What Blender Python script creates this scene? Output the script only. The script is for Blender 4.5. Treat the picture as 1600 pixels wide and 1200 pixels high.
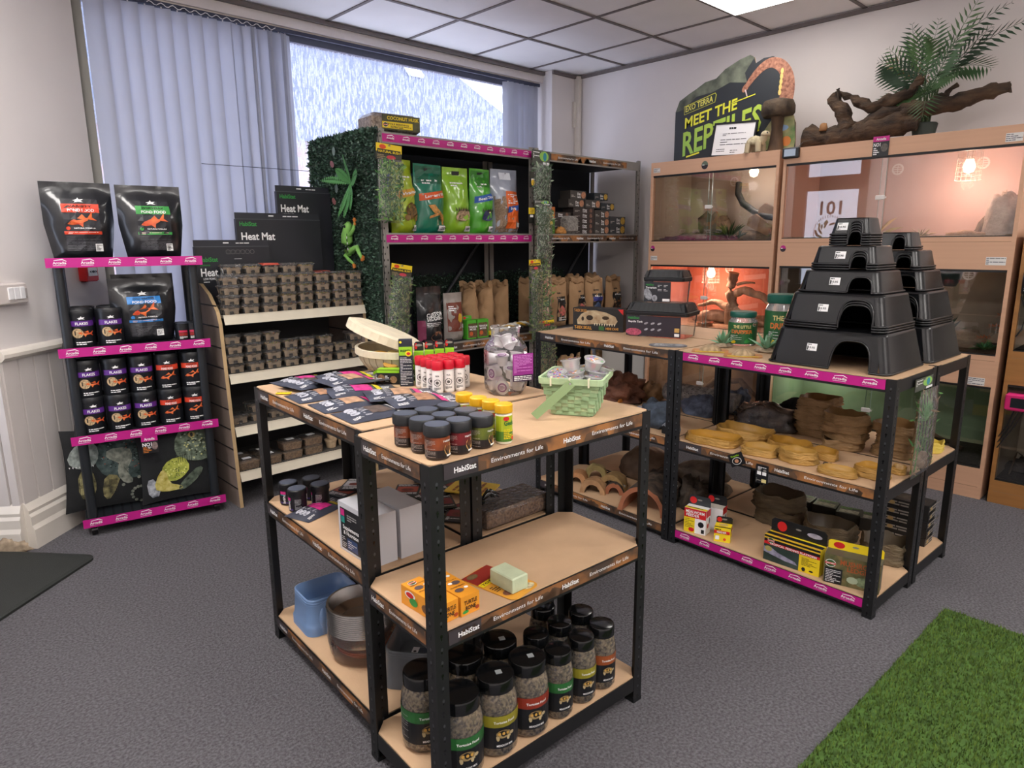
import bpy, math, random
from mathutils import Vector, Matrix, noise
from math import sin, cos, pi, radians as rad

for o in list(bpy.data.objects): bpy.data.objects.remove(o)
sc = bpy.context.scene
COL = sc.collection
rnd = random.Random(11)

# ---------------------------------------------------------------- camera
# room frame: X runs along the window wall to the right, Y towards the window wall
cam_d = bpy.data.cameras.new('camera'); cam = bpy.data.objects.new('camera', cam_d); COL.objects.link(cam)
cam_d.sensor_width = 36.0; cam_d.lens = 1058.2*36/1600; cam_d.clip_start = 0.02
yaw, pit, roll = rad(46.56), .2054, -.008
fh = Vector((cos(yaw), sin(yaw), 0)); r0 = Vector((sin(yaw), -cos(yaw), 0))
fw = fh*cos(pit)-Vector((0, 0, sin(pit))); u0 = r0.cross(fw)
rt = r0*cos(roll)+u0*sin(roll); up = u0*cos(roll)-r0*sin(roll)
mw = Matrix((rt, up, -fw)).transposed().to_4x4(); mw.translation = Vector((0, 0, 1.345))
cam.matrix_world = mw
sc.camera = cam

# ---------------------------------------------------------------- world and exposure
wd = bpy.data.worlds.new('sky'); sc.world = wd; wd.use_nodes = True
bg = wd.node_tree.nodes['Background']
bg.inputs[0].default_value = (0.74, 0.81, 1.0, 1); bg.inputs[1].default_value = 1.35
sc.view_settings.view_transform = 'Standard'; sc.view_settings.look = 'None'
sc.view_settings.gamma = 1; sc.view_settings.exposure = 1.75
try: sc.view_settings.use_curve_mapping = False
except Exception: pass
FILL_PANEL_W = 8.6      # strength of the unseen fill panels on the ceiling

# ---------------------------------------------------------------- materials
def hx(h):
    h = h.lstrip('#'); c = [int(h[i:i+2], 16)/255 for i in (0, 2, 4)]
    return tuple((x/12.92 if x <= .04045 else ((x+.055)/1.055)**2.4) for x in c)+(1,)
MT = {}
def mt(col, rough=.5, metal=0, var=0, vs=12, bump=0, bs=60, col2=None, emit=0, coat=0, stretch=None, name=None, sharp=None, rad_=0):
    key = (col, rough, metal, var, vs, bump, bs, col2, emit, coat, stretch, sharp)
    if key in MT: return MT[key]
    m = bpy.data.materials.new(name or 'paint_'+col.strip('#')); MT[key] = m; m.use_nodes = True
    nt = m.node_tree; b = nt.nodes['Principled BSDF']; L = nt.links
    b.inputs['Base Color'].default_value = hx(col); b.inputs['Roughness'].default_value = rough; b.inputs['Metallic'].default_value = metal
    if coat: b.inputs['Coat Weight'].default_value = coat; b.inputs['Coat Roughness'].default_value = .08
    if emit:
        b.inputs['Emission Color'].default_value = hx(col); b.inputs['Emission Strength'].default_value = emit
    if var or col2 or bump:
        tc = nt.nodes.new('ShaderNodeTexCoord'); mp = nt.nodes.new('ShaderNodeMapping'); L.new(tc.outputs['Object'], mp.inputs[0])
        if stretch: mp.inputs['Scale'].default_value = stretch
        if var or col2:
            n = nt.nodes.new('ShaderNodeTexNoise'); n.inputs['Scale'].default_value = vs; n.inputs['Detail'].default_value = 5; L.new(mp.outputs[0], n.inputs['Vector'])
            r = nt.nodes.new('ShaderNodeValToRGB'); L.new(n.outputs['Fac'], r.inputs[0]); L.new(r.outputs[0], b.inputs['Base Color'])
            c = hx(col); s = sharp or (.32, .68)
            r.color_ramp.elements[0].position, r.color_ramp.elements[1].position = s
            r.color_ramp.elements[0].color = tuple(x*(1-var) for x in c[:3])+(1,)
            r.color_ramp.elements[1].color = hx(col2) if col2 else tuple(min(1, x*(1+var)) for x in c[:3])+(1,)
        if bump:
            n2 = nt.nodes.new('ShaderNodeTexNoise'); n2.inputs['Scale'].default_value = bs; n2.inputs['Detail'].default_value = 4; L.new(mp.outputs[0], n2.inputs['Vector'])
            bp = nt.nodes.new('ShaderNodeBump'); bp.inputs['Strength'].default_value = bump; bp.inputs['Distance'].default_value = .01
            L.new(n2.outputs['Fac'], bp.inputs['Height']); L.new(bp.outputs[0], b.inputs['Normal'])
    return m
def film(name, col='#ffffff', body=.12, rough=.08, gloss=1.0, bump=0, bs=40):
    """thin clear plastic or glass: mostly see-through, with reflections"""
    if name in MT: return MT[name]
    m = bpy.data.materials.new(name); MT[name] = m; m.use_nodes = True
    nt = m.node_tree; nt.nodes.clear(); N = nt.nodes.new; L = nt.links
    out = N('ShaderNodeOutputMaterial'); tr = N('ShaderNodeBsdfTransparent'); gl = N('ShaderNodeBsdfGlossy'); df = N('ShaderNodeBsdfDiffuse')
    m1 = N('ShaderNodeMixShader'); m2 = N('ShaderNodeMixShader'); lw = N('ShaderNodeFresnel'); mu = N('ShaderNodeMath'); mu.operation = 'MULTIPLY'
    gl.inputs['Roughness'].default_value = rough; df.inputs[0].default_value = hx(col); tr.inputs[0].default_value = (1, 1, 1, 1)
    lw.inputs['IOR'].default_value = 1.5; mu.inputs[1].default_value = gloss
    L.new(lw.outputs[0], mu.inputs[0]); m1.inputs[0].default_value = body
    L.new(tr.outputs[0], m1.inputs[1]); L.new(df.outputs[0], m1.inputs[2])
    L.new(mu.outputs[0], m2.inputs[0]); L.new(m1.outputs[0], m2.inputs[1]); L.new(gl.outputs[0], m2.inputs[2]); L.new(m2.outputs[0], out.inputs[0])
    if bump:
        tc = N('ShaderNodeTexCoord'); n2 = N('ShaderNodeTexNoise'); n2.inputs['Scale'].default_value = bs; n2.inputs['Detail'].default_value = 3
        bp = N('ShaderNodeBump'); bp.inputs['Strength'].default_value = bump; bp.inputs['Distance'].default_value = .01
        L.new(tc.outputs['Object'], n2.inputs['Vector']); L.new(n2.outputs['Fac'], bp.inputs['Height']); L.new(bp.outputs[0], gl.inputs['Normal'])
    return m

BLK = mt('#15171b', .42, var=.1); BLKM = mt('#101114', .5); BLKG = mt('#0d0e10', .18, coat=.4); WHT = mt('#e9e8ea', .5); INK = mt('#eeeeee', .6)
PINK = mt('#b8137f', .45); GRN = mt('#2f8f3f', .5); ORG = mt('#d8491f', .5); RED = mt('#c81f22', .45); YEL = mt('#e8cc1e', .5); LIME = mt('#8fc524', .45)
CARD = mt('#a97c50', .85, var=.15, vs=30, bump=.3); MDF = mt('#c2a180', .6, var=.06, vs=9, bump=.08, bs=140)
STEEL = mt('#dcdad8', .24, 1.0); CHR = mt('#dddddd', .12, 1.0); GREYM = mt('#8f8b86', .5, .2, var=.06)
CLEAR = film('clear_plastic', body=.06); CLEAR2 = film('crinkled_clear_film', body=.04, rough=.12, gloss=1.5, bump=.9, bs=55)
GLASS = film('cabinet_glass', body=.0, rough=.0, gloss=1.9)

# ---------------------------------------------------------------- mesh builder
TX = {}
def tmesh(s, bold):
    k = (s, bold)
    if k not in TX:
        cu = bpy.data.curves.new('lettering', 'FONT'); cu.body = s; cu.resolution_u = 2; cu.fill_mode = 'FRONT'; cu.offset = .022 if bold else 0
        o = bpy.data.objects.new('lettering', cu); me = bpy.data.meshes.new_from_object(o)
        vs = [tuple(v.co)[:2] for v in me.vertices]; fs = [tuple(p.vertices) for p in me.polygons]
        bpy.data.objects.remove(o); bpy.data.curves.remove(cu); bpy.data.meshes.remove(me)
        x0 = min(v[0] for v in vs); x1 = max(v[0] for v in vs)
        TX[k] = ([(v[0]-x0, v[1]) for v in vs], fs, x1-x0)
    return TX[k]

class MB:
    def __init__(s): s.v = []; s.f = []; s.m = []; s.sm = []; s.mats = []; s.T = Matrix(); s.uvw = None
    def add(s, vs, fs, mat, smooth=False):
        b = len(s.v); T = s.T
        s.v += [T @ Vector(v) for v in vs]
        if mat not in s.mats: s.mats.append(mat)
        i = s.mats.index(mat)
        for f in fs: s.f.append([b+k for k in f]); s.m.append(i); s.sm.append(smooth)
        return s
    def at(s, x=0, y=0, z=0, rz=0, rx=0, ry=0, sc_=1):
        s.T = Matrix.Translation((x, y, z)) @ Matrix.Rotation(rz, 4, 'Z') @ Matrix.Rotation(ry, 4, 'Y') @ Matrix.Rotation(rx, 4, 'X') @ Matrix.Scale(sc_, 4); return s
    def box(s, x0, y0, z0, x1, y1, z1, mat, b=0):
        if not b:
            v = [(x, y, z) for z in (z0, z1) for x, y in ((x0, y0), (x1, y0), (x1, y1), (x0, y1))]
            return s.add(v, [(0, 3, 2, 1), (4, 5, 6, 7), (0, 1, 5, 4), (1, 2, 6, 5), (2, 3, 7, 6), (3, 0, 4, 7)], mat)
        rr_ = lambda i, z: [(x, y, z) for x, y in rr(x1-x0-2*i, y1-y0-2*i, b*.8, 2, (x0+x1)/2, (y0+y1)/2)]
        return s.loft([rr_(b, z0), rr_(0, z0+b), rr_(0, z1-b), rr_(b, z1)], mat, 1, 1)
    def loft(s, rings, mat, cb=0, ct=0, smooth=False, closed=True):
        n = len(rings[0]); vs = [p for r in rings for p in r]; fs = []
        for i in range(len(rings)-1):
            for j in range(n if closed else n-1):
                a = i*n+j; c = i*n+(j+1) % n; fs.append((a, c, c+n, a+n))
        s.add(vs, fs, mat, smooth)
        if cb: s.add(rings[0], [list(range(n))[::-1]], mat)
        if ct: s.add(rings[-1], [list(range(n))], mat)
        return s
    def lathe(s, prof, mat, n=20, cb=1, ct=1, smooth=True, cx=0, cy=0, sy=1):
        segs = [[prof[0]]]      # break the smooth shading where the outline turns sharply
        for i in range(1, len(prof)):
            segs[-1].append(prof[i])
            if i < len(prof)-1:
                a = math.atan2(prof[i][1]-prof[i-1][1], prof[i][0]-prof[i-1][0]); b = math.atan2(prof[i+1][1]-prof[i][1], prof[i+1][0]-prof[i][0])
                if abs((b-a+pi) % (2*pi)-pi) > .7: segs.append([prof[i]])
        for i, sg in enumerate(segs): s.loft([[(cx+r*cos(2*pi*k/n), cy+sy*r*sin(2*pi*k/n), z) for k in range(n)] for r, z in sg], mat, cb and i == 0, ct and i == len(segs)-1, smooth)
        return s
    def tube(s, pts, rads, mat, n=8, cap=1, flat=1):
        pts = [Vector(p) for p in pts]
        if not hasattr(rads, '__len__'): rads = [rads]*len(pts)
        rings = []; up_ = Vector((0, 0, 1))
        for i, p in enumerate(pts):
            d = (pts[min(i+1, len(pts)-1)]-pts[max(i-1, 0)]); d = d.normalized() if d.length else Vector((0, 0, 1))
            a = d.cross(up_)
            if a.length < .1: a = d.cross(Vector((0, 1, 0)))
            a.normalize(); c = a.cross(d)
            rings.append([p+(a*cos(2*pi*k/n)+c*sin(2*pi*k/n)*flat)*rads[i] for k in range(n)])
        return s.loft(rings, mat, cap, cap, True)
    def prism(s, poly, y0, y1, mat, mat2=None):
        """polygon in XZ pushed along Y"""
        n = len(poly)
        s.add([(x, y0, z) for x, z in poly], [list(range(n))], mat2 or mat); s.add([(x, y1, z) for x, z in poly], [list(range(n))[::-1]], mat)
        return s.loft([[(x, y0, z) for x, z in poly], [(x, y1, z) for x, z in poly]], mat)
    def blob(s, c, sz, mat, amp=.15, fr=3, seed=0, nu=20, nv=12, flat=True, ridge=0):
        rings = []
        for i in range(nv+1):
            t = -pi/2+pi*i/nv; ring = []
            for k in range(nu):
                a = 2*pi*k/nu; d = Vector((cos(t)*cos(a), cos(t)*sin(a), sin(t)))
                q = 1+amp*noise.noise(d*fr+Vector((seed*7.1, seed*3.3, seed)))*2
                if ridge: q += ridge*abs(noise.noise(d*fr*2.7+Vector((seed, 5, 9))))
                z = d.z*q*sz[2]
                if flat: z = max(z, -sz[2]*.35)+sz[2]*.35
                ring.append((c[0]+d.x*q*sz[0], c[1]+d.y*q*sz[1], c[2]+z))
            rings.append(ring)
        return s.loft(rings, mat, 0, 0, True)
    # ---- flat graphics printed on a surface given by fn(x, y, layer) -> point
    def drect(s, fn, x0, y0, x1, y1, mat, l=0, nx=1, ny=1):
        vs = [fn(x0+(x1-x0)*i/nx, y0+(y1-y0)*j/ny, l) for j in range(ny+1) for i in range(nx+1)]
        return s.add(vs, [(j*(nx+1)+i, j*(nx+1)+i+1, (j+1)*(nx+1)+i+1, (j+1)*(nx+1)+i) for j in range(ny) for i in range(nx)], mat)
    def dpoly(s, fn, pts, mat, l=1): return s.add([fn(x, y, l) for x, y in pts], [list(range(len(pts)))], mat)
    def dell(s, fn, cx, cy, rx, ry, mat, l=1, n=14, rot=0):
        return s.dpoly(fn, [(cx+rx*cos(2*pi*k/n)*cos(rot)-ry*sin(2*pi*k/n)*sin(rot), cy+rx*cos(2*pi*k/n)*sin(rot)+ry*sin(2*pi*k/n)*cos(rot)) for k in range(n)], mat, l)
    def text(s, fn, t, cx, cy, h, mat, w=None, bold=True, l=2, rot=0, left=False):
        vs, fs, tw = tmesh(t, bold); k = h/.7; kx = (w/tw) if w else k
        x0 = 0 if left else -tw*kx/2
        P = []
        for x, y in vs:
            a, b_ = x0+x*kx, (y-.35)*k
            P.append(fn(cx+a*cos(rot)-b_*sin(rot), cy+a*sin(rot)+b_*cos(rot), l))
        return s.add(P, fs, mat)
    def lines(s, fn, x0, y0, x1, y1, n, mat, l=1, seed=1, fill=.5):
        """rows of unreadable small print"""
        r = random.Random(seed)
        for i in range(n):
            y = y0+(y1-y0)*(i+.5)/n; h = abs(y1-y0)/n*fill/2; x = x0
            while x < x1:
                e = min(x1, x+(x1-x0)*r.uniform(.1, .3)); s.drect(fn, x, y-h, e, y+h, mat, l); x = e+(x1-x0)*.03
                if r.random() < .12: break
        return s

def rr(w, d, r, n=4, cx=0, cy=0):
    r = min(r, w/2, d/2); P = []
    for q, (a, b) in enumerate(((1, 1), (-1, 1), (-1, -1), (1, -1))):
        for k in range(n+1):
            t = pi/2*(q+k/n); P.append((cx+a*(w/2-r)+r*cos(t), cy+b*(d/2-r)+r*sin(t)))
    return P
def rz(w, d, r, z, n=4, cx=0, cy=0): return [(x, y, z) for x, y in rr(w, d, r, n, cx, cy)]
def fpl(o, ex, ey, nn):
    o, ex, ey, nn = map(Vector, (o, ex, ey, nn)); return lambda x, y, l: o+ex*x+ey*y+nn*(.0008+.0005*l)
def ffront(y=0): return fpl((0, y, 0), (1, 0, 0), (0, 0, 1), (0, -1, 0))
def fleft(x=0): return fpl((x, 0, 0), (0, -1, 0), (0, 0, 1), (-1, 0, 0))
def fright(x=0): return fpl((x, 0, 0), (0, 1, 0), (0, 0, 1), (1, 0, 0))
def ftop(z=0): return fpl((0, 0, z), (1, 0, 0), (0, 1, 0), (0, 0, 1))
def fcyl(r, a0=-pi/2, cx=0, cy=0):
    return lambda x, y, l: Vector((cx+(r+.0006+.0004*l)*cos(a0+x/r), cy+(r+.0006+.0004*l)*sin(a0+x/r), y))

# ---------------------------------------------------------------- objects
def tag(o, label=None, cat=None, group=None, kind=None):
    for k, v in (('label', label), ('category', cat), ('group', group), ('kind', kind)):
        if v: o[k] = v
    return o
def ob(name, mb, parent=None, loc=None, rot=None, **kw):
    me = bpy.data.meshes.new(name); me.from_pydata([tuple(v) for v in mb.v], [], mb.f)
    for m in mb.mats: me.materials.append(m)
    me.polygons.foreach_set('material_index', mb.m); me.polygons.foreach_set('use_smooth', mb.sm); me.update()
    o = bpy.data.objects.new(name, me); COL.objects.link(o)
    if parent: o.parent = parent
    if loc is not None: o.location = loc
    if rot is not None: o.rotation_euler = rot if hasattr(rot, '__len__') else (0, 0, rot)
    return tag(o, **kw)
def root(name, label, cat, loc=(0, 0, 0), rot=0, group=None):
    o = bpy.data.objects.new(name, None); COL.objects.link(o); o.empty_display_size = .05; o.location = loc
    o.rotation_euler = rot if hasattr(rot, '__len__') else (0, 0, rot)
    return tag(o, label, cat, group)
def dup(src, loc, rot=0, label=None, group=None, scale=None):
    def cp(o, par):
        c = o.copy(); COL.objects.link(c); c.parent = par
        for ch in [x for x in KIDS.get(o.name, [])]: cp(ch, c)
        return c
    if src.name not in KIDS: reg(src)
    c = cp(src, None); c.location = loc; c.rotation_euler = rot if hasattr(rot, '__len__') else (0, 0, rot)
    if label: c['label'] = label
    if group: c['group'] = group
    if scale: c.scale = (scale,)*3 if not hasattr(scale, '__len__') else scale
    return c
KIDS = {}
def reg(o):
    KIDS[o.name] = list(o.children)
    for c in o.children: reg(c)
class Many:
    """first call places the thing itself, every later call places a copy"""
    def __init__(s, src): s.o = src; s.used = False
    def __call__(s, loc, rot=0, label=None, group=None, scale=None):
        if not s.used:
            s.used = True; s.o.location = loc; s.o.rotation_euler = rot if hasattr(rot, '__len__') else (0, 0, rot)
            if label: s.o['label'] = label
            if group: s.o['group'] = group
            if scale: s.o.scale = (scale,)*3 if not hasattr(scale, '__len__') else scale
            reg(s.o); return s.o
        return dup(s.o, loc, rot, label, group, scale)
ORD = ['first', 'second', 'third', 'fourth', 'fifth', 'sixth', 'seventh', 'eighth', 'ninth', 'tenth', 'eleventh', 'twelfth', 'thirteenth', 'fourteenth', 'fifteenth', 'sixteenth']
# frames of the shelf groups: origin and turn in the room
FRM = {'F1': (.790, 1.085, rad(-3.01)), 'F2': (.835, 1.420, rad(-3.01)), 'R': (2.505, 1.614, rad(-2.575)), 'A': (.595, 3.541, rad(-11.5))}
def P(fr, u, v, z):
    x, y, a = FRM[fr]; return (x+u*cos(a)-v*sin(a), y+u*sin(a)+v*cos(a), z)
def A(fr, deg=0): return FRM[fr][2]+rad(deg)
# ================================================================ the room
WALL = mt('#dad4d3', .85, var=.03, vs=2, name='wall_paint'); WOODW = mt('#c8c1be', .55, var=.04, vs=4, name='wainscot_paint'); TRIMW = mt('#d9d2c9', .45, var=.05, vs=8, name='trim_paint')
CEIL = mt('#f0eded', .9, var=.03, vs=3, name='ceiling_tile'); GRID = mt('#6b6361', .6, name='ceiling_grid')
ZC = 2.715; XR = 4.62; YW = 4.14; XL = -.55; YB = -2.6
def S(name, mb, **k): return ob(name, mb, kind='structure', **k)
m = MB(); m.add([(XL-.3, YB, 0), (XR, YB, 0), (XR, 4.4, 0), (XL-.3, 4.4, 0)], [(0, 1, 2, 3)], mt('#646267', 1.0, var=.42, vs=120, bump=1.0, bs=200, name='carpet'))
S('floor', m)
m = MB(); gx, gy = 3.542, 3.553
m.add([(XL-.3, YB, ZC), (XR, YB, ZC), (XR, 4.4, ZC), (XL-.3, 4.4, ZC)], [(0, 3, 2, 1)], CEIL)
xs = [gx+.6*k for k in range(-8, 3)]; ys = [gy-.6*k for k in range(-1, 12)]
for x in xs:
    if XL < x < XR: m.box(x-.011, YB, ZC-.006, x+.011, 4.14, ZC-.001, GRID)
for y in ys:
    if YB < y < 4.15: m.box(XL, y-.011, ZC-.007, XR, y+.011, ZC-.001, GRID)
S('ceiling', m)
m = MB(); m.box(XR-.02, YB, ZC-.03, XR, 4.04, ZC-.008, GRID); m.box(XL, 4.115, ZC-.03, 4.3, 4.14, ZC-.008, GRID); m.box(4.3, 4.02, ZC-.03, XR, 4.04, ZC-.008, GRID); S('trim_1', m)
m = MB(); m.box(XR, YB, 0, XR+.1, 4.4, ZC, WALL); S('wall_right', m)
m = MB(); m.box(XL-.4, YB-.1, 0, XR+.1, YB, ZC, WALL); S('wall_back', m)
# window wall: below the sill, the head above the pane, right pillar
m = MB(); m.box(.94, YW+.02, 0, 4.3, 4.36, .55, WALL); m.box(XL-.4, YW, 2.63, 4.3, 4.36, ZC, WALL); m.box(4.3, 4.04, 0, XR, 4.36, ZC, WALL)
m.box(XL-.4, 4.2, 0, .94, 4.36, ZC, WALL); S('wall_window', m)
m = MB(); m.box(4.575, 3.99, 0, 4.612, 4.038, ZC-.01, TRIMW, .006); m.box(4.55, 4.02, 2.3, 4.575, 4.038, 2.5, TRIMW); S('trim_2', m)   # boxed pipe in the corner
m = MB(); m.box(.94, YW-.05, .55, 4.3, 4.3, .58, TRIMW, .005); S('trim_3', m)
# chamfered pillar at left with tongue and groove panelling
a0 = Vector((.37, 3.60, 0)); a1 = Vector((.945, 4.14, 0)); dd = (a1-a0).normalized(); nn = Vector((dd.y, -dd.x, 0)); LN = (a1-a0).length
m = MB(); m.add([a0, a1, a1+Vector((0, 0, ZC)), a0+Vector((0, 0, ZC))], [(0, 1, 2, 3)], WALL)
b0 = Vector((-.30, 4.142, 0)); bd = (a0-b0).normalized(); bn = Vector((bd.y, -bd.x, 0))
m.add([b0, a0, a0+Vector((0, 0, ZC)), b0+Vector((0, 0, ZC))], [(0, 1, 2, 3)], WALL)
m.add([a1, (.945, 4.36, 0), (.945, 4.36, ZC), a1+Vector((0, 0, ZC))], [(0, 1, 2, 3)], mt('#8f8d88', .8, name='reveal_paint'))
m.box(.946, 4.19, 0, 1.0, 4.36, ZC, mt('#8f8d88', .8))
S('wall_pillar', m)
def fac(o, d, n_, L_, nm):   # wainscot, dado rail, skirting on one facet
    m = MB(); W = .092; k = int(L_/W)+1; q = n_*.014
    for i in range(k):
        s0, s1 = i*W+.003, min((i+1)*W-.003, L_)
        if s1 > s0: m.loft([[o+d*s0+Vector((0, 0, .2)), o+d*s1+Vector((0, 0, .2)), o+d*s1+Vector((0, 0, .86)), o+d*s0+Vector((0, 0, .86))], [o+d*(s0+.002)+q+Vector((0, 0, .2)), o+d*(s1-.002)+q+Vector((0, 0, .2)), o+d*(s1-.002)+q+Vector((0, 0, .86)), o+d*(s0+.002)+q+Vector((0, 0, .86))]], WOODW, 0, 1)
    S('trim_'+str(nm), m)
    def rail(prof, nmx):
        m = MB(); e = n_*0
        m.loft([[o+n_*y+Vector((0, 0, z))-d*0 for y, z in prof], [o+d*L_+n_*y+Vector((0, 0, z)) for y, z in prof]], TRIMW, 1, 1, closed=True)
        S(nmx, m)
    rail([(0, .855), (.02, .86), (.034, .875), (.034, .89), (.02, .905), (0, .91)], 'trim_%d' % (nm+1))
    rail([(0, 0), (.045, 0), (.045, .09), (.036, .11), (.036, .15), (.028, .165), (.03, .18), (.02, .2), (.012, .215), (0, .22)], 'baseboard_'+('pillar' if nm == 4 else 'entrance'))
fac(a0, dd, nn, LN, 4); fac(b0, bd, bn, (a0-b0).length+.006, 6)
m = MB(); m.blob((0, 0, 0), (.09, .004, .05), mt('#a8957e', .9, var=.25, vs=40), .3, 4, 2, flat=True); S('trim_8', m, loc=a0-bd*.06+bn*.045, rot=math.atan2(bd.y, bd.x))
# left wall with the shop door
DZ = 2.25
m = MB(); m.box(XL-.1, YB, 0, XL, 3.12, ZC, WALL); m.box(XL-.1, 3.12, 2.42, XL, 4.02, ZC, WALL); m.box(XL-.1, 4.02, 0, XL, 4.36, ZC, WALL); S('wall_left', m)
m = MB(); D = mt('#4a4038', .5)
m.box(XL-.08, 3.12, 0, XL-.02, 3.23, 2.42, D); m.box(XL-.08, 3.87, 0, XL-.02, 4.02, 2.42, D); m.box(XL-.08, 3.2, 1.95, XL-.02, 3.9, 2.12, D); m.box(XL-.08, 3.2, 2.36, XL-.02, 3.9, 2.42, D); m.box(XL-.08, 3.2, 0, XL-.02, 3.9, .5, D)
d1 = S('door_1', m)
m = MB(); m.box(XL-.055, 3.23, .5, XL-.047, 3.87, 1.95, GLASS); m.box(XL-.055, 3.23, 2.12, XL-.047, 3.87, 2.36, GLASS)
g_ = fpl((XL-.045, 3.55, 1.5), (0, 1, 0), (0, 0, 1), (1, 0, 0)); m.text(g_, '101', 0, .24, .16, BLK)
for k in range(40): m.drect(g_, .19*cos(k*pi/20)-.004, -.05+.19*sin(k*pi/20)-.015, .19*cos(k*pi/20)+.004, -.05+.19*sin(k*pi/20)+.015, BLK)
for k in range(26):
    a = rnd.uniform(0, 6.28); r_ = rnd.uniform(.09, .16); m.dell(g_, r_*cos(a), -.05+r_*sin(a), .035, .014, GRN, 2, 8, a+1)
ob('pane', m, d1)
m = MB(); m.box(XL-.015, 3.84, .98, XL+.02, 3.86, 1.1, CHR, .003); ob('door_handle', m, d1)
# window: frame, wet pane
m = MB(); WF = mt('#5a5f72', .5)
for b in ((.95, 4.24, .58, 4.3, 4.29, .63), (.95, 4.24, 2.58, 4.3, 4.29, 2.63), (.95, 4.24, .58, 1.0, 4.29, 2.63), (4.25, 4.24, .58, 4.3, 4.29, 2.63)): m.box(*b, WF)
w1 = S('window_1', m)
pm = bpy.data.materials.new('rain_wet_glass'); pm.use_nodes = True; nt = pm.node_tree; nt.nodes.clear(); N = nt.nodes.new; L = nt.links
out = N('ShaderNodeOutputMaterial'); tr = N('ShaderNodeBsdfTransparent'); tl = N('ShaderNodeBsdfTranslucent'); mx = N('ShaderNodeMixShader')
tc = N('ShaderNodeTexCoord'); mp = N('ShaderNodeMapping'); mp.inputs['Scale'].default_value = (95, 1, 16); L.new(tc.outputs['Object'], mp.inputs[0])
n1 = N('ShaderNodeTexNoise'); n1.inputs['Scale'].default_value = 1; n1.inputs['Detail'].default_value = 4; n1.inputs['Roughness'].default_value = .75; L.new(mp.outputs[0], n1.inputs['Vector'])
cr = N('ShaderNodeValToRGB'); cr.color_ramp.elements[0].position = .47; cr.color_ramp.elements[1].position = .60
cr.color_ramp.elements[0].color = (.05, .05, .05, 1); cr.color_ramp.elements[1].color = (.8, .8, .8, 1)
L.new(n1.outputs['Fac'], cr.inputs[0]); L.new(cr.outputs[0], mx.inputs[0]); tl.inputs[0].default_value = (.55, .58, .66, 1)
L.new(tr.outputs[0], mx.inputs[1]); L.new(tl.outputs[0], mx.inputs[2]); L.new(mx.outputs[0], out.inputs[0])
m = MB(); m.box(1.0, 4.262, .63, 4.25, 4.268, 2.58, pm); ob('pane', m, w1)
m = MB(); m.box(1.5, 4.14, 1.8, 2.6, 4.145, 1.803, BLK); ob('cable', m, w1, label='thin dark cable across the pane')
# street side seen through the wet glass
m = MB(); BR = mt('#a58f8d', .9, var=.15, vs=6); SL = mt('#5b6274', .8, var=.25, vs=30, stretch=(1, 1, 7))
m.box(-3, 9.0, -3, 9.6, 13, 2.75, BR); m.add([(-3.2, 8.8, 2.7), (9.9, 8.8, 2.7), (7.2, 11.4, 5.6), (-3.2, 11.4, 5.6)], [(0, 1, 2, 3)], SL)
m.add([(9.9, 8.8, 2.7), (9.9, 13.4, 2.7), (7.2, 11.4, 5.6)], [(0, 1, 2)], SL)
hs = ob('neighbouring_house', m, label='slate-roofed house with pale brick wall seen through the rainy window', cat='house')
m = MB(); m.T = Matrix.Translation((7.32, 10.16, 4.24)) @ Matrix.Rotation(rad(48), 4, 'X'); m.box(-.14, -.16, 0, .16, .16, .05, mt('#dfe6f2', .2)); ob('roof_window', m, hs)
# vertical blinds
VB = bpy.data.materials.new('blind_fabric'); VB.use_nodes = True; nt = VB.node_tree; nt.nodes.clear(); N = nt.nodes.new
out = N('ShaderNodeOutputMaterial'); df = N('ShaderNodeBsdfDiffuse'); tl = N('ShaderNodeBsdfTranslucent'); mx = N('ShaderNodeMixShader'); mx.inputs[0].default_value = .30
df.inputs[0].default_value = hx('#aeb1bb'); tl.inputs[0].default_value = hx('#b9bccb'); nt.links.new(df.outputs[0], mx.inputs[1]); nt.links.new(tl.outputs[0], mx.inputs[2]); nt.links.new(mx.outputs[0], out.inputs[0])
bl = root('vertical_blind', 'pale grey vertical blind drawn over the left of the rainy window', 'blind', (0, 4.19, 0))
m = MB(); m.box(.97, -.03, 2.62, 4.28, .02, 2.655, TRIMW, .004); m.box(.97, -.035, 2.60, 4.28, -.02, 2.622, mt('#3a3f55', .6)); ob('headrail', m, bl)
m = MB(); m.tube([(1.3+k*.012, -.04, 2.605+.008*sin(k*1.3)) for k in range(60)], .0022, WHT, 5); ob('bead_chain', m, bl)
def slat(par, x, w, ang, nm='slat'):
    m = MB(); dx, dy = cos(ang)*w/2, sin(ang)*w/2
    m.loft([[(x+dx*t, dy*t+.004*(1-t*t), z) for t in (-1, -.5, 0, .5, 1)] for z in (.63, 2.6)], VB, 0, 0, True, closed=False)
    m.box(x-.003, -.003, 2.597, x+.003, .003, 2.62, WHT); return ob(nm, m, par)
for i in range(9): slat(bl, 1.055+i*.082, .092, rad(-16))
for i, (x, an) in enumerate(((1.79, 20), (1.845, -25), (1.90, 28), (1.955, -14), (2.0, 32), (2.045, -10), (2.085, 30))): slat(bl, x, .09, rad(an))
for x, an in ((3.95, -38), (4.0, -30), (4.06, -42), (4.12, -30), (4.18, -40), (4.23, -20)): slat(bl, x, .09, rad(an))
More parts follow.
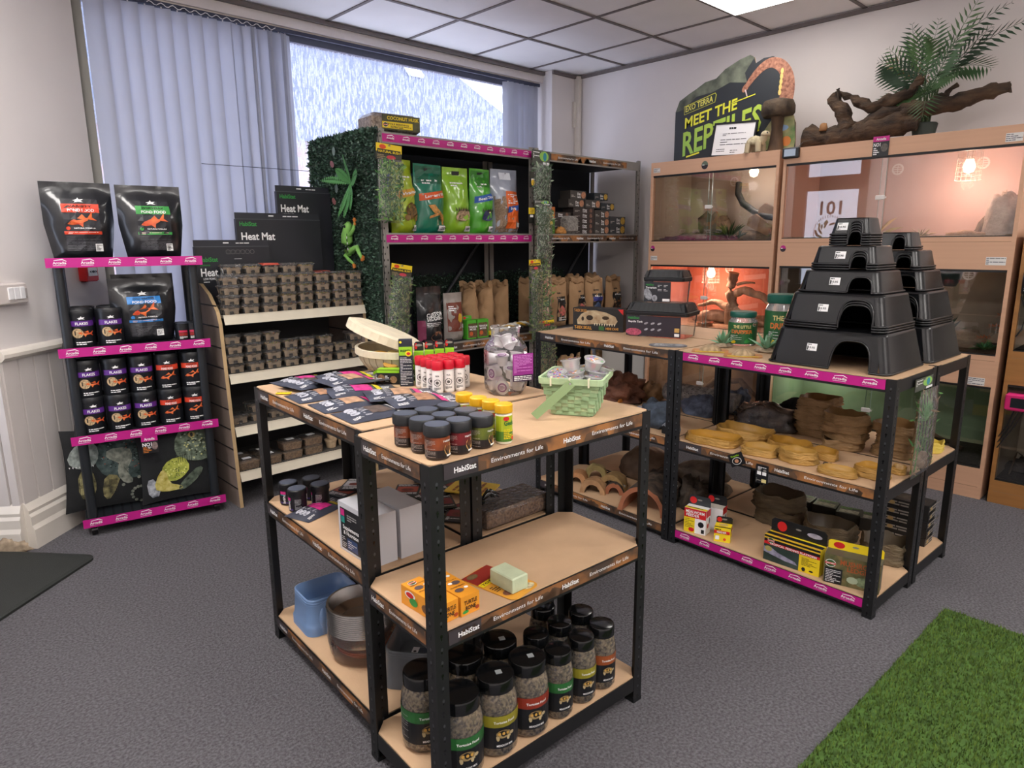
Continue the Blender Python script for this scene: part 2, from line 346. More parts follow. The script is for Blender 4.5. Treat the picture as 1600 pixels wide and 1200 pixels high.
# ceiling lights: the first is seen, the rest are unseen fill, added and stronger
DIF = mt('#fffaf5', .5, emit=FILL_PANEL_W, name='fill_diffuser')
for k, (x, y, lb) in enumerate(((gx, gy-1.2, 'square ceiling light panel over the window corner'), (gx-2.4, gy-3.6, 'unseen ceiling fill panel above the middle of the shop'), (gx, gy-4.2, 'unseen ceiling fill panel above the right-hand cabinets'), (gx-3.6, gy-1.8, 'unseen ceiling fill panel near the door'), (gx-1.8, gy-5.4, 'unseen ceiling fill panel at the back of the shop'), (gx-3.6, gy-3.6, 'unseen ceiling fill panel inside the entrance'), (gx-2.4, gy-5.4, 'unseen ceiling fill panel behind the middle of the shop'), (gx-3.6, gy-.6, 'unseen ceiling fill panel above the door mat'))):
    cl = root('ceiling_light', lb, 'ceiling light', (x, y, ZC))
    m = MB(); m.box(.012, -.588, -.012, .588, -.012, -.008, WHT); ob('frame', m, cl)
    m = MB(); m.box(.02, -.58, -.0135, .58, -.02, -.0125, DIF if k else mt('#fffaf4', .5, emit=3.4)); ob('diffuser', m, cl)
# mats
m = MB(); m.loft([rz(1.5, .6, .05, 0, 4, -.75, .3), rz(1.5, .6, .05, .01, 4, -.75, .3), rz(1.47, .57, .04, .014, 4, -.75, .3)], mt('#262a28', .7, var=.1, vs=200, bump=.4, bs=300), 1, 1)
ob('door_mat', m, loc=(.58, 3.28, 0), rot=rad(41), label='dark rubber-edged entrance mat on the carpet at left', cat='mat')
def grass(m, x0, y0, x1, y1, z, n, h, mats):
    r = random.Random(5)
    for _ in range(n):
        x, y = r.uniform(x0, x1), r.uniform(y0, y1); a = r.uniform(0, 6.28); w = .0022; q = r.uniform(.5, 1)*h; l = r.uniform(-.5, .5)*h
        m.add([(x-w*cos(a), y-w*sin(a), z), (x+w*cos(a), y+w*sin(a), z), (x+l*sin(a), y-l*cos(a), z+q)], [(0, 1, 2)], mats[r.randrange(len(mats))])
gm = root('grass_mat', 'bright green artificial grass mat on the carpet at right', 'mat', (2.73, .56, 0), rad(-1.75))
m = MB(); m.box(-1.9, -1.6, 0, 0, 0, .008, mt('#3f5c22', .95, var=.3, vs=60)); ob('backing', m, gm)
m = MB(); grass(m, -1.9, -1.0, 0, 0, .007, 52000, .016, [mt('#4c6320', .8), mt('#5c7526', .8), mt('#3d511b', .8)])
tag(ob('turf_blades', m, gm), kind='stuff')
# switch panel, call point
m = MB(); m.box(-.09, -.035, -.045, .085, 0, .045, mt('#cfc6c2', .5), .006)
for k in range(3): m.box(-.03+k*.033, -.041, -.025, -.003+k*.033, -.034, .028, WHT, .002)
m.box(.066, -.038, -.02, .078, -.034, .02, mt('#a79f9b', .5)); ob('light_switch', m, loc=a0+dd*.10+nn*.001+Vector((0, 0, 1.145)), rot=math.atan2(dd.y, dd.x), label='grey surface-mounted light switch box on the left pillar', cat='switch')
cp = root('fire_call_point', 'red fire alarm call point on the wall behind the top shelf of pond food', 'alarm', a0+dd*.62+nn*.001+Vector((0, 0, 1.21)), math.atan2(dd.y, dd.x))
m = MB(); m.box(-.045, -.045, -.04, .045, 0, .045, RED, .006); ob('housing', m, cp)
m = MB(); m.box(-.033, -.048, -.012, .033, -.044, .03, WHT); m.dell(ffront(-.049), 0, .009, .012, .006, BLK); m.dpoly(ffront(-.049), [(-.028, .009), (-.016, .016), (-.016, .002)], BLK); m.dpoly(ffront(-.049), [(.028, .009), (.016, .016), (.016, .002)], BLK); ob('glass_plate', m, cp)
# ================================================================ shelving
CAMO = mt('#4a3a30', .6, col2='#a06a3a', var=.25, vs=7, stretch=(1, 1, 1.2), sharp=(.42, .6), name='woodland_strip_print')
CAMOD = mt('#3a3438', .6, var=.2, vs=8, name='dusk_strip_print')
def strip(fn, L_, h, kind, par, seed=0):
    """printed shelf-edge strip; fn maps (along, up)"""
    m = MB()
    if kind == 'pink':
        m.drect(fn, 0, 0, L_, h, PINK, 0)
        n = max(2, round(L_/.103)); st = L_/n
        for i in range(n):
            x = st*(i+.5); m.text(fn, 'Arcadia', x, h*.5, h*.26, INK, w=.05); m.drect(fn, x-.025, h*.2, x+.022, h*.26, INK); m.dpoly(fn, [(x-.02, h*.72), (x+.012, h*.80), (x+.026, h*.62), (x+.026, h*.68), (x+.012, h*.9), (x-.02, h*.78)], INK)
        return ob('price_strip', m, par)
    m.drect(fn, 0, 0, L_, h, CAMO, 0)
    r = random.Random(seed); m.drect(fn, 0, 0, L_*.14, h, CAMOD, 1)
    for i in range(int(L_/.05)):     # tree and rock silhouettes printed along the strip
        x = r.uniform(L_*.05, L_*.95); a = r.uniform(.012, .035)
        m.dpoly(fn, [(max(0, min(L_, x+a*cos(t*pi/5)*r.uniform(.7, 1.2))), min(h, h*.85*abs(sin(t*pi/5))*r.uniform(.6, 1.1))) for t in range(6)], mt('#5c4330', .6), 1)
    n = max(1, round(L_/.42)); st = L_/n
    for i in range(n):
        m.text(fn, 'HabiStat', st*i+st*.17, h*.5, h*.36, INK, l=3); m.text(fn, 'Environments for Life', st*i+st*.63, h*.5, h*.3, INK, bold=False, l=3, w=min(.2, st*.48))
    return ob('price_strip', m, par)
POST = mt('#141517', .45, var=.08); HOLE = mt('#56585c', .4, .6)
def post(par, x, y, sx, sy, H, w=.034):
    m = MB(); t = .0035
    m.box(min(x, x+sx*w), min(y, y+sy*t), 0, max(x, x+sx*w), max(y, y+sy*t), H, POST); m.box(min(x, x+sx*t), min(y+sy*t, y+sy*w), 0, max(x, x+sx*t), max(y+sy*t, y+sy*w), H, POST)
    m.box(min(x-sx*.001, x+sx*(w)), min(y-sy*.001, y+sy*w), 0, max(x-sx*.001, x+sx*w), max(y-sy*.001, y+sy*w), .012, BLKM)
    f1 = fpl((x+sx*w*.5, y-sy*.0002, 0), (1, 0, 0), (0, 0, 1), (0, -sy, 0)); f2 = fpl((x-sx*.0002, y+sy*w*.5, 0), (0, 1, 0), (0, 0, 1), (-sx, 0, 0))
    for k in range(int(H/.032)):
        z = .02+k*.032
        for f in (f1, f2): m.dell(f, 0, z, .0034, .0048, HOLE if (k*7) % 3 else BLKG, 0, 7); m.dell(f, 0, z-.007, .0016, .004, BLKG, 0, 5)
    return ob('post', m, par)
def rack(label, W, D, zs, H, loc, rot, front=(None,)*3, left=(None,)*3, right=(None,)*3, seed=0, sh=.034, group=None):
    """boltless rack; local x runs along the front, y to the back"""
    r = root('shelving_unit', label, 'shelving unit', loc, rot, group)
    for x, y, sx, sy in ((0, 0, 1, 1), (W, 0, -1, 1), (W, D, -1, -1), (0, D, 1, -1)): post(r, x, y, sx, sy, H)
    for i, z in enumerate(zs):
        m = MB(); c = .03; q = .004
        ply = [(q+c*.3, q), (W-q-c*.3, q), (W-q, q+c*.3), (W-q, D-q-c*.3), (W-q-c*.3, D-q), (q+c*.3, D-q), (q, D-q-c*.3), (q, q+c*.3)]
        if i < 2: ply = [(.036, q), (W-.036, q), (W-.036, .006), (W-q, .036), (W-q, D-.036), (W-.036, D-.006), (W-.036, D-q), (.036, D-q), (.036, D-.006), (q, D-.036), (q, .036), (.036, .006)]
        m.loft([[(x, y, z-.010) for x, y in ply], [(x, y, z) for x, y in ply]], MDF, 1, 1); ob('shelf_board', m, r)
        B_ = []
        for k, (x0, y0, x1, y1) in enumerate(((.0345, .001, W-.0345, .006), (.0345, D-.006, W-.0345, D-.001), (.001, .0345, .006, D-.0345), (W-.006, .0345, W-.001, D-.0345))):
            m = MB(); m.box(x0, y0, z-.048, x1, y1, z-.004, POST); B_.append(ob('beam', m, r))
        if front[i]: strip(fpl((.036, .0005, z-.005-sh), (1, 0, 0), (0, 0, 1), (0, -1, 0)), W-.072, sh, front[i], B_[0], seed+i)
        if left[i]: strip(fpl((.0005, D-.036, z-.005-sh), (0, -1, 0), (0, 0, 1), (-1, 0, 0)), D-.072, sh, left[i], B_[2], seed+i+3)
        if right[i]: strip(fpl((W-.0005, .036, z-.005-sh), (0, 1, 0), (0, 0, 1), (1, 0, 0)), D-.072, sh, right[i], B_[3], seed+i+5)
    return r
ZF = (.089, .508, .895); ZR = (.073, .490, .885); br = 'brown'
x, y, a = FRM['F1']; rack('low black boltless shelving unit at the front, black jars on its top', .725, .326, ZF, .893, (x, y, 0), a, (None, br, br), (None, br, br))
# the two units behind it run the other way
x, y, _ = P('F2', .326, 0, 0); rack('low black shelving unit behind the nearest one, black pouches on its top', .725, .326, ZF, .893, P('F2', .326, 0, 0), A('F2', 90), (None,)*3, (None,)*3, seed=9)
r2 = [o for o in COL.objects if o.name.startswith('shelving_unit')][-1]; bms = [o for o in r2.children if o.name.startswith('beam')]
for i, z in enumerate(ZF): strip(fpl((.725-.036, .3265, z-.039), (-1, 0, 0), (0, 0, 1), (0, 1, 0)), .653, .034, br, bms[i*4+1], 20+i)
rack('low black shelving unit under the candy jar and red-capped bottles', .725, .326, ZF, .893, P('F2', .66, 0, 0), A('F2', 90), seed=3)
# right-hand group; local x of the rack must run towards -Y, so turn by -90
def rr_(lbl, v0, v1, u0, D, fr, seed): return rack(lbl, v1-v0, D, ZR, .884, P('R', u0, v1, 0), A('R', -90), fr, seed=seed)
rr_('low black shelving unit with the skull box and clear tanks on its top', .004, .889, 0, .376, (br, br, br), 31)
rr_('low black shelving unit with the tall pile of black hides and pink edge strips', -.890, -.002, 0, .376, ('pink', br, 'pink'), 41)
rr_('rear black shelving unit against the cabinets, behind the skull box', .004, .889, .392, .376, (None,)*3, 51)
rr_('rear black shelving unit behind the black hides, yellow dish at its end', -.890, -.002, .392, .376, (None,)*3, 61)

# ---- tall grey metal bays against the window wall
def bay(label, x0, x1, y0, y1, H, zs, kinds, back=None):
    r = root('metal_shelving_bay', label, 'shelving', (x0, y0, 0), 0); W = x1-x0; D = y1-y0
    for px in (0, W-.04):
        for py in (0, D-.04):
            m = MB(); m.box(px, py, 0, px+.04, py+.003, H, GREYM); m.box(px+(.037 if px else 0), py, 0, px+(.04 if px else .003), py+.04, H, GREYM)
            if py == 0:
                for f in (fpl((px+.02, -.0002, 0), (1, 0, 0), (0, 0, 1), (0, -1, 0)),) + ((fleft(0),) if px == 0 else (fpl((px+.0402, .02, 0), (0, 1, 0), (0, 0, 1), (1, 0, 0)),)):
                    for k in range(int(H/.035)): m.dell(f, .008 if k % 2 else -.008, .03+k*.035, .004, .007, BLKM, 0, 6)
            ob('post', m, r)
    for z, k in zip(zs, kinds):
        m = MB(); m.box(.003, .003, z-.035, W-.003, D-.003, z, mt('#2c2d33', .7)); m.box(.02, -.004, z-.062, W-.02, .003, z, GREYM, 0); ob('shelf_board', m, r)
        if k: strip(fpl((.022, -.0045, z-.052), (1, 0, 0), (0, 0, 1), (0, -1, 0)), W-.044 if k == 'pink' else (W-.044)*(.86 if z > 1.8 else 1), .042, k, r, int(z*50))
    for sx in ((0,) if not back else ()): pass
    m = MB(); m.tube([(W*.5, D-.02, .75), (W-.05, D-.02, 1.38)], .012, mt('#3a3b3f', .5), 6); ob('brace', m, r)
    return r
bay('tall grey metal shelving bay full of substrate bags, pink strips', 2.14, 3.335, 3.3, 3.80, 1.96, (.15, .74, 1.405, 1.945), (None, br, 'pink', 'pink'))
bay('tall grey metal shelving bay with bulb boxes and paper sacks', 3.345, 4.52, 3.3, 3.80, 1.96, (.15, .74, 1.405, 1.945), (None, br, br, br))
m = MB(); m.box(2.15, 3.83, .2, 4.54, 3.85, 1.93, mt('#161a20', .8)); ob('backing_board', m, label='black board behind the tall grey metal bays', cat='board')
# ---- plastic tower at left with pink strips
tw = root('shelving_tower', 'black plastic shelving tower on castors with bright pink edge strips', 'shelving unit', P('A', 0, 0, 0), A('A'))
PL_ = mt('#1d2126', .4)
for x in (.03, .57):
    for y in (.03, .28): m = MB(); m.lathe([(.021, .05), (.021, 1.27)], PL_, 14, cx=x, cy=y); ob('post', m, tw)
for x in (.03, .57):
    for y in (.03, .28): m = MB(); m.tube([(x-.012, y, .024), (x+.012, y, .024)], .024, BLKG, 14); m.lathe([(.012, .02), (.012, .06)], PL_, 8, cx=x, cy=y); ob('castor', m, tw)
for z in (.085, .487, .893, 1.29):
    m = MB(); m.loft([rz(.6, .31, .03, z-.028, 4, .3, .155), rz(.6, .31, .03, z, 4, .3, .155)], PL_, 1, 1)
    for k in range(14): m.box(.03+k*.04, .02, z, .04+k*.04, .29, z+.002, BLKM)
    ob('shelf', m, tw); strip(fpl((-.012, -.006, z-.036), (1, 0, 0), (0, 0, 1), (0, -1, 0)), .625, .042, 'pink', tw)
# ---- slatted live-food rack
SLT = mt('#85756c', .6, var=.22, vs=9, stretch=(1, 1, .4), name='grey_oak'); EDG = mt('#b59a72', .6, var=.08)
CRM = mt('#cfc7b4', .5, var=.04); GX0, GX1 = 1.275, 2.08
gd = root('livefood_rack', 'wide slat-sided shop rack of livefood tubs with cream shelf edges', 'shelving unit', (0, 0, 0), 0)
def sidep(x0, x1):
    poly = [(3.395, 0), (3.452, .96), (3.475, 1.02), (3.56, 1.10), (3.66, 1.15), (3.9, 1.16), (3.9, 0)]
    m = MB(); n = len(poly)
    a = [(x0, y, z) for y, z in poly]; b = [(x1, y, z) for y, z in poly]
    m.add(a, [list(range(n))], SLT); m.add(b, [list(range(n))[::-1]], SLT); m.loft([a, b], EDG)
    for k in range(10):
        z = .10+k*.105; y0 = 3.395+.057*z/.96
        for xx, s_ in ((x0, -1), (x1, 1)): m.box(xx-.0008, y0+.002, z, xx+.0008, 3.9, z+.007, BLKM)
    return ob('side_panel', m, gd)
sidep(GX0-.018, GX0); sidep(GX1, GX1+.018)
m = MB(); m.box(GX0, 3.86, .02, GX1, 3.88, 1.15, mt('#2b2a2c', .7)); ob('back_panel', m, gd)
for z, yf in ((1.0, 3.43), (.70, 3.425), (.425, 3.415), (.185, 3.405)):
    m = MB(); m.box(GX0, yf, z-.012, GX1, 3.86, z, mt('#55524e', .5)); m.add([(GX0, yf, z), (GX1, yf, z), (GX1, yf-.014, z-.045), (GX0, yf-.014, z-.045)], [(0, 1, 2, 3)], CRM); m.box(GX0, yf-.002, z-.003, GX1, yf+.006, z+.003, CRM)
    for k in range(54): m.box(GX0+.004+k*.015, yf+.008, z, GX0+.010+k*.015, yf+.02, z+.003, BLKM)
    ob('shelf', m, gd)
# ================================================================ things on the nearest tables
def thing(name, label, cat, fr, u, v, z, rot=0, group=None): return root(name, label, cat, P(fr, u, v, z), A(fr, rot), group)
def tort(m, fn, cx, cy, s, l=2, shell='#6b4a22', sk='#a98d56', flip=1):
    m.dell(fn, cx, cy, s*.8, s*.5, mt(shell, .6, var=.4, vs=120), l, 16); m.drect(fn, cx-s*.8, cy-s*.5, cx+s*.8, cy-s*.22, mt(sk, .6), l)
    for k in (-.45, 0, .45): m.dell(fn, cx+k*s, cy+s*.06, s*.17, s*.19, mt('#c79a45', .6), l+1, 6)
    m.dell(fn, cx+flip*s*.95, cy-s*.1, s*.26, s*.2, mt(sk, .6), l+1, 10)
    for k in (-.6, .5): m.dell(fn, cx+k*s, cy-s*.5, s*.17, s*.28, mt(sk, .6), l+1, 8)
# --- black supplement jars
def bjar(c1, c2, r=.0265, h=.052, capr=.0295, caph=.022, pic=None):
    t = root('supplement_jar', '', 'jar')
    m = MB(); m.lathe([(r*.93, 0), (r, .003), (r, h)], mt('#2a1d1a', .35), 24); bd_ = ob('body', m, t)
    f = fcyl(r); m = MB(); 
    m.drect(f, -.05, .005, .055, h-.003, mt('#1c1413', .4), 0, 14, 1); m.drect(f, -.05, h*.42, .055, h-.003, mt(c1, .4, col2=c2, vs=30, var=.1), 1, 14, 1); m.lines(f, -.042, .006, -.016, h-.008, 13, mt('#a59a94', .5), 2, 5, .35); m.text(f, 'HabiStat', .012, h-.011, .004, INK, w=.022)
    m.dell(f, .016, .022, .013, .014, mt('#c59a5d', .6, var=.4, vs=150), 1); m.dell(f, .014, .024, .007, .006, mt('#5a3820', .6), 3); m.drect(f, .008, .007, .026, .0105, INK, 3, 3)
    ob('label', m, bd_)
    m = MB(); z = h; m.lathe([(capr, z), (capr, z+caph-.003), (capr-.002, z+caph), (0, z+caph)], BLK, 28, 1, 0); m.lathe([(capr-.0035, z+caph+.0004), (0, z+caph+.0005)], mt('#4c5160', .35, name='lid_sheen_disc'), 28, 0, 0)  # disc's blue-grey colour carries the window's reflection on the black lid
    for k in range(28): a = k*pi/14; m.box(0, 0, 0, 0, 0, 0, BLK) if False else None
    ob('lid', m, t); return t
jb = {c: Many(bjar(*c)) for c in (('#9a4a22', '#2a1a16'), ('#7d1a22', '#2a1216'), ('#6f7a28', '#231f16'))}
JN = {0: ('#9a4a22', '#2a1a16'), 1: ('#7d1a22', '#2a1216'), 2: ('#6f7a28', '#231f16')}
rows = ('front', 'middle', 'back'); cols = ('left', 'centre', 'right'); cn = ('rust-brown', 'dark red', 'olive green')
for i, u in enumerate((.049, .106, .168)):
    for j, v in enumerate((.040, .101, .166)):
        k = i if j == 0 or i == 0 else (0 if i == 1 else 1)
        jb[JN[k]](P('F1', u+(.003 if j == 1 else 0), v, .896), A('F1', -8+j*6), '%s-labelled black jar, %s row, %s of the nine jars' % (cn[k], rows[j], cols[i]), 'nine black-lidded jars on the near table')
# --- yellow-capped bottles
def ybot():
    t = root('calcium_bottle', '', 'bottle'); m = MB(); m.lathe([(.018, 0), (.0195, .003), (.0195, .066), (.016, .072)], mt('#e8e4cf', .35), 22); bd_ = ob('body', m, t)
    f = fcyl(.0195); m = MB(); m.drect(f, -.035, .006, .035, .066, mt('#aab522', .4), 0, 12); m.drect(f, -.035, .006, .035, .03, mt('#4f7a25', .4), 1, 12); m.text(f, 'Gecko', .004, .05, .011, mt('#1f6a35', .4), w=.03); m.dell(f, -.006, .06, .007, .005, RED, 2); m.lines(f, -.012, .012, .016, .036, 6, YEL, 3, 3); m.dell(f, .014, .014, .008, .006, ORG, 3); ob('label', m, bd_)
    m = MB(); m.lathe([(.0205, .072), (.021, .074), (.021, .09), (.019, .092), (0, .0925)], mt('#e2ab1c', .4), 26, 1, 0); ob('cap', m, t); return t
yb = Many(ybot())
for k, (u, v) in enumerate(((.226, .030), (.226, .076), (.224, .122), (.224, .178))): yb(P('F1', u, v, .896), A('F1', -4-k*5), '%s yellow-capped bottle %s beside the black jars' % (ORD[k], 'from the front of the row'), 'yellow-capped bottles')
# --- green woven basket
BG = mt('#93b287', .7, var=.12, vs=30); BG2 = mt('#a8bf95', .7, var=.12, vs=30)
gb = thing('woven_basket', 'pale green woven chip basket full of small jelly pots', 'basket', 'F1', .566, .128, .896, -58)
m = MB(); H_ = .1; m.loft([rz(.112, .118, .01, .0, 3), rz(.112, .118, .01, .003, 3)], BG, 1, 1)
m.loft([rz(.16, .166, .012, H_-.002, 3), rz(.106, .112, .01, .004, 3)], BG, 0, 0); ob('bowl', m, gb)
m = MB()
for lv in range(9):
    z0 = .003+lv*.0108; w = .112+.05*(z0/H_); 
    for s_ in range(4):
        L_ = (w if s_ % 2 == 0 else w+.006); D_ = (w+.006 if s_ % 2 == 0 else w)/2
        for k in range(7):
            x0 = -L_/2+L_*k/7; e = .002 if (k+lv) % 2 else -.0005
            T0 = m.T; m.T = Matrix.Rotation(s_*pi/2, 4, 'Z'); m.box(x0, -D_-.001-e, z0, x0+L_/7, -D_+.001-e, z0+.0102, BG if (k*3+lv) % 4 else BG2); m.T = T0
ob('weave', m, gb)
m = MB(); m.loft([rz(.172, .178, .014, .088, 3), rz(.174, .18, .014, .104, 3)], BG2); m.loft([rz(.162, .168, .012, .104, 3), rz(.162, .168, .012, .088, 3)], BG2); m.loft([rz(.174, .18, .014, .104, 3), rz(.162, .168, .012, .104, 3)], BG2)
for k in (-.05, .0, .05): m.box(k-.002, -.0925, .084, k+.002, -.078, .107, mt('#d9d4bb', .7))
ob('rim', m, gb)
m = MB(); HM_ = mt('#7d9365', .6); m.loft([[(-.0014, y, .1022), (.0154, y, .0878), (-.0746, y-.036, .0028), (-.0914, y-.036, .0172)] for y in (-.094, -.097)], HM_, 1, 1); m.dell(fpl((.004, -.0985, .094), (1, 0, 0), (0, 0, 1), (0, -1, 0)), 0, 0, .0025, .0025, CHR)
ob('handle', m, gb)
def jpot(r=.026, h=.03, seed=0):
    t = root('jelly_pot', '', 'pot'); q = random.Random(seed); m = MB(); m.lathe([(r*.8, 0), (r, h)], film('cup_plastic', body=.3, rough=.1, gloss=1.2), 20, 1, 0); ob('cup', m, t)
    m = MB(); cs = ['#7a4ab0', '#c2452f', '#2f62b0', '#3f9a4a', '#d8a02a', '#c04a90', '#e5e2e6']
    for k in range(16): a = q.uniform(0, 6.28); d = q.uniform(0, r*.62); m.lathe([(.0, q.uniform(.001, .01)), (.006, q.uniform(.01, .014)), (.0, q.uniform(.018, .026))], mt(q.choice(cs), .25), 8, 0, 0, cx=d*cos(a), cy=d*sin(a))
    ob('jelly', m, t)
    m = MB(); m.lathe([(r+.003, h), (r+.003, h+.003), (0, h+.0035)], film('cup_plastic'), 20, 0, 0)
    f = ftop(h+.003)
    for k in range(20): a = q.uniform(0, 6.28); d = q.uniform(0, r*.85); m.dell(f, d*cos(a), d*sin(a), .004, .003, mt(q.choice(cs), .3), 1, 6, a)
    ob('lid', m, t); return t
jps = [Many(jpot(seed=k)) for k in range(3)]
pl = [(-.045, -.05, .078, 10, 0), (.01, -.055, .077, -8, 8), (.055, -.045, .08, 6, -6), (-.05, .0, .082, 0, 10), (.0, .0, .083, 12, 0), (.052, .008, .084, -8, 6), (-.045, .052, .085, -10, 0), (.01, .055, .088, 0, 0), (.055, .055, .09, 14, -12), (-.02, .03, .112, 8, 6), (.035, .03, .116, -14, 10)]
for k, (dx, dy, z, tx, ty) in enumerate(pl):
    a = A('F1', -58); c, s_ = cos(a), sin(a); x, y, zz = P('F1', .566, .128, .896)
    jps[k % 3]((x+dx*c-dy*s_, y+dx*s_+dy*c, zz+z-.008), (rad(tx), rad(ty), k), 'small clear pot of mixed coloured jellies heaped in the green basket', 'jelly pots in the green basket')
# --- candy jar of white pots
cj = thing('candy_jar', 'large clear plastic jar of white portion pots with a purple label', 'jar', 'F2', .545, .098, .896, -35)
m = MB(); m.lathe([(.05, 0), (.062, .012), (.066, .03), (.066, .135), (.06, .15), (.043, .172), (.043, .195), (.046, .197), (.046, .205)], film('jar_plastic', body=.04, rough=.05, gloss=1.7), 10, 1, 0, False); ob('jar_body', m, cj)
f = fpl((.015, -.0655, 0), (cos(.3), sin(.3), 0), (0, 0, 1), (sin(.3), -cos(.3), 0)); m = MB(); m.drect(f, 0, .045, .066, .128, mt('#8d2a84', .4), 0)
m.lines(f, .004, .07, .062, .124, 12, mt('#c377c0', .5), 1, 4, .5); m.drect(f, 0, .045, .066, .064, mt('#3a2140', .4), 1); m.lines(f, .004, .047, .06, .062, 3, INK, 2, 8); ob('label', m, cj)
def wpot():
    t = root('portion_pot', '', 'pot'); m = MB(); m.lathe([(.014, -.014), (.018, .012), (.021, .013), (.021, .016), (0, .0165)], mt('#ebe7ea', .4), 18, 1, 0); ob('tub', m, t)
    m = MB(); f = ftop(.0166); m.dell(f, 0, 0, .014, .014, mt('#8f4f8f', .4), 0, 16); m.dell(f, 0, 0, .010, .010, mt('#d9c3dc', .4), 1, 14); m.lines(f, -.008, -.006, .008, .006, 3, mt('#6a2a6c', .4), 2, 3); ob('lid', m, t); return t
wp = Many(wpot()); x, y, z = P('F2', .545, .098, .896); q = random.Random(4)
for k in range(15):
    lv, j = divmod(k, 5); a = j*2*pi/5+lv*.6; d = .040
    wp((x+d*cos(a), y+d*sin(a), z+.026+lv*.04), (rad(90 if (j+lv) % 2 else 12), 0, a+pi/2), 'white portion pot with a purple lid inside the clear jar', 'portion pots in the clear jar')
for k in range(3): wp((x+.018*cos(k*2.1), y+.018*sin(k*2.1), z+.148+.006*k), (rad(20), rad(15*k), k), 'white portion pot with a purple lid inside the clear jar', 'portion pots in the clear jar')
# --- red-capped shakers
def rbot():
    t = root('shaker_bottle', '', 'bottle'); m = MB(); m.lathe([(.015, 0), (.0165, .003), (.0165, .07), (.013, .076)], mt('#dcd6d2', .35), 20); bd_ = ob('body', m, t)
    f = fcyl(.0165); m = MB(); m.lathe([(.0168, .006), (.0168, .066)], mt('#e9e5e2', .45), 20, 0, 0); m.text(f, 'WA', 0, .055, .005, BLK, w=.012)
    for k in range(14): a = k*2*pi/14; m.dell(f, .0095*cos(a), .034+.0095*sin(a), .0018, .0018, BLK, 1, 6)
    m.dell(f, 0, .034, .005, .005, mt('#55504e', .5), 1, 9); m.lines(f, -.01, .01, .01, .02, 3, BLK, 1, 2); ob('label', m, bd_)
    m = MB(); m.lathe([(.017, .072), (.0182, .074), (.0182, .097), (.0165, .1), (.006, .1), (.006, .101), (0, .101)], mt('#c5172f', .3), 22, 1, 0)
    ob('cap', m, t); return t
rb = Many(rbot())
n = 0
for i in range(4):
    for j in range(4):
        if i == 3 and j == 0: continue
        rb(P('F2', .385+i*.0375+j*.004, .232+j*.0375-i*.006, .896), A('F2', -38), 'white shaker bottle with a red cap, %s column from the left, %s from the front' % (ORD[i], ORD[j]), 'red-capped shaker bottles behind the yellow ones'); n += 1
# --- small cartons behind the shakers
def carton(name, w, d, h, mat, fn_f=None, fn_l=None, fn_t=None, fn_r=None, hdr=0, hm=None):
    t = root(name, '', 'box'); m = MB(); m.box(-w/2, -d/2, 0, w/2, d/2, h, mat)
    cb_ = ob('carton', m, t); m = MB()
    if fn_f: fn_f(m, fpl((-w/2, -d/2, 0), (1, 0, 0), (0, 0, 1), (0, -1, 0)))
    if fn_l: fn_l(m, fpl((-w/2, d/2, 0), (0, -1, 0), (0, 0, 1), (-1, 0, 0)))
    if fn_r: fn_r(m, fpl((w/2, -d/2, 0), (0, 1, 0), (0, 0, 1), (1, 0, 0)))
    if fn_t: fn_t(m, fpl((-w/2, -d/2, h), (1, 0, 0), (0, 1, 0), (0, 0, 1)))
    if m.v: ob('printing', m, cb_)
    if hdr:
        m = MB(); m.prism([(-w/2, h), (w/2, h), (w/2, h+hdr*.8), (w/2-hdr*.2, h+hdr), (-w/2+hdr*.2, h+hdr), (-w/2, h+hdr*.8)], d/2-.0012, d/2, hm or mat); m.dell(ffront(d/2-.0012), -w*.3, h+hdr*.5, min(.02, w*.16), hdr*.36, RED, 0); m.dell(ffront(d/2-.0012), 0, h+hdr*.6, .012, .004, GREYM, 1, 8); ob('hang_tab', m, t)
    return t
def logo(m, f, x, y, s):   # round red and green pet-brand badge
    m.dell(f, x, y, s*1.25, s, INK, 1, 16); m.dell(f, x, y, s*1.1, s*.86, mt('#2c5a2c', .5), 2, 16); m.drect(f, x-s*1.2, y-s*.3, x+s*1.2, y+s*.25, RED, 3); m.text(f, 'ZOO MED', x, y, s*.34, INK, w=s*2, l=4)
t = carton('dropper_box', .042, .03, .150, mt('#222835', .5), lambda m, f: (m.drect(f, 0, .1, .042, .128, LIME), m.dell(f, .006, .143, .004, .004, YEL, 2), m.text(f, 'REPTI', .02, .115, .007, BLK, w=.03), m.dell(f, .03, .106, .01, .009, YEL, 3), m.dell(f, .03, .106, .006, .005, RED, 4), m.lines(f, .003, .004, .039, .095, 18, INK, 1, 3, .3)), lambda m, f: m.drect(f, 0, 0, .03, .15, LIME))
t.location = P('F2', .376, .395, .896); t.rotation_euler.z = A('F2', -35); t['label'] = 'tall dark dropper box standing left of the red-capped bottles'; t['category'] = 'box'
t = carton('spray_box', .030, .03, .105, LIME, lambda m, f: (m.dell(f, .015, .084, .012, .01, mt('#2a1410', .5), 1), m.dell(f, .015, .084, .009, .006, RED, 2), m.lines(f, .003, .01, .027, .07, 9, BLK, 1, 6)), lambda m, f: m.lines(f, .004, .01, .026, .09, 12, BLK, 1, 4), hdr=.03, hm=BLK)
mb_ = Many(t)
for k in range(4): mb_(P('F2', .428+k*.038, .40-k*.004, .896), A('F2', -35), 'lime green and black spray box, %s from the left behind the red caps' % ORD[k], 'green spray boxes behind the red caps')
def fsm(m, f): m.drect(f, 0, .038, .075, .047, LIME, 1); m.dell(f, .015, .02, .012, .013, mt('#7a5a3a', .6, var=.4, vs=200), 1); m.dell(f, .055, .016, .012, .012, mt('#8d6b4b', .6, var=.4, vs=200), 1); m.lines(f, .028, .008, .045, .03, 4, INK, 1, 3)
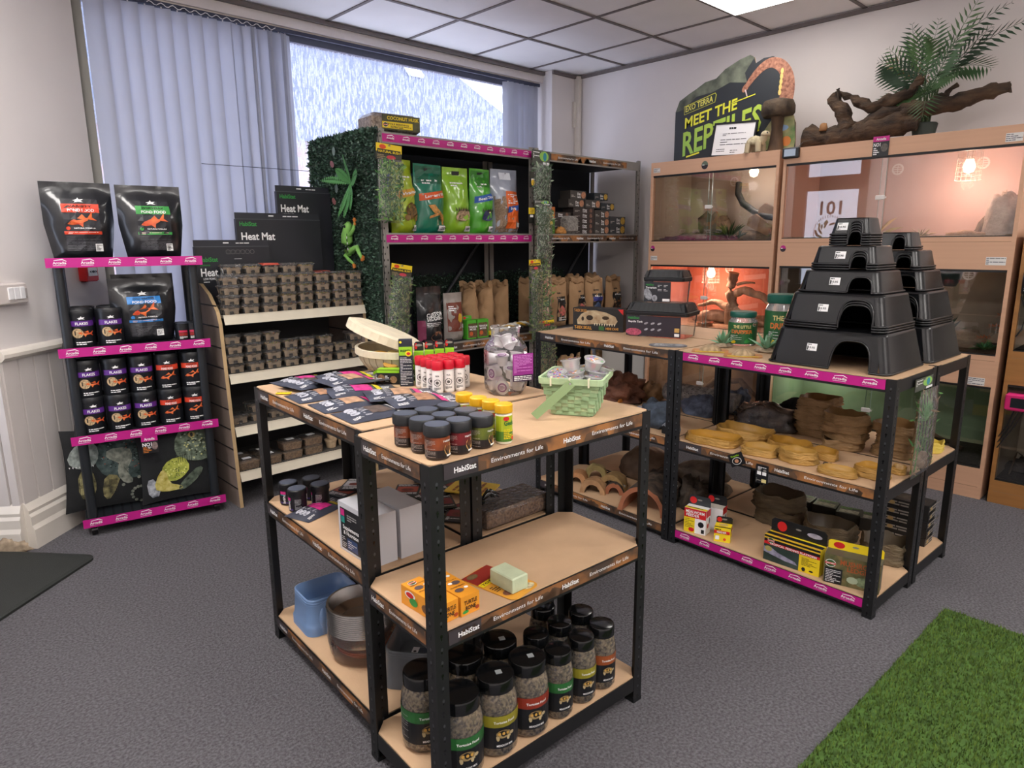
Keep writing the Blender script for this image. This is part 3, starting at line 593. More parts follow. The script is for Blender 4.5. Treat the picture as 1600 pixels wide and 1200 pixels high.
t = carton('bulb_carton', .075, .04, .048, BLK, fsm, fsm, lambda m, f: m.drect(f, 0, 0, .075, .04, LIME)); mb_ = Many(t)
mb_(P('F2', .352, .462, .896), A('F2', -45), 'small black carton with a green top in front of the wooden basket'); t['category'] = 'box'; mb_(P('F2', .445, .458, .896), A('F2', -45), 'small black carton with a green top half hidden behind the tall dark dropper box')
# --- oval chip-wood basket with lid
CW = mt('#d8cdb4', .7, var=.1, vs=20); CW2 = mt('#cabd9f', .7, var=.1, vs=20)
ok = thing('wooden_basket', 'oval white chip-wood basket with its lid tipped open', 'basket', 'F2', .462, .622, .896, 90-8)
def ov(a, b, z, n=28): return [(a*cos(2*pi*k/n), b*sin(2*pi*k/n), z) for k in range(n)]
m = MB(); m.loft([ov(.08, .055, 0), ov(.125, .09, .02), ov(.155, .112, .05), ov(.165, .12, .085)], CW, 1, 0, True); m.loft([ov(.158, .114, .085), ov(.14, .1, .03), ov(.08, .06, .012)], CW2, 0, 1, True); ob('bowl', m, ok)
m = MB()
for k in range(28):
    a = 2*pi*k/28+.11; P_ = [(.0805, .0555, .002), (.126, .091, .02), (.156, .113, .05), (.166, .121, .084)]
    m.loft([[(A_*cos(a-.012*q_), B_*sin(a-.012*q_), z), (A_*cos(a+.012*q_), B_*sin(a+.012*q_), z)] for (A_, B_, z), q_ in zip(P_, (2, 1.4, 1, 1))], mt('#8d8067', .8), 0, 0, closed=False)
ob('seams', m, ok)
m = MB(); m.loft([ov(.168, .123, .07), ov(.171, .126, .072), ov(.171, .126, .094), ov(.160, .115, .094), ov(.160, .115, .07)], CW, 0, 0); ob('rim', m, ok)
m = MB(); 
# lid leans on the bowl, its far edge lifted
lx = Vector((-.68, .63, .38)).normalized(); ly = Vector((.60, .74, -.04)); ly = (ly-lx*ly.dot(lx)).normalized(); lz = lx.cross(ly)
if lz.z < 0: ly = -ly; lz = -lz
_w = Matrix((lx, ly, lz)).transposed().to_4x4(); _w = Matrix.Rotation(-A('F2', 90-8), 4, 'Z') @ _w
m.T = Matrix.Translation((.055, .0, .135)) @ _w; m.loft([ov(.135, .155, -.002), ov(.137, .157, .006), ov(.12, .14, .012)], CW, 1, 1, False); m.loft([ov(.133, .153, .004), ov(.135, .155, -.022), ov(.141, .161, -.022), ov(.141, .161, .006), ov(.135, .155, .008)], CW, 0, 0)
ob('lid', m, ok)
for k in range(6):
    t = MB(); t.lathe([(.028, 0), (.03, .006), (.03, .012), (.026, .016), (0, .016)], mt(('#d9a54a', '#e3cf8a', '#e9dfc0')[k % 3], .5), 20)
    x, y, z = P('F2', .40+.028*(k % 3)-.004, .52+.045*(k//3)+.03*(k % 2), .896+.05+.014*(k % 2)); ob('fruit_slice', t, loc=(x, y, z), rot=(rad(25), rad(-20), k), label='pale orange disc of dried fruit inside the chip-wood basket', cat='treat', group='fruit discs in the chip-wood basket')
# --- pouches laid on the table
def pouch(w, h, c='#3a3d4a', seed=0, kind=0, open_=True):
    """flat pouch: w along x (bottom at x=0), h along y"""
    t = root('food_pouch', '', 'pouch'); q = random.Random(seed); nx, ny = 16, 10
    def S_(x, y, up_): u, v = x/w, y/h; e = max(0, 1-abs(2*v-1)**2.6)*max(0, 1-abs(2*min(u*1.25, 1)-1)**3); b = .010*e+.0035*max(0, noise.noise(Vector((x*45, y*45, seed*3))))*(1 if up_ else 0)*min(1, e*3); return .0008+(b*1.4 if up_ else 0)
    m = MB(); up_ = [(w*i/nx, h*(j/ny-.5), S_(w*i/nx, h*j/ny, 1)) for j in range(ny+1) for i in range(nx+1)]; lo = [(w*i/nx, h*(j/ny-.5), 0) for j in range(ny+1) for i in range(nx+1)]
    fs = [(j*(nx+1)+i, j*(nx+1)+i+1, (j+1)*(nx+1)+i+1, (j+1)*(nx+1)+i) for j in range(ny) for i in range(nx)]
    M_ = mt(c, .38, var=.1, coat=.3); m.add(up_, fs, M_, True); m.add(lo, [f[::-1] for f in fs], M_)
    ring = [j*(nx+1) for j in range(ny+1)]; ob('film_bag', m, t)
    def f(x, y, l): return Vector((x, y, S_(x, y+h/2, 1)+.001+.0004*l))
    def fr_(x, y, l): return f(x, y, l)
    m = MB()
    [(m.dell(f, w*.15, h*(.16-.15*k_), h*.10, h*.085, mt('#b9bac4', .5), 1, 12), m.lines(f, w*.15-h*.07, h*(.16-.15*k_)-h*.03, w*.15+h*.07, h*(.16-.15*k_)+h*.03, 2, mt(c, .4), 2, k_)) for k_ in (0, 1, 2)]
    m.lines(lambda a, b, l: f(a, b, l), w*.06, -h*.42, w*.2, -h*.32, 3, INK, 1, seed)
    pc = ('#a2795c', '#b08a6d', '#c22a7d', '#5a4b44')[kind]
    m.drect(f, w*.34, -h*.3, w*.6, h*.25, mt(pc, .5, var=.3, vs=60), 1, 5, 4)
    m.drect(f, w*.66, -h*.36, w*.76, h*.36, mt(('#d6337f', '#d6337f', '#d9c81f', '#e3e3e3')[kind], .45), 1, 2, 5); m.lines(f, w*.78, -h*.36, w*.92, h*.3, 6, INK, 1, seed+5); m.lines(f, w*.24, -h*.36, w*.33, h*.36, 7, mt('#9a9aa2', .5), 1, seed+2)
    ob('printing', m, t); return t
pk = [Many(pouch(.215, .135, seed=k, kind=k)) for k in range(4)]
PL0 = [(.008, .442, .0, -3, 0, 'front-left pouch with white ovals, nearest the table corner'), (.012, .285, .0, -4, 1, 'second pouch along the left edge, white ovals and brown picture'), (.014, .138, 0, -2, 3, 'third pouch along the left edge, beside the black jars'), (.10, .395, .014, -14, 2, 'overlapping dark pouch with a pink band lying across the left ones'), (.16, .27, .016, -18, 1, 'dark pouch with a pink band left of the red-capped bottles'), (.165, .155, .016, -12, 0, 'dark pouch with a pink band reaching behind the black jars'), (.05, .57, .012, 12, 3, 'grey-blue pouch at the far left with a yellow price flash'), (.06, .67, .0, 4, 2, 'rearmost pouch at the far corner of the table'), (.15, .55, .026, -6, 2, 'uppermost pouch with yellow flashes in the back of the pile'), (.12, .48, .028, 6, 1, 'dark pouch with a brown picture lying on top in the middle')]
for k, (u, v, dz, an, kd, lb) in enumerate(PL0): pk[kd](P('F2', u, v, .8965+dz), (rad(2 if dz else 0), rad(2.5 if dz else 0), A('F2', an)), lb, 'food pouches spread on the table'); 
for o in COL.objects:
    if o.name.startswith('food_pouch') and not o.parent: o['category'] = 'pouch'
m = MB(); m.box(0, 0, 0, .045, .022, .002, YEL); m.lines(ftop(.002), .003, .003, .042, .019, 3, BLK, 1, 2); ob('price_card', m, loc=P('F2', .0, .545, .898), rot=A('F2', -35), label='small yellow price card at the corner of the pouches', cat='card')
# --- middle shelf of the nearest unit
def torto(m, f, w, h): m.dell(f, w*.25, h*.7, w*.14, h*.2, INK, 1); m.dell(f, w*.25, h*.7, w*.1, h*.14, RED, 2)
def tb(m, f):
    m.text(f, 'TURTLE', .027, .032, .010, mt('#2a1712', .5), w=.038); m.text(f, 'BONE', .027, .018, .010, mt('#2a1712', .5), w=.03); m.dell(f, .012, .01, .009, .004, GRN, 2); m.dell(f, .046, .011, .006, .005, mt('#a3401c', .5), 2)
def tbt(m, f):
    for k, y in enumerate((.03, .065, .1)): m.dell(f, .027+(.008 if k % 2 else -.008), y, .012, .009, mt('#5a4a4a', .6), 1, 10); m.dell(f, .04-(.02 if k % 2 else 0), y+.002, .006, .005, INK, 2, 8); m.lines(f, .006, y+.014, .048, y+.02, 2, mt('#6a3a12', .5), 1, k)
    logo(m, f, .02, .128, .009)
t = carton('turtle_bone_box', .054, .145, .048, mt('#e0952c', .45), tb, lambda m, f: (torto(m, f, .145, .048), m.dell(f, .10, .02, .02, .012, mt('#7a5536', .6, var=.4, vs=100), 1), m.dell(f, .05, .02, .016, .01, GRN, 2)), tbt); mb_ = Many(t)
mb_(P('F1', .052, .098, .509), A('F1', 4), 'orange turtle bone box, left of the pair, partly behind the corner post'); t['category'] = 'box'; mb_(P('F1', .112, .095, .509), A('F1', 2), 'orange turtle bone box, right of the pair on the middle shelf')
cd = thing('blister_pack', 'pale green feeding block on a red and yellow backing card', 'pack', 'F1', .258, .09, .509, 12)
m = MB(); m.loft([rz(.105, .175, .02, .0), rz(.105, .175, .02, .0015)], mt('#d99a35', .5), 1, 1); f = ftop(.0015); m.drect(f, -.05, .015, .05, .085, mt('#8e2a20', .5), 0); m.drect(f, -.05, .012, .05, .03, YEL, 1)
m.text(f, 'TORTOISE', 0, .021, .008, BLK, w=.09); m.dell(f, -.025, .07, .018, .011, mt('#6a5638', .6, var=.4, vs=90), 1); m.dell(f, .025, -.07, .02, .012, mt('#cbbf9a', .6, var=.4, vs=120), 1); m.dell(f, -.03, -.05, .016, .012, mt('#7a4a3a', .6, var=.4, vs=120), 1); m.lines(f, -.045, -.03, -.02, 0, 4, BLK, 1, 3); ob('backing_card', m, cd)
m = MB(); m.T = Matrix.Translation((-.002, -.03, .0025)) @ Matrix.Rotation(rad(-10), 4, 'Z'); m.box(-.026, -.042, 0, .026, .042, .04, mt('#b9c4a5', .55, var=.08, vs=20, bump=.2), .003); ob('feeding_block', m, cd)
# --- tortoise-food jars on the bottom shelf
PEL = mt('#6a5640', .9, col2='#a38c68', var=.5, vs=125, bump=1.0, bs=125, sharp=(.35, .6), name='food_pellets')
def tjar(c1, r, h, k=''):
    t = root('tortoise_food_jar', '', 'jar'); zc_ = h*.86
    m = MB(); pr = [(r*.86, 0), (r, h*.05), (r, h*.64), (r*.96, h*.72), (r*.86, h*.80), (r*.80, zc_)]
    m.lathe([(a*.965, b+.001) for a, b in pr], PEL, 26); ob('pellets', m, t)
    m = MB(); m.lathe(pr, CLEAR, 26, 0, 0); ob('clear_jar', m, t)
    f = fcyl(r); m = MB(); w = r*1.25; m.drect(f, -w*1.6, h*.14, w, h*.58, BLK, 0, 16); m.drect(f, -w*1.6, h*.43, w, h*.58, mt(c1, .4, col2='#1a1612', vs=3), 1, 16); m.lines(f, -w*1.55, h*.16, -w*.75, h*.55, 12, mt('#8d8d8d', .5), 2, 3, .3)
    m.text(f, 'Tortoise Food', w*.1, h*.50, h*.032, INK, w=w*.8, l=3); tort(m, f, w*.05, h*.34, r*.42, 3, '#8a744c', '#b5a27c'); m.text(f, 'MEADOW MIX', w*.1, h*.185, h*.026, INK, w=w*.6, l=3); ob('label', m, t)
    m = MB(); cr_ = r*.88; m.lathe([(cr_, zc_-.004), (cr_, h-.005), (cr_-.002, h-.001), (cr_-.005, h), (0, h)], BLKG, 30, 0, 0); m.lathe([(cr_-.006, h+.0003), (cr_-.007, h-.002)], BLK, 30, 0, 1)
    if k: m.box(.0, -.012, h, .016, .004, h+.001, mt('#8f9294', .4))
    ob('lid', m, t); return t
CJ = {'green': '#2f7a3a', 'yellow': '#a9a02a', 'red': '#a8381f', 'orange': '#b05a2a'}
TJ = [('green', .100, .058, .058, .205), ('yellow', .212, .058, .056, .205), ('red', .318, .056, .056, .205), ('green', .418, .044, .042, .19), ('yellow', .511, .046, .042, .19), ('orange', .598, .050, .042, .19),
      ('green', .082, .190, .056, .205), ('green', .200, .172, .056, .205), ('red', .312, .165, .056, .205), ('green', .425, .138, .042, .19), ('yellow', .515, .137, .042, .19), ('orange', .606, .138, .042, .19), ('green', .538, .23, .042, .19)]
LB = ['large green-labelled tortoise food jar at the front left', 'large yellow-labelled tortoise food jar in the front row', 'large red-labelled tortoise food jar in the front row', 'smaller green-labelled tortoise food jar in the front row', 'smaller yellow-labelled tortoise food jar in the front row', 'smaller orange-labelled tortoise food jar at the right end of the front row', 'green-labelled tortoise food jar standing behind the corner post', 'large tortoise food jar behind the yellow-labelled one', 'large tortoise food jar with a price dot on its lid, behind the red-labelled one', 'smaller tortoise food jar behind the small green-labelled one', 'smaller tortoise food jar behind the small yellow-labelled one', 'smaller tortoise food jar behind the orange-labelled one', 'rearmost tortoise food jar beside the back post']
TM = {}
for (c, u, v, r_, h_), lb in zip(TJ, LB):
    if (c, r_) not in TM: TM[(c, r_)] = Many(tjar(CJ[c], r_, h_, r_ > .05 and c != 'green'))
    TM[(c, r_)](P('F1', u, v, .090), A('F1', -22), lb, 'tortoise food jars on the bottom shelf')
for o in COL.objects:
    if not o.parent and o.name.split('.')[0] in ('tortoise_food_jar', 'supplement_jar'): o['category'] = 'jar'
# --- middle shelf of the left unit
def pjar():
    t = root('supplement_tub', '', 'jar'); m = MB(); m.lathe([(.027, 0), (.028, .003), (.028, .054)], BLK, 24); bd_ = ob('body', m, t)
    f = fcyl(.028); m = MB(); m.drect(f, -.05, .005, .05, .05, mt('#17141c', .35), 0, 12); m.drect(f, -.02, .038, .0, .048, mt('#c2247a', .4), 1, 3); m.drect(f, -.02, .034, 0, .038, mt('#1f8a80', .4), 1, 3); m.text(f, 'EarthPro', -.006, .022, .008, INK, w=.028, rot=pi/2); m.lines(f, .014, .008, .034, .044, 9, mt('#bcbcc0', .5), 1, 2, .35); m.drect(f, -.024, .007, .008, .012, mt('#3a2a7a', .4), 1, 3); ob('label', m, bd_)
    m = MB(); m.lathe([(.030, .054), (.031, .056), (.031, .071), (.029, .073), (0, .073)], BLK, 28, 1, 0); m.lathe([(.027, .0735), (0, .0737)], mt('#4c5160', .35), 28, 0, 0); ob('lid', m, t); return t  # lid top again coloured with the window's reflection
pj_ = Many(pjar())
for k, (u, v, lb) in enumerate(((.050, .630, 'black tub with a pink mark, rear left of the four on the left shelf'), (.126, .618, 'black tub, rear right of the four on the left shelf'), (.048, .553, 'black tub with a pink mark, nearest of the four on the left shelf'), (.122, .545, 'black tub, front right of the four on the left shelf'))): pj_(P('F2', u, v, .509), A('F2', -40-15*k), lb, 'four black tubs on the left shelf')
for o in COL.objects:
    if not o.parent and o.name.startswith('supplement_tub'): o['category'] = 'jar'
pk[2](P('F2', .008, .478, .509), A('F2', 20), 'single dark pouch with a pink end lying by the four black tubs', 'pouch on the left middle shelf', (.95, .8, 1))['category'] = 'pouch'
WB = mt('#b9bcc2', .45)
def wl(m, f):
    m.drect(f, .012, .008, .115, .128, mt('#1a1b20', .4), 0); m.drect(f, .016, .105, .036, .124, mt('#c2247a', .4), 1); m.drect(f, .016, .085, .036, .104, mt('#1f8a80', .4), 1); m.lines(f, .05, .095, .1, .115, 3, mt('#9a9a9a', .5), 1, 2)
    m.text(f, 'Supplements', .068, .074, .011, INK, w=.085); m.text(f, '& Nutrition', .068, .058, .011, INK, w=.08); m.drect(f, .045, .012, .1, .045, mt('#27416e', .4), 1); m.lines(f, .05, .016, .095, .04, 4, INK, 2, 7, .3); m.lines(f, .016, .012, .04, .045, 6, INK, 1, 9, .3)
for k, (u, lb) in enumerate(((.062, 'white carton with a black printed side, left of the pair'), (.148, 'plain white carton, right of the pair'))):
    t = carton('white_carton', .076, .175, .142, mt('#c3c5cc', .35, name='white_card'), None, wl if k == 0 else None); t.location = P('F2', u, .118, .509); t.rotation_euler.z = A('F2', 2); t['label'] = lb+' on the middle shelf'; t['category'] = 'box'; t['group'] = 'white cartons'
def slim(c1, seed):
    t = root('treat_packet', '', 'packet'); m = MB(); m.loft([rz(.085, .115, .006, 0), rz(.085, .115, .006, .004)], mt('#191a1e', .35), 1, 1); ob('sachet', m, t); m = MB(); f = ftop(.004); m.drect(f, -.036, -.02, .036, .03, mt(c1, .45), 0); m.lines(f, -.036, .035, .036, .052, 3, INK, 1, seed); m.dell(f, 0, .0, .022, .014, mt('#6b2a1c', .5, var=.4, vs=120), 1); m.lines(f, -.03, -.05, .036, -.026, 3, INK, 1, seed+1); ob('printing', m, t); return t
sl = [Many(slim('#a2452f', 1)), Many(slim('#b9b9be', 2)), Many(slim('#7a1f24', 3))]
k = 0
for (u, v) in ((.235, .60), (.235, .48), (.235, .37), (.255, .62), (.25, .50)):
    sl[k % 2](P('F2', u+.03*(k > 2), v, .509+.0045*(k//3)), A('F2', -70+8*k), 'dark treat packet with a brick-red panel behind the white cartons, %s of the spread' % ORD[k], 'treat packets behind the white cartons'); k += 1
for j, (u, v, an) in enumerate(((.40, .46, 20), (.43, .36, -15), (.41, .27, 35), (.44, .20, -25), (.40, .16, 8), (.52, .50, 10), (.55, .38, -20))):
    sl[(0, 2, 2, 2, 2, 1, 2)[j]](P('F2', u, v, .509+.0045*(j % 3)), A('F2', an-60), 'dark red treat packet scattered on the shelf behind the near table, %s of seven' % ORD[j], 'scattered treat packets')
m = MB(); m.loft([rz(.12, .16, .006, 0), rz(.12, .16, .006, .004)], mt('#d7b43a', .45), 1, 1); m.lines(ftop(.004), -.05, -.06, .05, .06, 6, mt('#8a4a1a', .5), 1, 3); ob('treat_packet', m, loc=P('F2', .56, .30, .523), rot=A('F2', 30), label='yellow packet behind the bark block', cat='packet')
for o in COL.objects:
    if not o.parent and o.name.startswith('treat_packet'): o['category'] = 'packet'
bb = thing('substrate_block', 'shrink-wrapped brown bark substrate block on the shelf behind the near table', 'block', 'F2', .525, .078, .509, 1)
m = MB(); m.box(-.132, -.065, 0, .132, .065, .055, mt('#5a3e2c', .9, col2='#8d6a4c', var=.3, vs=120, bump=.6, bs=90), .008); ob('pressed_bark', m, bb); m = MB(); m.box(-.134, -.067, 0, .134, .067, .057, CLEAR2, .01); ob('wrapping', m, bb)
m = MB(); q = random.Random(3)
for k in range(16):
    a = q.uniform(-.5, .5)+(pi if k % 2 else 0); L_ = q.uniform(.03, .07); m.tube([(0, 0, .012), (L_*.5*cos(a), L_*.5*sin(a), .03), (L_*cos(a), L_*sin(a), .012)], [.006, .007, .001], BLKG, 6)
m.blob((-.03, 0, 0), (.035, .02, .02), BLKG, .2, 4, 3, 12, 8); ob('plastic_creature', m, loc=P('F2', .44, .088, .567), rot=A('F2', -10), label='glossy black plastic toy animal lying on the wrapped bark block', cat='toy')
# --- bottom shelf of the left unit
def dbowl(col):
    t = root('litter_tray', '', 'bowl'); M_ = mt(col, .3, coat=.2); m = MB()
    m.loft([rz(.196, .168, .034, .0, 5), rz(.192, .164, .034, .006, 5), rz(.186, .158, .034, .016, 5), rz(.176, .15, .034, .09, 5), rz(.178, .152, .034, .096, 5), rz(.168, .142, .03, .097, 5), rz(.15, .126, .028, .05, 5), rz(.14, .116, .026, .034, 5)], M_, 0, 1, True)
    for s_ in (-1, 1): m.blob((s_*.045, -.073, .0), (.016, .012, .050), M_, 0, 1, 0, 12, 8); m.blob((s_*.045, .073, .0), (.016, .012, .050), M_, 0, 1, 0, 12, 8)
    ob('tray', m, t); m = MB(); f = ftop(.0345); m.dell(f, .0, -.01, .034, .034, mt('#3d4652', .5), 0, 20); m.drect(f, 0, .0, .034, .02, WHT, 1); m.dell(f, .012, .01, .005, .005, BLK, 2, 8); ob('sticker', m, t); return t
db = Many(dbowl('#6f8db8'))
for k in range(4): db(P('F2', .122, .556, .090+.0085*k), A('F2', -2), 'blue plastic pet bowl, %s up in the nested stack of four' % ORD[k], 'nested blue pet bowls')
db = Many(dbowl('#5c6167'))
for k in range(3): db(P('F2', .20, .112, .090+.0085*k), A('F2', 42), 'grey plastic pet bowl, %s up in the nested stack of three' % ORD[k], 'nested grey pet bowls')
def sbowl(M_, r=.098, h=.036):
    m = MB(); m.lathe([(r*.62, 0), (r*.86, .018), (r*.95, h), (r, h), (r, h+.002), (r*.93, h+.002), (r*.84, .02), (r*.6, .003)], M_, 36, 1, 1); return m
s0 = ob('steel_bowl', sbowl(STEEL, r=.103, h=.058), label='', cat='bowl'); sm_ = Many(s0)
for k in range(13): sm_(P('F2', .128, .318, .123+.0066*k), (rad(0), 0, k), 'polished steel bowl in its nested stack on the left bottom shelf, %s from the bottom' % ORD[k], 'nested steel bowls')
s0 = ob('orange_bowl', sbowl(mt('#b3532a', .6), .082, .03), label='', cat='bowl'); sm_ = Many(s0)
for k in range(2): sm_(P('F2', .128, .312, .091+.005*k), 0, 'orange terracotta-coloured dish under the steel bowls, %s of two' % ORD[k], 'orange dishes')
m = MB(); m.lathe([(.09, 0), (.102, .02), (.108, .06), (.108, .10), (.1075, .165)], CLEAR2, 26, 0, 0); ob('plastic_wrap', m, loc=P('F2', .128, .312, .091), label='crinkled clear wrap around the stacked steel bowls', cat='wrapping')
for o in COL.objects:
    if not o.parent and o.name.split('.')[0] in ('litter_tray',): o['category'] = 'bowl'
    if not o.parent and o.name.split('.')[0] in ('jelly_pot', 'portion_pot'): o['category'] = 'pot'
    if not o.parent and o.name.split('.')[0] in ('calcium_bottle', 'shaker_bottle'): o['category'] = 'bottle'
# ================================================================ soft bags
def ubag(name, w, h, t, mat, deco=None, seed=0, top=.14, crk=.012, slump=.0, taper=.0, hole=0, mat_top=None, botw=1.0):
    """filled standing bag, front towards -Y, base at z=0"""
    r_ = root(name, '', 'bag'); nx, nz = 18, 20
    def hw(v): return w/2*(botw+(1-botw)*min(1, v*2.2))*(1-taper*v)
    def S_(x, z, sd=-1):
        v = max(0, min(1, z/h)); u = max(-1, min(1, x/max(hw(v), 1e-4)))
        pz = min(1, (v+.02)/.10)**.5*min(1, max(0, (1-top-v))/.35+0)**.6 if v < 1-top else 0
        b = t/2*pz*(1-abs(u)**3.2)+.002
        b += crk*noise.noise(Vector((x*17+seed, z*13, seed*2.3+sd)))*(.35+pz)*(1-abs(u)**4)+crk*.5*noise.noise(Vector((x*55, z*40+seed, sd)))*(1-abs(u)**4)
        return sd*max(b, .0012)+slump*v*v
    m = MB()
    for sd in (-1, 1):
        vs = []
        for j in range(nz+1):
            for i in range(nx+1):
                v = j/nz; u = 2*i/nx-1; x = hw(v)*u; vs.append((x, S_(x, h*v, sd), h*v))
        fs = [(j*(nx+1)+i, j*(nx+1)+i+1, (j+1)*(nx+1)+i+1, (j+1)*(nx+1)+i) for j in range(nz) for i in range(nx)]
        m.add(vs, fs if sd < 0 else [f[::-1] for f in fs], mat, True)
    for e in (0, nx):   # side gussets
        k = -1 if e == 0 else 1
        m.loft([[(k*hw(j/nz), S_(k*hw(j/nz), h*j/nz, -1), h*j/nz) for j in range(nz+1)], [(k*hw(j/nz), S_(k*hw(j/nz), h*j/nz, 1), h*j/nz) for j in range(nz+1)]], mat, 0, 0, False, closed=False)
    fb_ = ob('film_bag', m, r_)
    f = lambda x, y, l: Vector((x, S_(x, y, -1)-.0022-.0013*l, y))
    m = MB()
    if hole: f2 = lambda x, y, l: Vector((x, S_(x, y, -1)-.003-.0005*l, y)); m.drect(f2, -w*.13, h*.885, w*.13, h*.945, BLK, 1, 2)
    if deco: deco(m, f, w, h)
    if m.v: ob('printing', m, fb_)
    return r_
def place(o, loc, rot, label, cat=None, group=None):
    o.location = loc; o.rotation_euler = rot if hasattr(rot, '__len__') else (0, 0, rot); o['label'] = label
    if cat: o['category'] = cat
    if group: o['group'] = group
    return o
def fish(m, f, cx, cy, s, l=2, c='#c2391f', rot=.25):
    R_ = lambda x, y: (cx+s*(x*cos(rot)-y*sin(rot)), cy+s*(x*sin(rot)+y*cos(rot)))
    M_ = mt(c, .45, col2='#e27a3a', vs=25); m.dpoly(f, [R_(*p) for p in ((-1, 0), (-.7, .2), (-.1, .3), (.5, .12), (.5, -.06), (-.1, -.22), (-.7, -.16))], M_, l)
    m.dpoly(f, [R_(*p) for p in ((.42, .05), (1.05, .55), (.85, .08), (1.1, -.25))], M_, l); m.dpoly(f, [R_(*p) for p in ((-.2, .26), (.25, .5), (.4, .15))], M_, l); m.dpoly(f, [R_(*p) for p in ((-.3, -.15), (-.05, -.5), (.1, -.15))], M_, l); m.dell(f, *R_(-.8, .04), .03*s, .03*s, BLK, l+1, 8)
def skel(m, f, cx, cy, s):   # small white fish-bone badge
    m.dpoly(f, [(cx-s, cy+s*.1), (cx-s*.2, cy+s*.35), (cx, cy+s*.7), (cx+s*.2, cy+s*.3), (cx+s, cy+s*.35), (cx+s*.5, cy), (cx+s, cy-s*.3), (cx, cy-s*.2), (cx-s*.8, cy-s*.35), (cx-s*.5, cy)], INK, 2)
BAGB = mt('#17191e', .32, var=.1, coat=.4)
def pond(c, t1):
    def d(m, f, w, h):
        M_ = mt(c, .45); lb = mt('#24242a', .5); m.drect(f, -w*.24, h*.10, w*.27, h*.78, lb, 0, 6, 10); skel(m, f, .0, h*.755, w*.075)
        m.drect(f, -w*.25, h*.60, w*.28, h*.715, M_, 1, 6, 3); m.text(f, t1, .003, h*.685, h*.026, mt('#1a1414', .5), w=w*.34, l=3); m.text(f, 'POND FOOD', .005, h*.632, h*.036, INK, w=w*.38, l=3)
        fish(m, f, -.0, h*.49, w*.2); m.dell(f, -w*.19, h*.395, w*.03, w*.03, M_, 2); m.text(f, 'NATURAL FORMULA', w*.04, h*.395, h*.018, INK, w=w*.3)
        m.drect(f, -w*.25, h*.315, w*.28, h*.355, M_, 1, 6, 2); m.lines(f, -w*.2, h*.32, w*.22, h*.35, 2, mt('#e6c9bf', .5), 2, 4); m.lines(f, -w*.23, h*.12, w*.25, h*.30, 9, mt('#5a5a60', .5), 2, 6, .25); m.drect(f, w*.16, h*.09, w*.27, h*.19, INK, 3); m.lines(f, w*.17, h*.10, w*.26, h*.18, 5, BLK, 4, 3)
    return d
place(ubag('pond_food_bag', .275, .335, .13, BAGB, pond('#d8442a', 'VARIETY'), 1, botw=.84), P('A', .135, .14, 1.292), A('A', 6), 'black pond food bag with an orange-red banner on the top shelf of the pink-edged tower', 'bag')
place(ubag('pond_food_bag', .275, .33, .12, BAGB, pond('#3f9a4a', 'EVERYDAY'), 2, botw=.84), P('A', .425, .14, 1.292), A('A', 6), 'black pond food bag with a green banner on the top shelf of the pink-edged tower', 'bag')
place(ubag('pond_food_bag', .27, .30, .10, BAGB, pond('#2f7fc8', 'COLD WEATHER'), 3, botw=.85), P('A', .345, .11, .896), A('A', 4), 'black cold weather pond food bag with a blue banner', 'bag')
place(ubag('pond_food_bag', .27, .315, .08, BAGB, None, 4, botw=.85), P('A', .365, .225, .896), A('A', 4), 'black pond food bag hidden behind the cold weather one', 'bag')
def tin(c, txt, pic, r=.0535, h=.172):
    t = root('fish_food_tin', '', 'tin'); m = MB(); m.lathe([(r*.96, 0), (r, .005), (r, h-.022)], mt('#191b20', .35), 26); bd_ = ob('body', m, t)
    f = fcyl(r); m = MB(); skel(m, f, 0, h*.76, .015); m.drect(f, -r*1.0, h*.56, r*1.05, h*.70, mt(c, .4), 1, 12)
    if pic == 'flake':
        m.text(f, 'FLAKES', 0, h*.63, .012, INK, w=.05, l=3); m.dell(f, -.02, h*.38, .022, .022, mt('#b59a74', .6, var=.5, vs=150), 2); fish(m, f, .012, h*.36, .03, 3, rot=-.15)
    else:
        m.text(f, 'VARIETY', 0, h*.665, .008, mt('#3a100c', .5), w=.046, l=3); m.text(f, 'POND FOOD', 0, h*.60, .010, INK, w=.05, l=3); fish(m, f, 0, h*.38, .034, 2)
    m.lines(f, -.03, h*.06, .035, h*.16, 2, INK, 1, 3, .5); ob('label', m, bd_)
    m = MB(); m.lathe([(r*1.03, h-.022), (r*1.03, h-.003), (r*.99, h), (r*.9, h), (r*.88, h-.004), (0, h-.004)], BLK, 26, 1, 0); ob('lid', m, t); return t
tp = Many(tin('#5c2a86', 'FLAKES', 'flake')); tr_ = Many(tin('#d8442a', 'V', 'pond'))
for k, u in enumerate((.085, .2)): tp(P('A', u, .07, .896), A('A', 6), 'purple-banded flake tin %s of the blue-bannered bag' % ('at the far left' if k == 0 else 'immediately left'), 'flake tins')
for k, u in enumerate((.085, .2)): tp(P('A', u+.01, .20, .896), A('A', 6), 'purple-banded flake tin in the second row, behind the %s front tin' % ('left' if k == 0 else 'right'), 'flake tins')
for lv in range(2):
    for k in range(5):
        (tp if k < 3 else tr_)(P('A', .082+k*.111+lv*.0, .068, .490+lv*.1725), A('A', 10-k*4), '%s tin on the %s tier of the ten, %s from the left' % ('purple-banded flake' if k < 3 else 'red-banded pond food', ('lower', 'upper')[lv], ORD[k]), 'food tins stacked on the tower')
        if lv == 0 or k < 5: tp(P('A', .085+k*.109, .19, .490+lv*.1725), A('A', 6), 'flake tin in the rear rank, %s tier, %s from the left' % (('lower', 'upper')[lv], ORD[k]), 'rear rank of food tins')
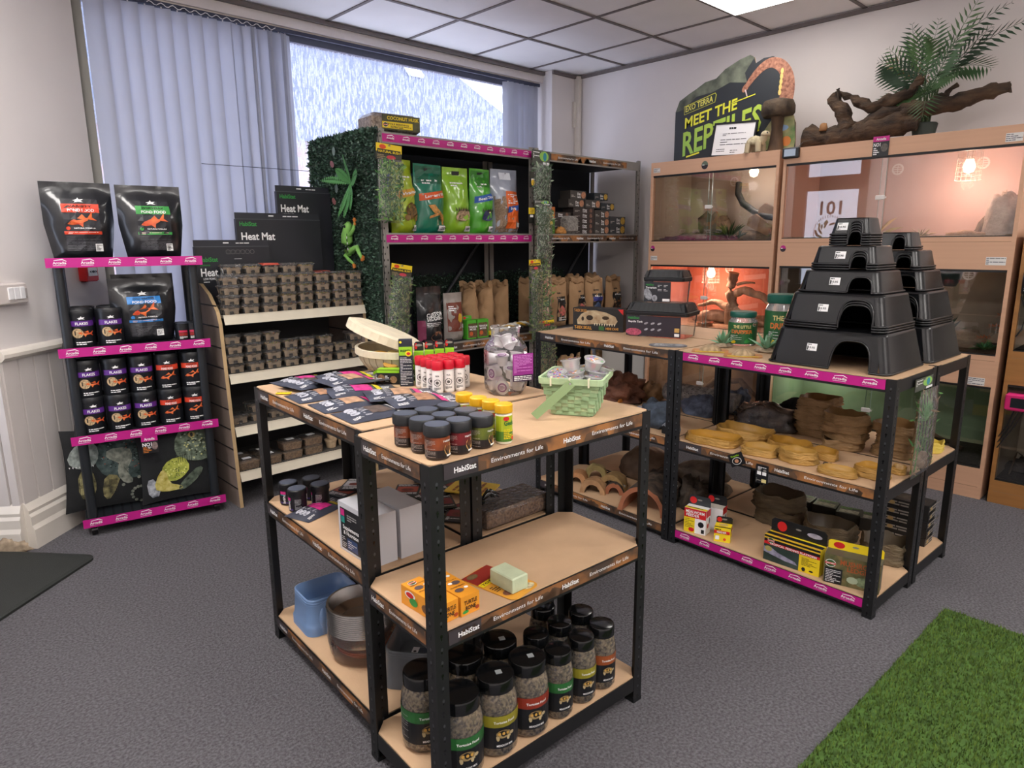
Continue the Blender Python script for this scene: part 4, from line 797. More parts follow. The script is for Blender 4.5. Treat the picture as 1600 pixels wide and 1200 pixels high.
def sj():
    t = root('small_food_jar', '', 'jar'); m = MB(); m.lathe([(.027, 0), (.028, .06)], mt('#191b20', .35), 18); bd_ = ob('body', m, t); f = fcyl(.028); m = MB(); m.drect(f, -.02, .036, .02, .046, mt('#c02a50', .4), 0, 4); m.drect(f, -.02, .02, .02, .034, mt('#8f1f1a', .4), 0, 4); m.lines(f, -.018, .005, .018, .017, 3, INK, 1, 2); ob('label', m, bd_); m = MB(); m.lathe([(.029, .06), (.029, .078), (0, .079)], BLK, 18, 1, 0); ob('lid', m, t); return t
s_ = Many(sj())
for k in range(4): s_(P('A', .502+.048*(k % 2), .06+.07*(k//2), .896), A('A', 0), 'tiny black jar with red bands beside the blue-bannered bag, %s pair, %s' % (('front', 'rear')[k//2], ('left', 'right')[k % 2]), 'tiny black food jars')
# --- lizard cushions on the lowest shelf
CUSH = mt('#15171a', .8, var=.15, vs=30, bump=.2)
def cushion(w, h, t, deco, seed):
    r_ = root('cushion', '', 'cushion'); n = 22
    def S_(x, z, sd):
        u, v = 2*x/w, 2*z/h-1; e = max(0, 1-abs(u)**2.6)*max(0, 1-abs(v)**2.6); return sd*(t/2*e**.6+.002)+.006*noise.noise(Vector((x*14+seed, z*14, sd)))*e
    m = MB()
    for sd in (-1, 1):
        vs = []
        for j in range(n+1):
            for i in range(n+1):
                u, v = 2*i/n-1, 2*j/n-1; pu = 1-.07*(1-v*v)*abs(u); pv = 1-.07*(1-u*u)*abs(v); x, z = w/2*u*pu, h/2*(1+v*pv); vs.append((x, S_(x, z, sd), z))
        fs = [(j*(n+1)+i, j*(n+1)+i+1, (j+1)*(n+1)+i+1, (j+1)*(n+1)+i) for j in range(n) for i in range(n)]; m.add(vs, fs, CUSH, True)
    ob('cover', m, r_); f = lambda x, y, l: Vector((x, S_(x, y, -1)-.003-.0008*l, y)); m = MB(); deco(m, f, w, h); ob('printed_lizard', m, r_); return r_
def gp(m, f, pts, mat, l, w, h): # subdivided polygon laid on the cushion
    for _ in range(1): pts = [q_ for k in range(len(pts)) for q_ in (tuple(pts[k][i]*.75+pts[(k+1) % len(pts)][i]*.25 for i in (0, 1)), tuple(pts[k][i]*.25+pts[(k+1) % len(pts)][i]*.75 for i in (0, 1)))]
    c = (sum(p[0] for p in pts)/len(pts), sum(p[1] for p in pts)/len(pts)); Q = []
    for k in range(len(pts)):
        a, b = pts[k], pts[(k+1) % len(pts)]; Q += [((a[0]*(1-t)+b[0]*t)*w, (a[1]*(1-t)+b[1]*t)*h) for t in (0, .5)]
    cc = (c[0]*w, c[1]*h); rings = [[f(cc[0]+(q[0]-cc[0])*s_, cc[1]+(q[1]-cc[1])*s_, l) for q in Q] for s_ in (.05, .35, .7, 1)]
    m.loft(rings, mat, 1, 0, True)
SK = lambda c, c2: mt(c, .8, col2=c2, vs=38, var=.2, bump=.6, bs=120, sharp=(.32, .75))
def d1_(m, f, w, h):
    G1, G2, G3 = SK('#1d3233', '#5d6e6c'), SK('#56605a', '#a8ab9d'), SK('#3f3d2c', '#a59c6a')
    gp(m, f, [(-.16, .80), (-.02, .90), (.2, .88), (.36, .72), (.40, .5), (.3, .36), (.1, .34), (-.1, .4), (-.2, .6)], G1, 1, w, h)
    gp(m, f, [(-.46, .62), (-.40, .78), (-.28, .86), (-.16, .82), (-.14, .66), (-.2, .55), (-.34, .52)], SK('#75807c', '#b9c2bd'), 2, w, h)
    m.dell(f, -.29*w, .73*h, .035*w, .035*h, BLK, 4, 10); m.dell(f, -.29*w, .74*h, .022*w, .015*h, mt('#6b4a32', .4), 5, 8)
    for k in range(8): m.dpoly(f, [((-.44+k*.032)*w, .565*h), ((-.425+k*.032)*w, .565*h), ((-.43+k*.032)*w, .545*h)], INK, 4)
    gp(m, f, [(-.06, .74), (.16, .74), (.2, .62), (.12, .44), (.2, .3), (.1, .28), (.02, .42), (.06, .6), (-.08, .62)], G2, 3, w, h)
    gp(m, f, [(-.36, .5), (-.22, .52), (-.18, .3), (-.24, .14), (-.36, .18)], G3, 2, w, h); gp(m, f, [(-.1, .44), (.06, .4), (.0, .22), (-.08, .10), (-.14, .2)], G3, 3, w, h)
    q = random.Random(2)
    for k in range(90): a = q.uniform(0, 6.28); e = q.uniform(0, 1)**.5; m.dell(f, (.12+.24*e*cos(a))*w, (.64+.20*e*sin(a))*h, .004, .003, mt(('#7d8f8d', '#0f1c1d', '#8a4a3a')[k % 3], .8), 2, 5)
    for k in range(16): t_ = k/15; x = -.14+.5*t_; y = .84+.06*sin(pi*t_); m.dpoly(f, [(x*w, y*h), ((x+.02)*w, y*h), ((x+.012)*w, (y+.03)*h)], G1, 2)
    for k in range(12): m.drect(f, (-.34+.014*(k % 6))*w, (.22+.12*(k//6))*h, (-.335+.014*(k % 6))*w, (.30+.12*(k//6))*h, mt('#d2cb96', .8), 4); m.drect(f, (-.06+.014*(k % 6))*w, (.20+.1*(k//6))*h, (-.055+.014*(k % 6))*w, (.27+.1*(k//6))*h, mt('#22201a', .8), 4)
    for k in range(22): a = k*.42; r_ = .012+k*.0030; m.dell(f, .27*w+r_*cos(a)*1.3, .16*h+r_*sin(a)*1.1, .008, .008, G2, 3, 7)
def d2_(m, f, w, h):
    G1, G2, Y = SK('#3c4a38', '#8b9a86'), SK('#2f3a30', '#6f7d6b'), SK('#8b9a3c', '#c9cb5a')
    gp(m, f, [(-.02, .62), (.02, .86), (.2, .97), (.44, .95), (.46, .5), (.3, .48), (.12, .52)], G1, 1, w, h); m.dell(f, .24*w, .84*h, .05*w, .035*h, mt('#b29a5a', .5), 3, 12); m.dell(f, .24*w, .84*h, .02*w, .03*h, BLK, 4, 8)
    for k in range(6): m.lines(f, .0, (.58+.03*k)*h, .16*w, (.595+.03*k)*h, 1, G2, 3, k, .6)
    gp(m, f, [(-.22, .44), (-.1, .56), (.1, .58), (.18, .42), (.06, .3), (-.06, .26), (-.2, .3)], Y, 2, w, h); gp(m, f, [(-.24, .42), (-.16, .44), (-.12, .24), (.02, .2), (.06, .15), (-.2, .14), (-.34, .2)], SK('#b9a93c', '#ddd28a'), 3, w, h)
    q = random.Random(4)
    for k in range(70): a = q.uniform(0, 6.28); e = q.uniform(0, 1)**.5; m.dell(f, (.26+.2*e*cos(a))*w, (.72+.2*e*sin(a))*h, .005, .004, mt(('#a9b5a0', '#26301f', '#c9c98a')[k % 3], .8), 2, 6)
    for k in range(40): a = q.uniform(0, 6.28); e = q.uniform(0, 1)**.5; m.dell(f, (-.04+.16*e*cos(a))*w, (.42+.11*e*sin(a))*h, .004, .003, mt(('#e0e08a', '#4f5a22')[k % 2], .8), 3, 5)
    for k in range(7): m.drect(f, (.02+.03*k)*w, (.50+.0*k)*h, (.026+.03*k)*w, (.60+.03*sin(k))*h, mt('#1c2218', .8), 4, 1, 3)
    gp(m, f, [(.1, .3), (.3, .42), (.36, .36), (.2, .2), (.02, .12), (-.02, .17)], G2, 3, w, h); gp(m, f, [(-.42, .32), (-.3, .34), (-.24, .1), (-.4, .08)], SK('#3d4552', '#c9cdd6'), 1, w, h)
place(cushion(.42, .40, .07, d1_, 1), P('A', .13, .122, .088), (rad(-5), rad(3), A('A', 6)), 'black cushion printed with a blue-grey chameleon, sticking out left of the tower', 'cushion')
place(cushion(.34, .385, .05, d2_, 2), P('A', .41, .062, .088), (rad(-4), 0, A('A', 2)), 'black cushion printed with a green iguana on the tower\'s lowest shelf', 'cushion')
m = MB(); m.box(-.035, 0, 0, .035, .002, .085, mt('#17171a', .4)); f = ffront(0); m.drect(f, -.035, .06, .035, .085, PINK, 0); m.text(f, 'Arcadia', 0, .072, .012, INK, w=.045); m.text(f, 'NO1', -.012, .045, .017, INK, w=.04); m.lines(f, -.03, .004, .005, .034, 4, mt('#d07a2a', .5), 1, 3); m.lines(f, -.01, .02, .005, .034, 2, INK, 1, 3); m.dell(f, .02, .035, .013, .02, mt('#7a6a66', .5, var=.4, vs=90), 1)
ob('shelf_talker', m, loc=P('A', .30, -.012, .367), rot=A('A'), label='small square pink and black NO1 card hanging under the tower\'s third shelf', cat='card')
# ================================================================ live-food rack
TUBC = mt('#a08a70', .9, var=.25, vs=45, bump=.4)
def tub(w=.097, d=.097, h=.0495, cont=0, seed=0, red=0):
    t = root('livefood_tub', '', 'tub'); m = MB(); m.loft([rz(w*.78, d*.78, .01, 0, 2), rz(w*.92, d*.93, .012, h*.74, 2), rz(w, d, .012, h*.76, 2), rz(w, d, .012, h*.84, 2)], CLEAR, 1, 0, False); ob('base', m, t)
    m = MB(); LM = CLEAR2 if not red else mt('#b84a38', .35, var=.15, vs=40); m.loft([rz(w*1.01, d*1.01, .012, h*.80, 2), rz(w*1.01, d*1.01, .012, h*.86, 2), rz(w*.88, d*.88, .01, h*.9, 2), rz(w*.86, d*.86, .01, h, 2)], LM, 0, 1, False)
    ob('lid', m, t)
    m = MB(); q = random.Random(seed)
    # moulded egg-carton piece with an arched opening
    for y0 in (-d*.40, d*.12):
        g = w*.37; a = w*.12; z1 = h*.62
        m.prism([(-g*.92, .0015), (-a, .0015), (-a, h*.22), (-a*.7, h*.33), (a*.7, h*.33), (a, h*.22), (a, .0015), (g*.92, .0015), (g, z1), (g*.55, z1*1.12), (g*.3, z1*.86), (-g*.3, z1*.86), (-g*.55, z1*1.12), (-g, z1)], y0, y0+d*.05, TUBC)
    m.box(-w*.34, -d*.30, .002, w*.34, d*.08, h*.40, mt('#33271d', .95)); m.loft([rz(w*.70, d*.74, .01, h*.48, 2), rz(w*.60, d*.66, .01, h*.56, 2)], TUBC, 1, 1)  # dark block behind the arch stands in for the shade inside the tub
    if cont:
        for k in range(26): x, y = q.uniform(-.36, .36)*w, q.uniform(-.38, .3)*d; m.dell(fpl((x, y, h*q.uniform(.58, .74)), (1, 0, 0), (0, .5, .8), (0, -1, 0)), 0, 0, .005, .002, mt(q.choice(['#c9a54a', '#8f9a3a', '#b8794a']), .7), 1, 5, q.uniform(0, 3))
    ob('egg_carton', m, t); return t
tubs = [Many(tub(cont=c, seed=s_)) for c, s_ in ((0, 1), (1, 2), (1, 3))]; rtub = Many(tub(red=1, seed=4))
GW = .1015; q = random.Random(8)
for c in range(8):
    for lv in range(4):
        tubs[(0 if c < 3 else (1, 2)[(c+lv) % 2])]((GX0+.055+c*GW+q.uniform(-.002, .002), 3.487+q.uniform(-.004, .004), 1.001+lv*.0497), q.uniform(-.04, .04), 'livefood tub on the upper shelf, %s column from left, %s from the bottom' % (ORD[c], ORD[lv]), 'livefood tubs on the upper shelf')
for c in range(5):
    for lv in range(5):
        if lv < 3: continue
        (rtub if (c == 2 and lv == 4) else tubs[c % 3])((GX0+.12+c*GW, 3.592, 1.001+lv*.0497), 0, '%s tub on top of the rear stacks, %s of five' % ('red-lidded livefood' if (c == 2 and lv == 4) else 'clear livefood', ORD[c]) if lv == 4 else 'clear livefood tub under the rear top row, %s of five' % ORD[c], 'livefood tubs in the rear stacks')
for c in range(5):
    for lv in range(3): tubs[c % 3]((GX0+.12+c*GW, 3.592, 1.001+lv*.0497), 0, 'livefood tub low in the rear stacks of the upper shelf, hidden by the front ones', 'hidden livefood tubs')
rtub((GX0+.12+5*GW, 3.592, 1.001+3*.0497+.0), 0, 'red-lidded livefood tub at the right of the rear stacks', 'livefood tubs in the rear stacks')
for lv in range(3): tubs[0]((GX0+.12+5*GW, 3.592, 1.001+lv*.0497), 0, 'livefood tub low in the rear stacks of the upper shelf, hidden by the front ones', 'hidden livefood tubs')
for c, n_ in enumerate((4, 4, 4, 3, 3, 3, 2, 3)):
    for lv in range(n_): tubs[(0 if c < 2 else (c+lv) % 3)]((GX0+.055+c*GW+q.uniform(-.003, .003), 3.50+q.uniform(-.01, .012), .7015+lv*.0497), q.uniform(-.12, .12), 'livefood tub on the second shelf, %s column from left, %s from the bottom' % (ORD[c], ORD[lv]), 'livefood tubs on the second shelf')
for c, n_ in ((0, 1), (1, 2), (2, 1)):
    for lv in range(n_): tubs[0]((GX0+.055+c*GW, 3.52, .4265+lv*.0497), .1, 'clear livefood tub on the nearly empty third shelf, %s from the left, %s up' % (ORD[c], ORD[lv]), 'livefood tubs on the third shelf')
def ftub(w=.115, d=.09, h=.052):
    t = root('bran_tub', '', 'tub'); m = MB(); m.loft([rz(w*.9, d*.9, .008, 0, 2), rz(w*.96, d*.96, .008, h*.7, 2)], mt('#9c7b56', .9, var=.35, vs=90, bump=.6, bs=150), 1, 1); ob('bran', m, t)
    m = MB(); m.loft([rz(w*.93, d*.93, .01, 0, 2), rz(w, d, .01, h*.8, 2), rz(w, d, .01, h*.86, 2), rz(w*.9, d*.9, .01, h*.9, 2), rz(w*.88, d*.88, .01, h, 2)], CLEAR2, 0, 1); ob('box', m, t); m = MB(); m.box(-.022, -.015, h, .022, .015, h+.001, WHT); ob('sticker', m, t); return t
ft = Many(ftub())
for k, (x, y, z) in enumerate(((.065, 3.47, 0), (.19, 3.475, 0), (.065, 3.58, 0), (.315, 3.48, 0), (.315, 3.48, .0525), (.44, 3.485, 0), (.44, 3.485, .0525), (.19, 3.58, 0))): ft((GX0+x, y, .1865+z), q.uniform(-.08, .08), 'flat clear tub of bran on the lowest rack shelf, %s from the left' % ORD[k], 'bran tubs on the lowest shelf')
m = MB(); m.lathe([(.026, 0), (.033, .04), (.036, .041), (.036, .048), (.02, .05)], mt('#b9a183', .6, var=.2, vs=60), 20); s0 = ob('round_pot', m, label='', cat='pot'); rp = Many(s0)
for k, (x, z) in enumerate(((.57, 0), (.65, 0), (.73, 0), (.58, .0505), (.66, .0505))): rp((GX0+x, 3.49, .1865+z), 0, 'round brown lidded pot at the right of the lowest shelf, %s of five' % ORD[k], 'round pots on the lowest shelf')
# --- heat mat cartons
for k, (x0, x1, z1, y, lb) in enumerate(((1.262, 1.66, 1.372, 3.70, 'smallest black heat mat carton, nearest the pink-edged tower'), (1.505, 2.0, 1.518, 3.742, 'middle-sized black heat mat carton between the other two'), (1.765, 2.1, 1.675, 3.785, 'tallest black heat mat carton beside the hedge panel'))):
    t = root('heat_mat_carton', lb, 'box', (x0, y, 1.001), 0); w, h = x1-x0, z1-1.001; m = MB(); m.box(0, 0, 0, w, .026, h-.034, mt('#1d1f26', .45)); ob('carton', m, t)
    m = MB(); m.box(0, .012, h-.036, w, .014, h, mt('#24262e', .45)); m.box(0, -.0005, h-.036, w, .014, h-.033, mt('#4a4c52', .4)); f = ffront(.012); m.drect(f, w*.38, h-.018, w*.38+.03, h-.012, INK, 1); m.lines(f, w*.55, h-.021, w*.85, h-.012, 1, INK, 1, 3); ob('hanging_flap', m, t)
    m = MB(); f = ffront(0); zt = h-.060 if k else h-.10; m.text(f, 'HabiStat', .065, zt, .022, mt('#2f8f3f', .5), w=.095)
    if k == 0: m.text(f, 'Elements', .045, zt-.028, .011, mt('#2f8f3f', .5), w=.05, bold=False)
    sc_ = (1, 1.12, 1.0)[k]; m.text(f, 'Heat Mat', .105*sc_, zt-.066, .040, INK, w=.17*sc_, l=3); m.text(f, 'LOW POWER', .065, zt-.100, .011, INK, w=.07); m.lines(f, .03, zt-.12, .1, zt-.112, 1, INK, 1, 2)
    if k == 0:
        for j in range(6):
            for a in range(10): m.dell(f, .17+j*.026+.011*cos(a*.63), h-.062+.011*sin(a*.63), .0014, .0014, mt('#b0a8a4', .5), 1, 5)
        m.drect(f, .2, h-.1, .24, h-.098, INK, 1)
    ob('printing', m, t)
# ================================================================ hedge panel, fern, toy frog
LEAFD = [mt('#2c4536', .5), mt('#3f5d4a', .5), mt('#223629', .5), mt('#5a7565', .45)]
def leaves(m, n, bx, mats, s=.014, seed=0, nrm=(-1, 0, 0), edge=None):
    r = random.Random(seed)
    for _ in range(n):
        p = Vector([r.uniform(bx[i], bx[i+3]) for i in range(3)]); d = Vector((r.gauss(0, 1), r.gauss(0, 1), r.gauss(0, 1)))+Vector(nrm)*1.2; d.normalize(); e = d.cross(Vector((r.gauss(0, 1), r.gauss(0, 1), r.gauss(0, 1)))).normalized(); q_ = s*r.uniform(.6, 1.3)
        m.add([p, p+d*q_*.5+e*q_*.28, p+d*q_, p+d*q_*.5-e*q_*.28], [(0, 1, 2, 3)], mats[r.randrange(len(mats))])
hp = root('hedge_panel', 'dark green artificial hedge panel on the end of the grey metal shelving', 'hedge', (2.130, 3.31, 0), 0)
m = MB(); m.box(-.008, 0, .45, .008, .72, 1.93, mt('#1f2f26', .9)); ob('backing', m, hp)
m = MB(); leaves(m, 15000, (-.014, -.005, .44, -.004, .725, 1.94), LEAFD, .019, 1); leaves(m, 1400, (-.01, 0, 1.93, .01, .72, 1.95), LEAFD, .03, 2, (0, 0, 1)); leaves(m, 900, (-.01, .71, 1.2, .01, .73, 1.95), LEAFD, .03, 3, (0, 1, 0)); tag(ob('foliage', m, hp), kind='stuff')
h2 = root('hedge_panel', 'dark artificial hedge strip at the back of the lower grey shelves', 'hedge', (2.2, 3.818, 0), 0)
m = MB(); m.box(0, .0, .76, 2.0, .010, 1.12, mt('#122016', .9)); ob('backing', m, h2); m = MB(); leaves(m, 5000, (0, -.012, .76, 2.0, -.002, 1.14), LEAFD, .02, 4, (0, -1, 0)); tag(ob('foliage', m, h2), kind='stuff')
def frond(m, p0, d, L_, w, mat, droop=.6, n=12, up_=(0, 0, 1), fwd=.35, thick=.28):
    p = Vector(p0); d = Vector(d).normalized(); pts = []
    for k in range(n+1): pts.append(p.copy()); p += d*L_/n; d = (d+Vector((0, 0, -droop/n))).normalized()
    m.tube(pts, [.0022*(1-k/(n+1))+.0006 for k in range(n+1)], mat, 4)
    for k in range(1, n+1):
        t = (pts[k]-pts[k-1]).normalized(); s_ = t.cross(Vector(up_)).normalized(); ww = w*sin(pi*min(1, (k+.6)/(n+1)))**.7
        for sg in (-1, 1):
            a = pts[k]; b = a+(s_*sg+t*fwd).normalized()*ww+Vector((0, 0, -ww*.18)); c = (b-a); e = t*(c.length*thick*.5)
            m.add([a, a+c*.4+e, b, a+c*.4-e], [(0, 1, 2, 3)], mat)
FRN = mt('#4f8a4c', .6, var=.15); fn_ = root('fern', 'bright green plastic fern pinned to the hedge panel above the toy frog', 'plant', (2.103, 3.55, 1.685), 0); 
for k, (dy, dz, L_, w) in enumerate(((-.25, 1, .17, .045), (-1, .45, .2, .04), (.9, .35, .22, .022), (.3, -1, .2, .035), (-.1, -1, .2, .04), (-.5, -.9, .18, .03), (.5, .8, .12, .03))):
    m = MB(); frond(m, (0, 0, 0), (-.35, dy, dz), L_, w*1.2, FRN, .5 if dz > -.5 else .1, 14, (-1, .2, .2), .3, .85); ob('frond', m, fn_)
m = MB()
for k in range(5): m.dell(fpl((-.004, .16+.03*sin(k*2), .11-.07*k+.08), (0, -1, 0), (0, 0, 1), (-1, 0, 0)), 0, 0, .018, .026, mt(('#6f7f78', '#8a5a5a', '#51695a')[k % 3], .6), 1, 8, k)
ob('loose_leaves', m, fn_)
FR = mt('#7db558', .75, var=.12, vs=30); FO = mt('#c4752f', .7)
fg = root('toy_frog', 'green plush tree frog with orange feet clinging to the hedge panel', 'toy', (2.085, 3.555, 1.355), 0); fg.scale = (1.2, 1.3, 1.25)
# local plane: -y is right in the photo, z up
def fb(name, pts, rads, mat): m = MB(); m.tube(pts, rads, mat, 10); return ob(name, m, fg)
m = MB(); sp = [(0, .012, -.055), (0, .02, -.035), (-.002, .026, 0), (-.002, .026, .03), (0, .018, .06), (0, .008, .078), (-.002, .004, .092)]; m.tube(sp, [.012, .024, .028, .026, .022, .021, .008], FR, 14)
m.tube([(0, .0, .035), (-.004, -.022, .045), (-.002, -.036, .062), (0, -.046, .088)], [.010, .009, .008, .006], FR, 8); m.tube([(0, .0, -.04), (-.004, -.03, -.03), (-.006, -.062, -.022), (-.004, -.076, -.05), (0, -.09, -.072)], [.016, .014, .012, .009, .007], FR, 8); m.tube([(0, .02, -.05), (-.004, .042, -.06), (-.004, .02, -.078), (0, -.018, -.098)], [.015, .012, .009, .006], FR, 8)
ob('body', m, fg)
m = MB()
for (y, z), (fy, fz) in (((-.046, .088), (-.1, 1)), ((-.09, -.072), (-1, .1)), ((-.018, -.098), (-.6, -1))):
    m.blob((-.001, y, z-.006), (.006, .008, .008), FO, 0, 1, 0, 8, 6, False)
    b = math.atan2(fz, fy)
    for j in range(4): a = b+(j-1.5)*.45; L_ = (.018, .022, .021, .016)[j]; m.tube([(-.001, y, z), (-.003, y+L_*.6*cos(a), z+L_*.6*sin(a)), (-.002, y+L_*cos(a), z+L_*sin(a))], [.004, .0026, .0042], FO, 6)
ob('foot', m, fg)
m = MB()
for k in range(7): m.dell(fpl((-.018, -.002+.003*sin(k), .035-.013*k), (0, -1, 0), (0, 0, 1), (-.8, -.5, 0)), 0, 0, .004, .006, INK if k % 2 else BLK, 1, 8)
m.blob((-.02, .010, .072), (.005, .007, .007), BLK, 0, 1, 0, 8, 6, False); ob('markings', m, fg)
# ================================================================ things on the grey metal bays
ZB = 1.406
m = MB()
t = root('coconut_block', 'shrink-wrapped coconut husk block with a yellow label on top of the grey shelving', 'block', (2.30, 3.43, 1.946), rad(-6))
m.box(-.15, -.09, 0, .15, .09, .105, mt('#8a6f5a', .9, col2='#c9b29a', var=.3, vs=60, bump=.7, bs=70), .02); ob('husk', m, t); m = MB(); m.box(-.153, -.093, 0, .153, .093, .108, CLEAR2, .022); ob('wrapping', m, t)
m = MB(); f = ffront(-.093); m.drect(f, -.09, .02, .148, .10, mt('#4a4a2a', .5, var=.4, vs=40), 0); m.drect(f, -.09, .028, .10, .062, YEL, 1); m.text(f, 'COCONUT HUSK', .04, .082, .018, YEL, w=.2, l=3); m.text(f, 'REPTILE BEDDING', 0, .05, .009, BLK, w=.15, l=3); logo(m, f, -.07, .045, .013); m.lines(f, -.04, .03, .09, .042, 2, BLK, 2, 3); ob('label', m, t)
def animal(m, f, cx, cy, s, c1, c2, kind):
    M1 = mt(c1, .6, col2=c2, vs=70, var=.3)
    if kind == 't':
        m.dell(f, cx, cy+s*.25, s, s*.75, M1, 2, 16); m.dell(f, cx, cy-s*.35, s*.42, s*.36, mt(c2, .6), 3, 10)
        for k in (-1, 1): m.dell(f, cx+k*s*.75, cy-s*.5, s*.3, s*.34, mt(c2, .6), 3, 8)
        for k in range(5): m.dell(f, cx+s*.55*cos(k*.8), cy+s*.3+s*.4*sin(k*.8), s*.16, s*.16, mt(c2, .6), 3, 6)
    elif kind == 'l':
        m.dpoly(f, [(cx-s, cy+s*.7), (cx-s*.4, cy+s*.75), (cx+s*.3, cy+s*.1), (cx+s*.9, cy-s*.1), (cx+s, cy-s*.6), (cx+s*.2, cy-s*.4), (cx-s*.5, cy+s*.1)], M1, 2); m.dpoly(f, [(cx-s*.9, cy-s*.2), (cx-s*.1, cy+s*.1), (cx, cy-s*.1), (cx-s*.9, cy-s*.4)], M1, 3); m.dpoly(f, [(cx+s*.1, cy), (cx+s*.5, cy), (cx+s*.7, cy-s*.9), (cx+s*.5, cy-s*.9)], M1, 3)
    else:
        m.dell(f, cx, cy, s, s*.6, M1, 2, 12, .2); m.dell(f, cx-s*.7, cy-s*.25, s*.35, s*.28, mt(c2, .6), 3, 9)
        for k in range(9): m.dpoly(f, [(cx-s+k*s*.25, cy+s*.35), (cx-s*.8+k*s*.25, cy+s*.38), (cx-s*.95+k*s*.25, cy+s*.8)], mt('#3a3424', .7), 3)
def sub(c, band, btxt, an, c3=None):
    def d(m, f, w, h):
        if c3: m.drect(f, -w*.42, h*.72, w*.42, h*.97, mt(c3, .45), 0, 6, 5)
        m.lines(f, -w*.3, h*.7, w*.05, h*.78, 2, INK, 1, 3); skel(m, f, w*.1, h*.76, w*.06)
        fs_ = lambda x, y, l: f(x, y+x*h/w*.09, l)
        if band: m.drect(fs_, -w*.40, h*.50, w*.42, h*.60, mt(band, .45), 2, 7, 3)
        if btxt: m.text(fs_, btxt, 0, h*.55, h*.04, INK, w=w*.6, l=4)
        animal(m, lambda x, y, l: f(x, y, l+3), w*.05, h*.28, w*.30, *an); m.drect(f, w*.10, h*.03, w*.40, h*.11, WHT, 4, 3, 2); m.text(f, '1059', w*.25, h*.07, h*.035, BLK, w=w*.18, l=6)
    return d
FB = lambda c: mt(c, .3, var=.12, coat=.6)
BX = [(2.345, .19, .415, '#a3bb28', ('#c9962e', 'Vivarium', ('#3a2f24', '#8a6a3a', 't'), None), 'lime yellow substrate bag with a tortoise picture and carry slot'),
      (2.535, .235, .40, '#14745c', ('#d2571f', 'Leopard Life', ('#b8742f', '#d9a25a', 'l'), '#1a5a44'), 'teal green substrate bag with an orange band and lizard picture'),
      (2.745, .21, .395, '#86b52a', (None, None, ('#6b6a2a', '#c9a890', 'h'), None), 'light green substrate bag with a spiky animal picture'),
      (2.945, .195, .40, '#4aa22a', ('#2456a8', 'Beech Chips', ('#4a4a7a', '#2f3a68', 'h'), '#2f7a1e'), 'grass green substrate bag with a blue band')]
for k, (x, w, h, c, dd_, lb) in enumerate(BX):
    place(ubag('substrate_bag', w, h, .13, FB(c), sub(c, *dd_), 10+k, top=.12, crk=.016, taper=.10, hole=1), (x, 3.40, ZB), rad((14, 4, -3, 5)[k]), lb, 'bag')
def dsand(m, f, w, h):
    m.drect(f, -w*.42, h*.02, w*.42, h*.58, mt('#7a6250', .9, col2='#a08a74', vs=110, bump=.6, bs=110), 0, 8, 8); m.drect(f, -w*.12, h*.08, w*.38, h*.66, mt('#d8601f', .45), 2, 5, 6); m.drect(lambda x, y, l: f(x, y+x*h/w*.1, l), -w*.1, h*.33, w*.38, h*.42, mt('#2456a8', .45), 4, 4, 3); m.text(f, 'Bark', w*.12, h*.39, h*.04, INK, w=w*.2, l=6); m.lines(f, -w*.08, h*.46, w*.34, h*.62, 5, INK, 4, 3); m.drect(f, w*.2, h*.1, w*.4, h*.17, WHT, 5); m.drect(f, -w*.2, h*.84, w*.2, h*.95, mt('#c9ccd8', .4), 0, 3)
place(ubag('substrate_bag', .235, .41, .13, mt('#9aa0b0', .3, var=.12, coat=.5), dsand, 15, top=.12, crk=.018, taper=.06, hole=1), (3.155, 3.40, ZB), rad(-3), 'clear substrate bag with an orange panel, last on the right of the five', 'bag')
for o in COL.objects:
    if o.name.startswith('substrate_bag') and not o.parent: o['group'] = 'large substrate bags on the grey shelving'
place(ubag('substrate_bag', .2, .36, .12, FB('#3a6a9a'), None, 17, top=.12, hole=0), (2.46, 3.56, ZB), 0, 'blue substrate bag peeping out behind the lime yellow one', 'bag')
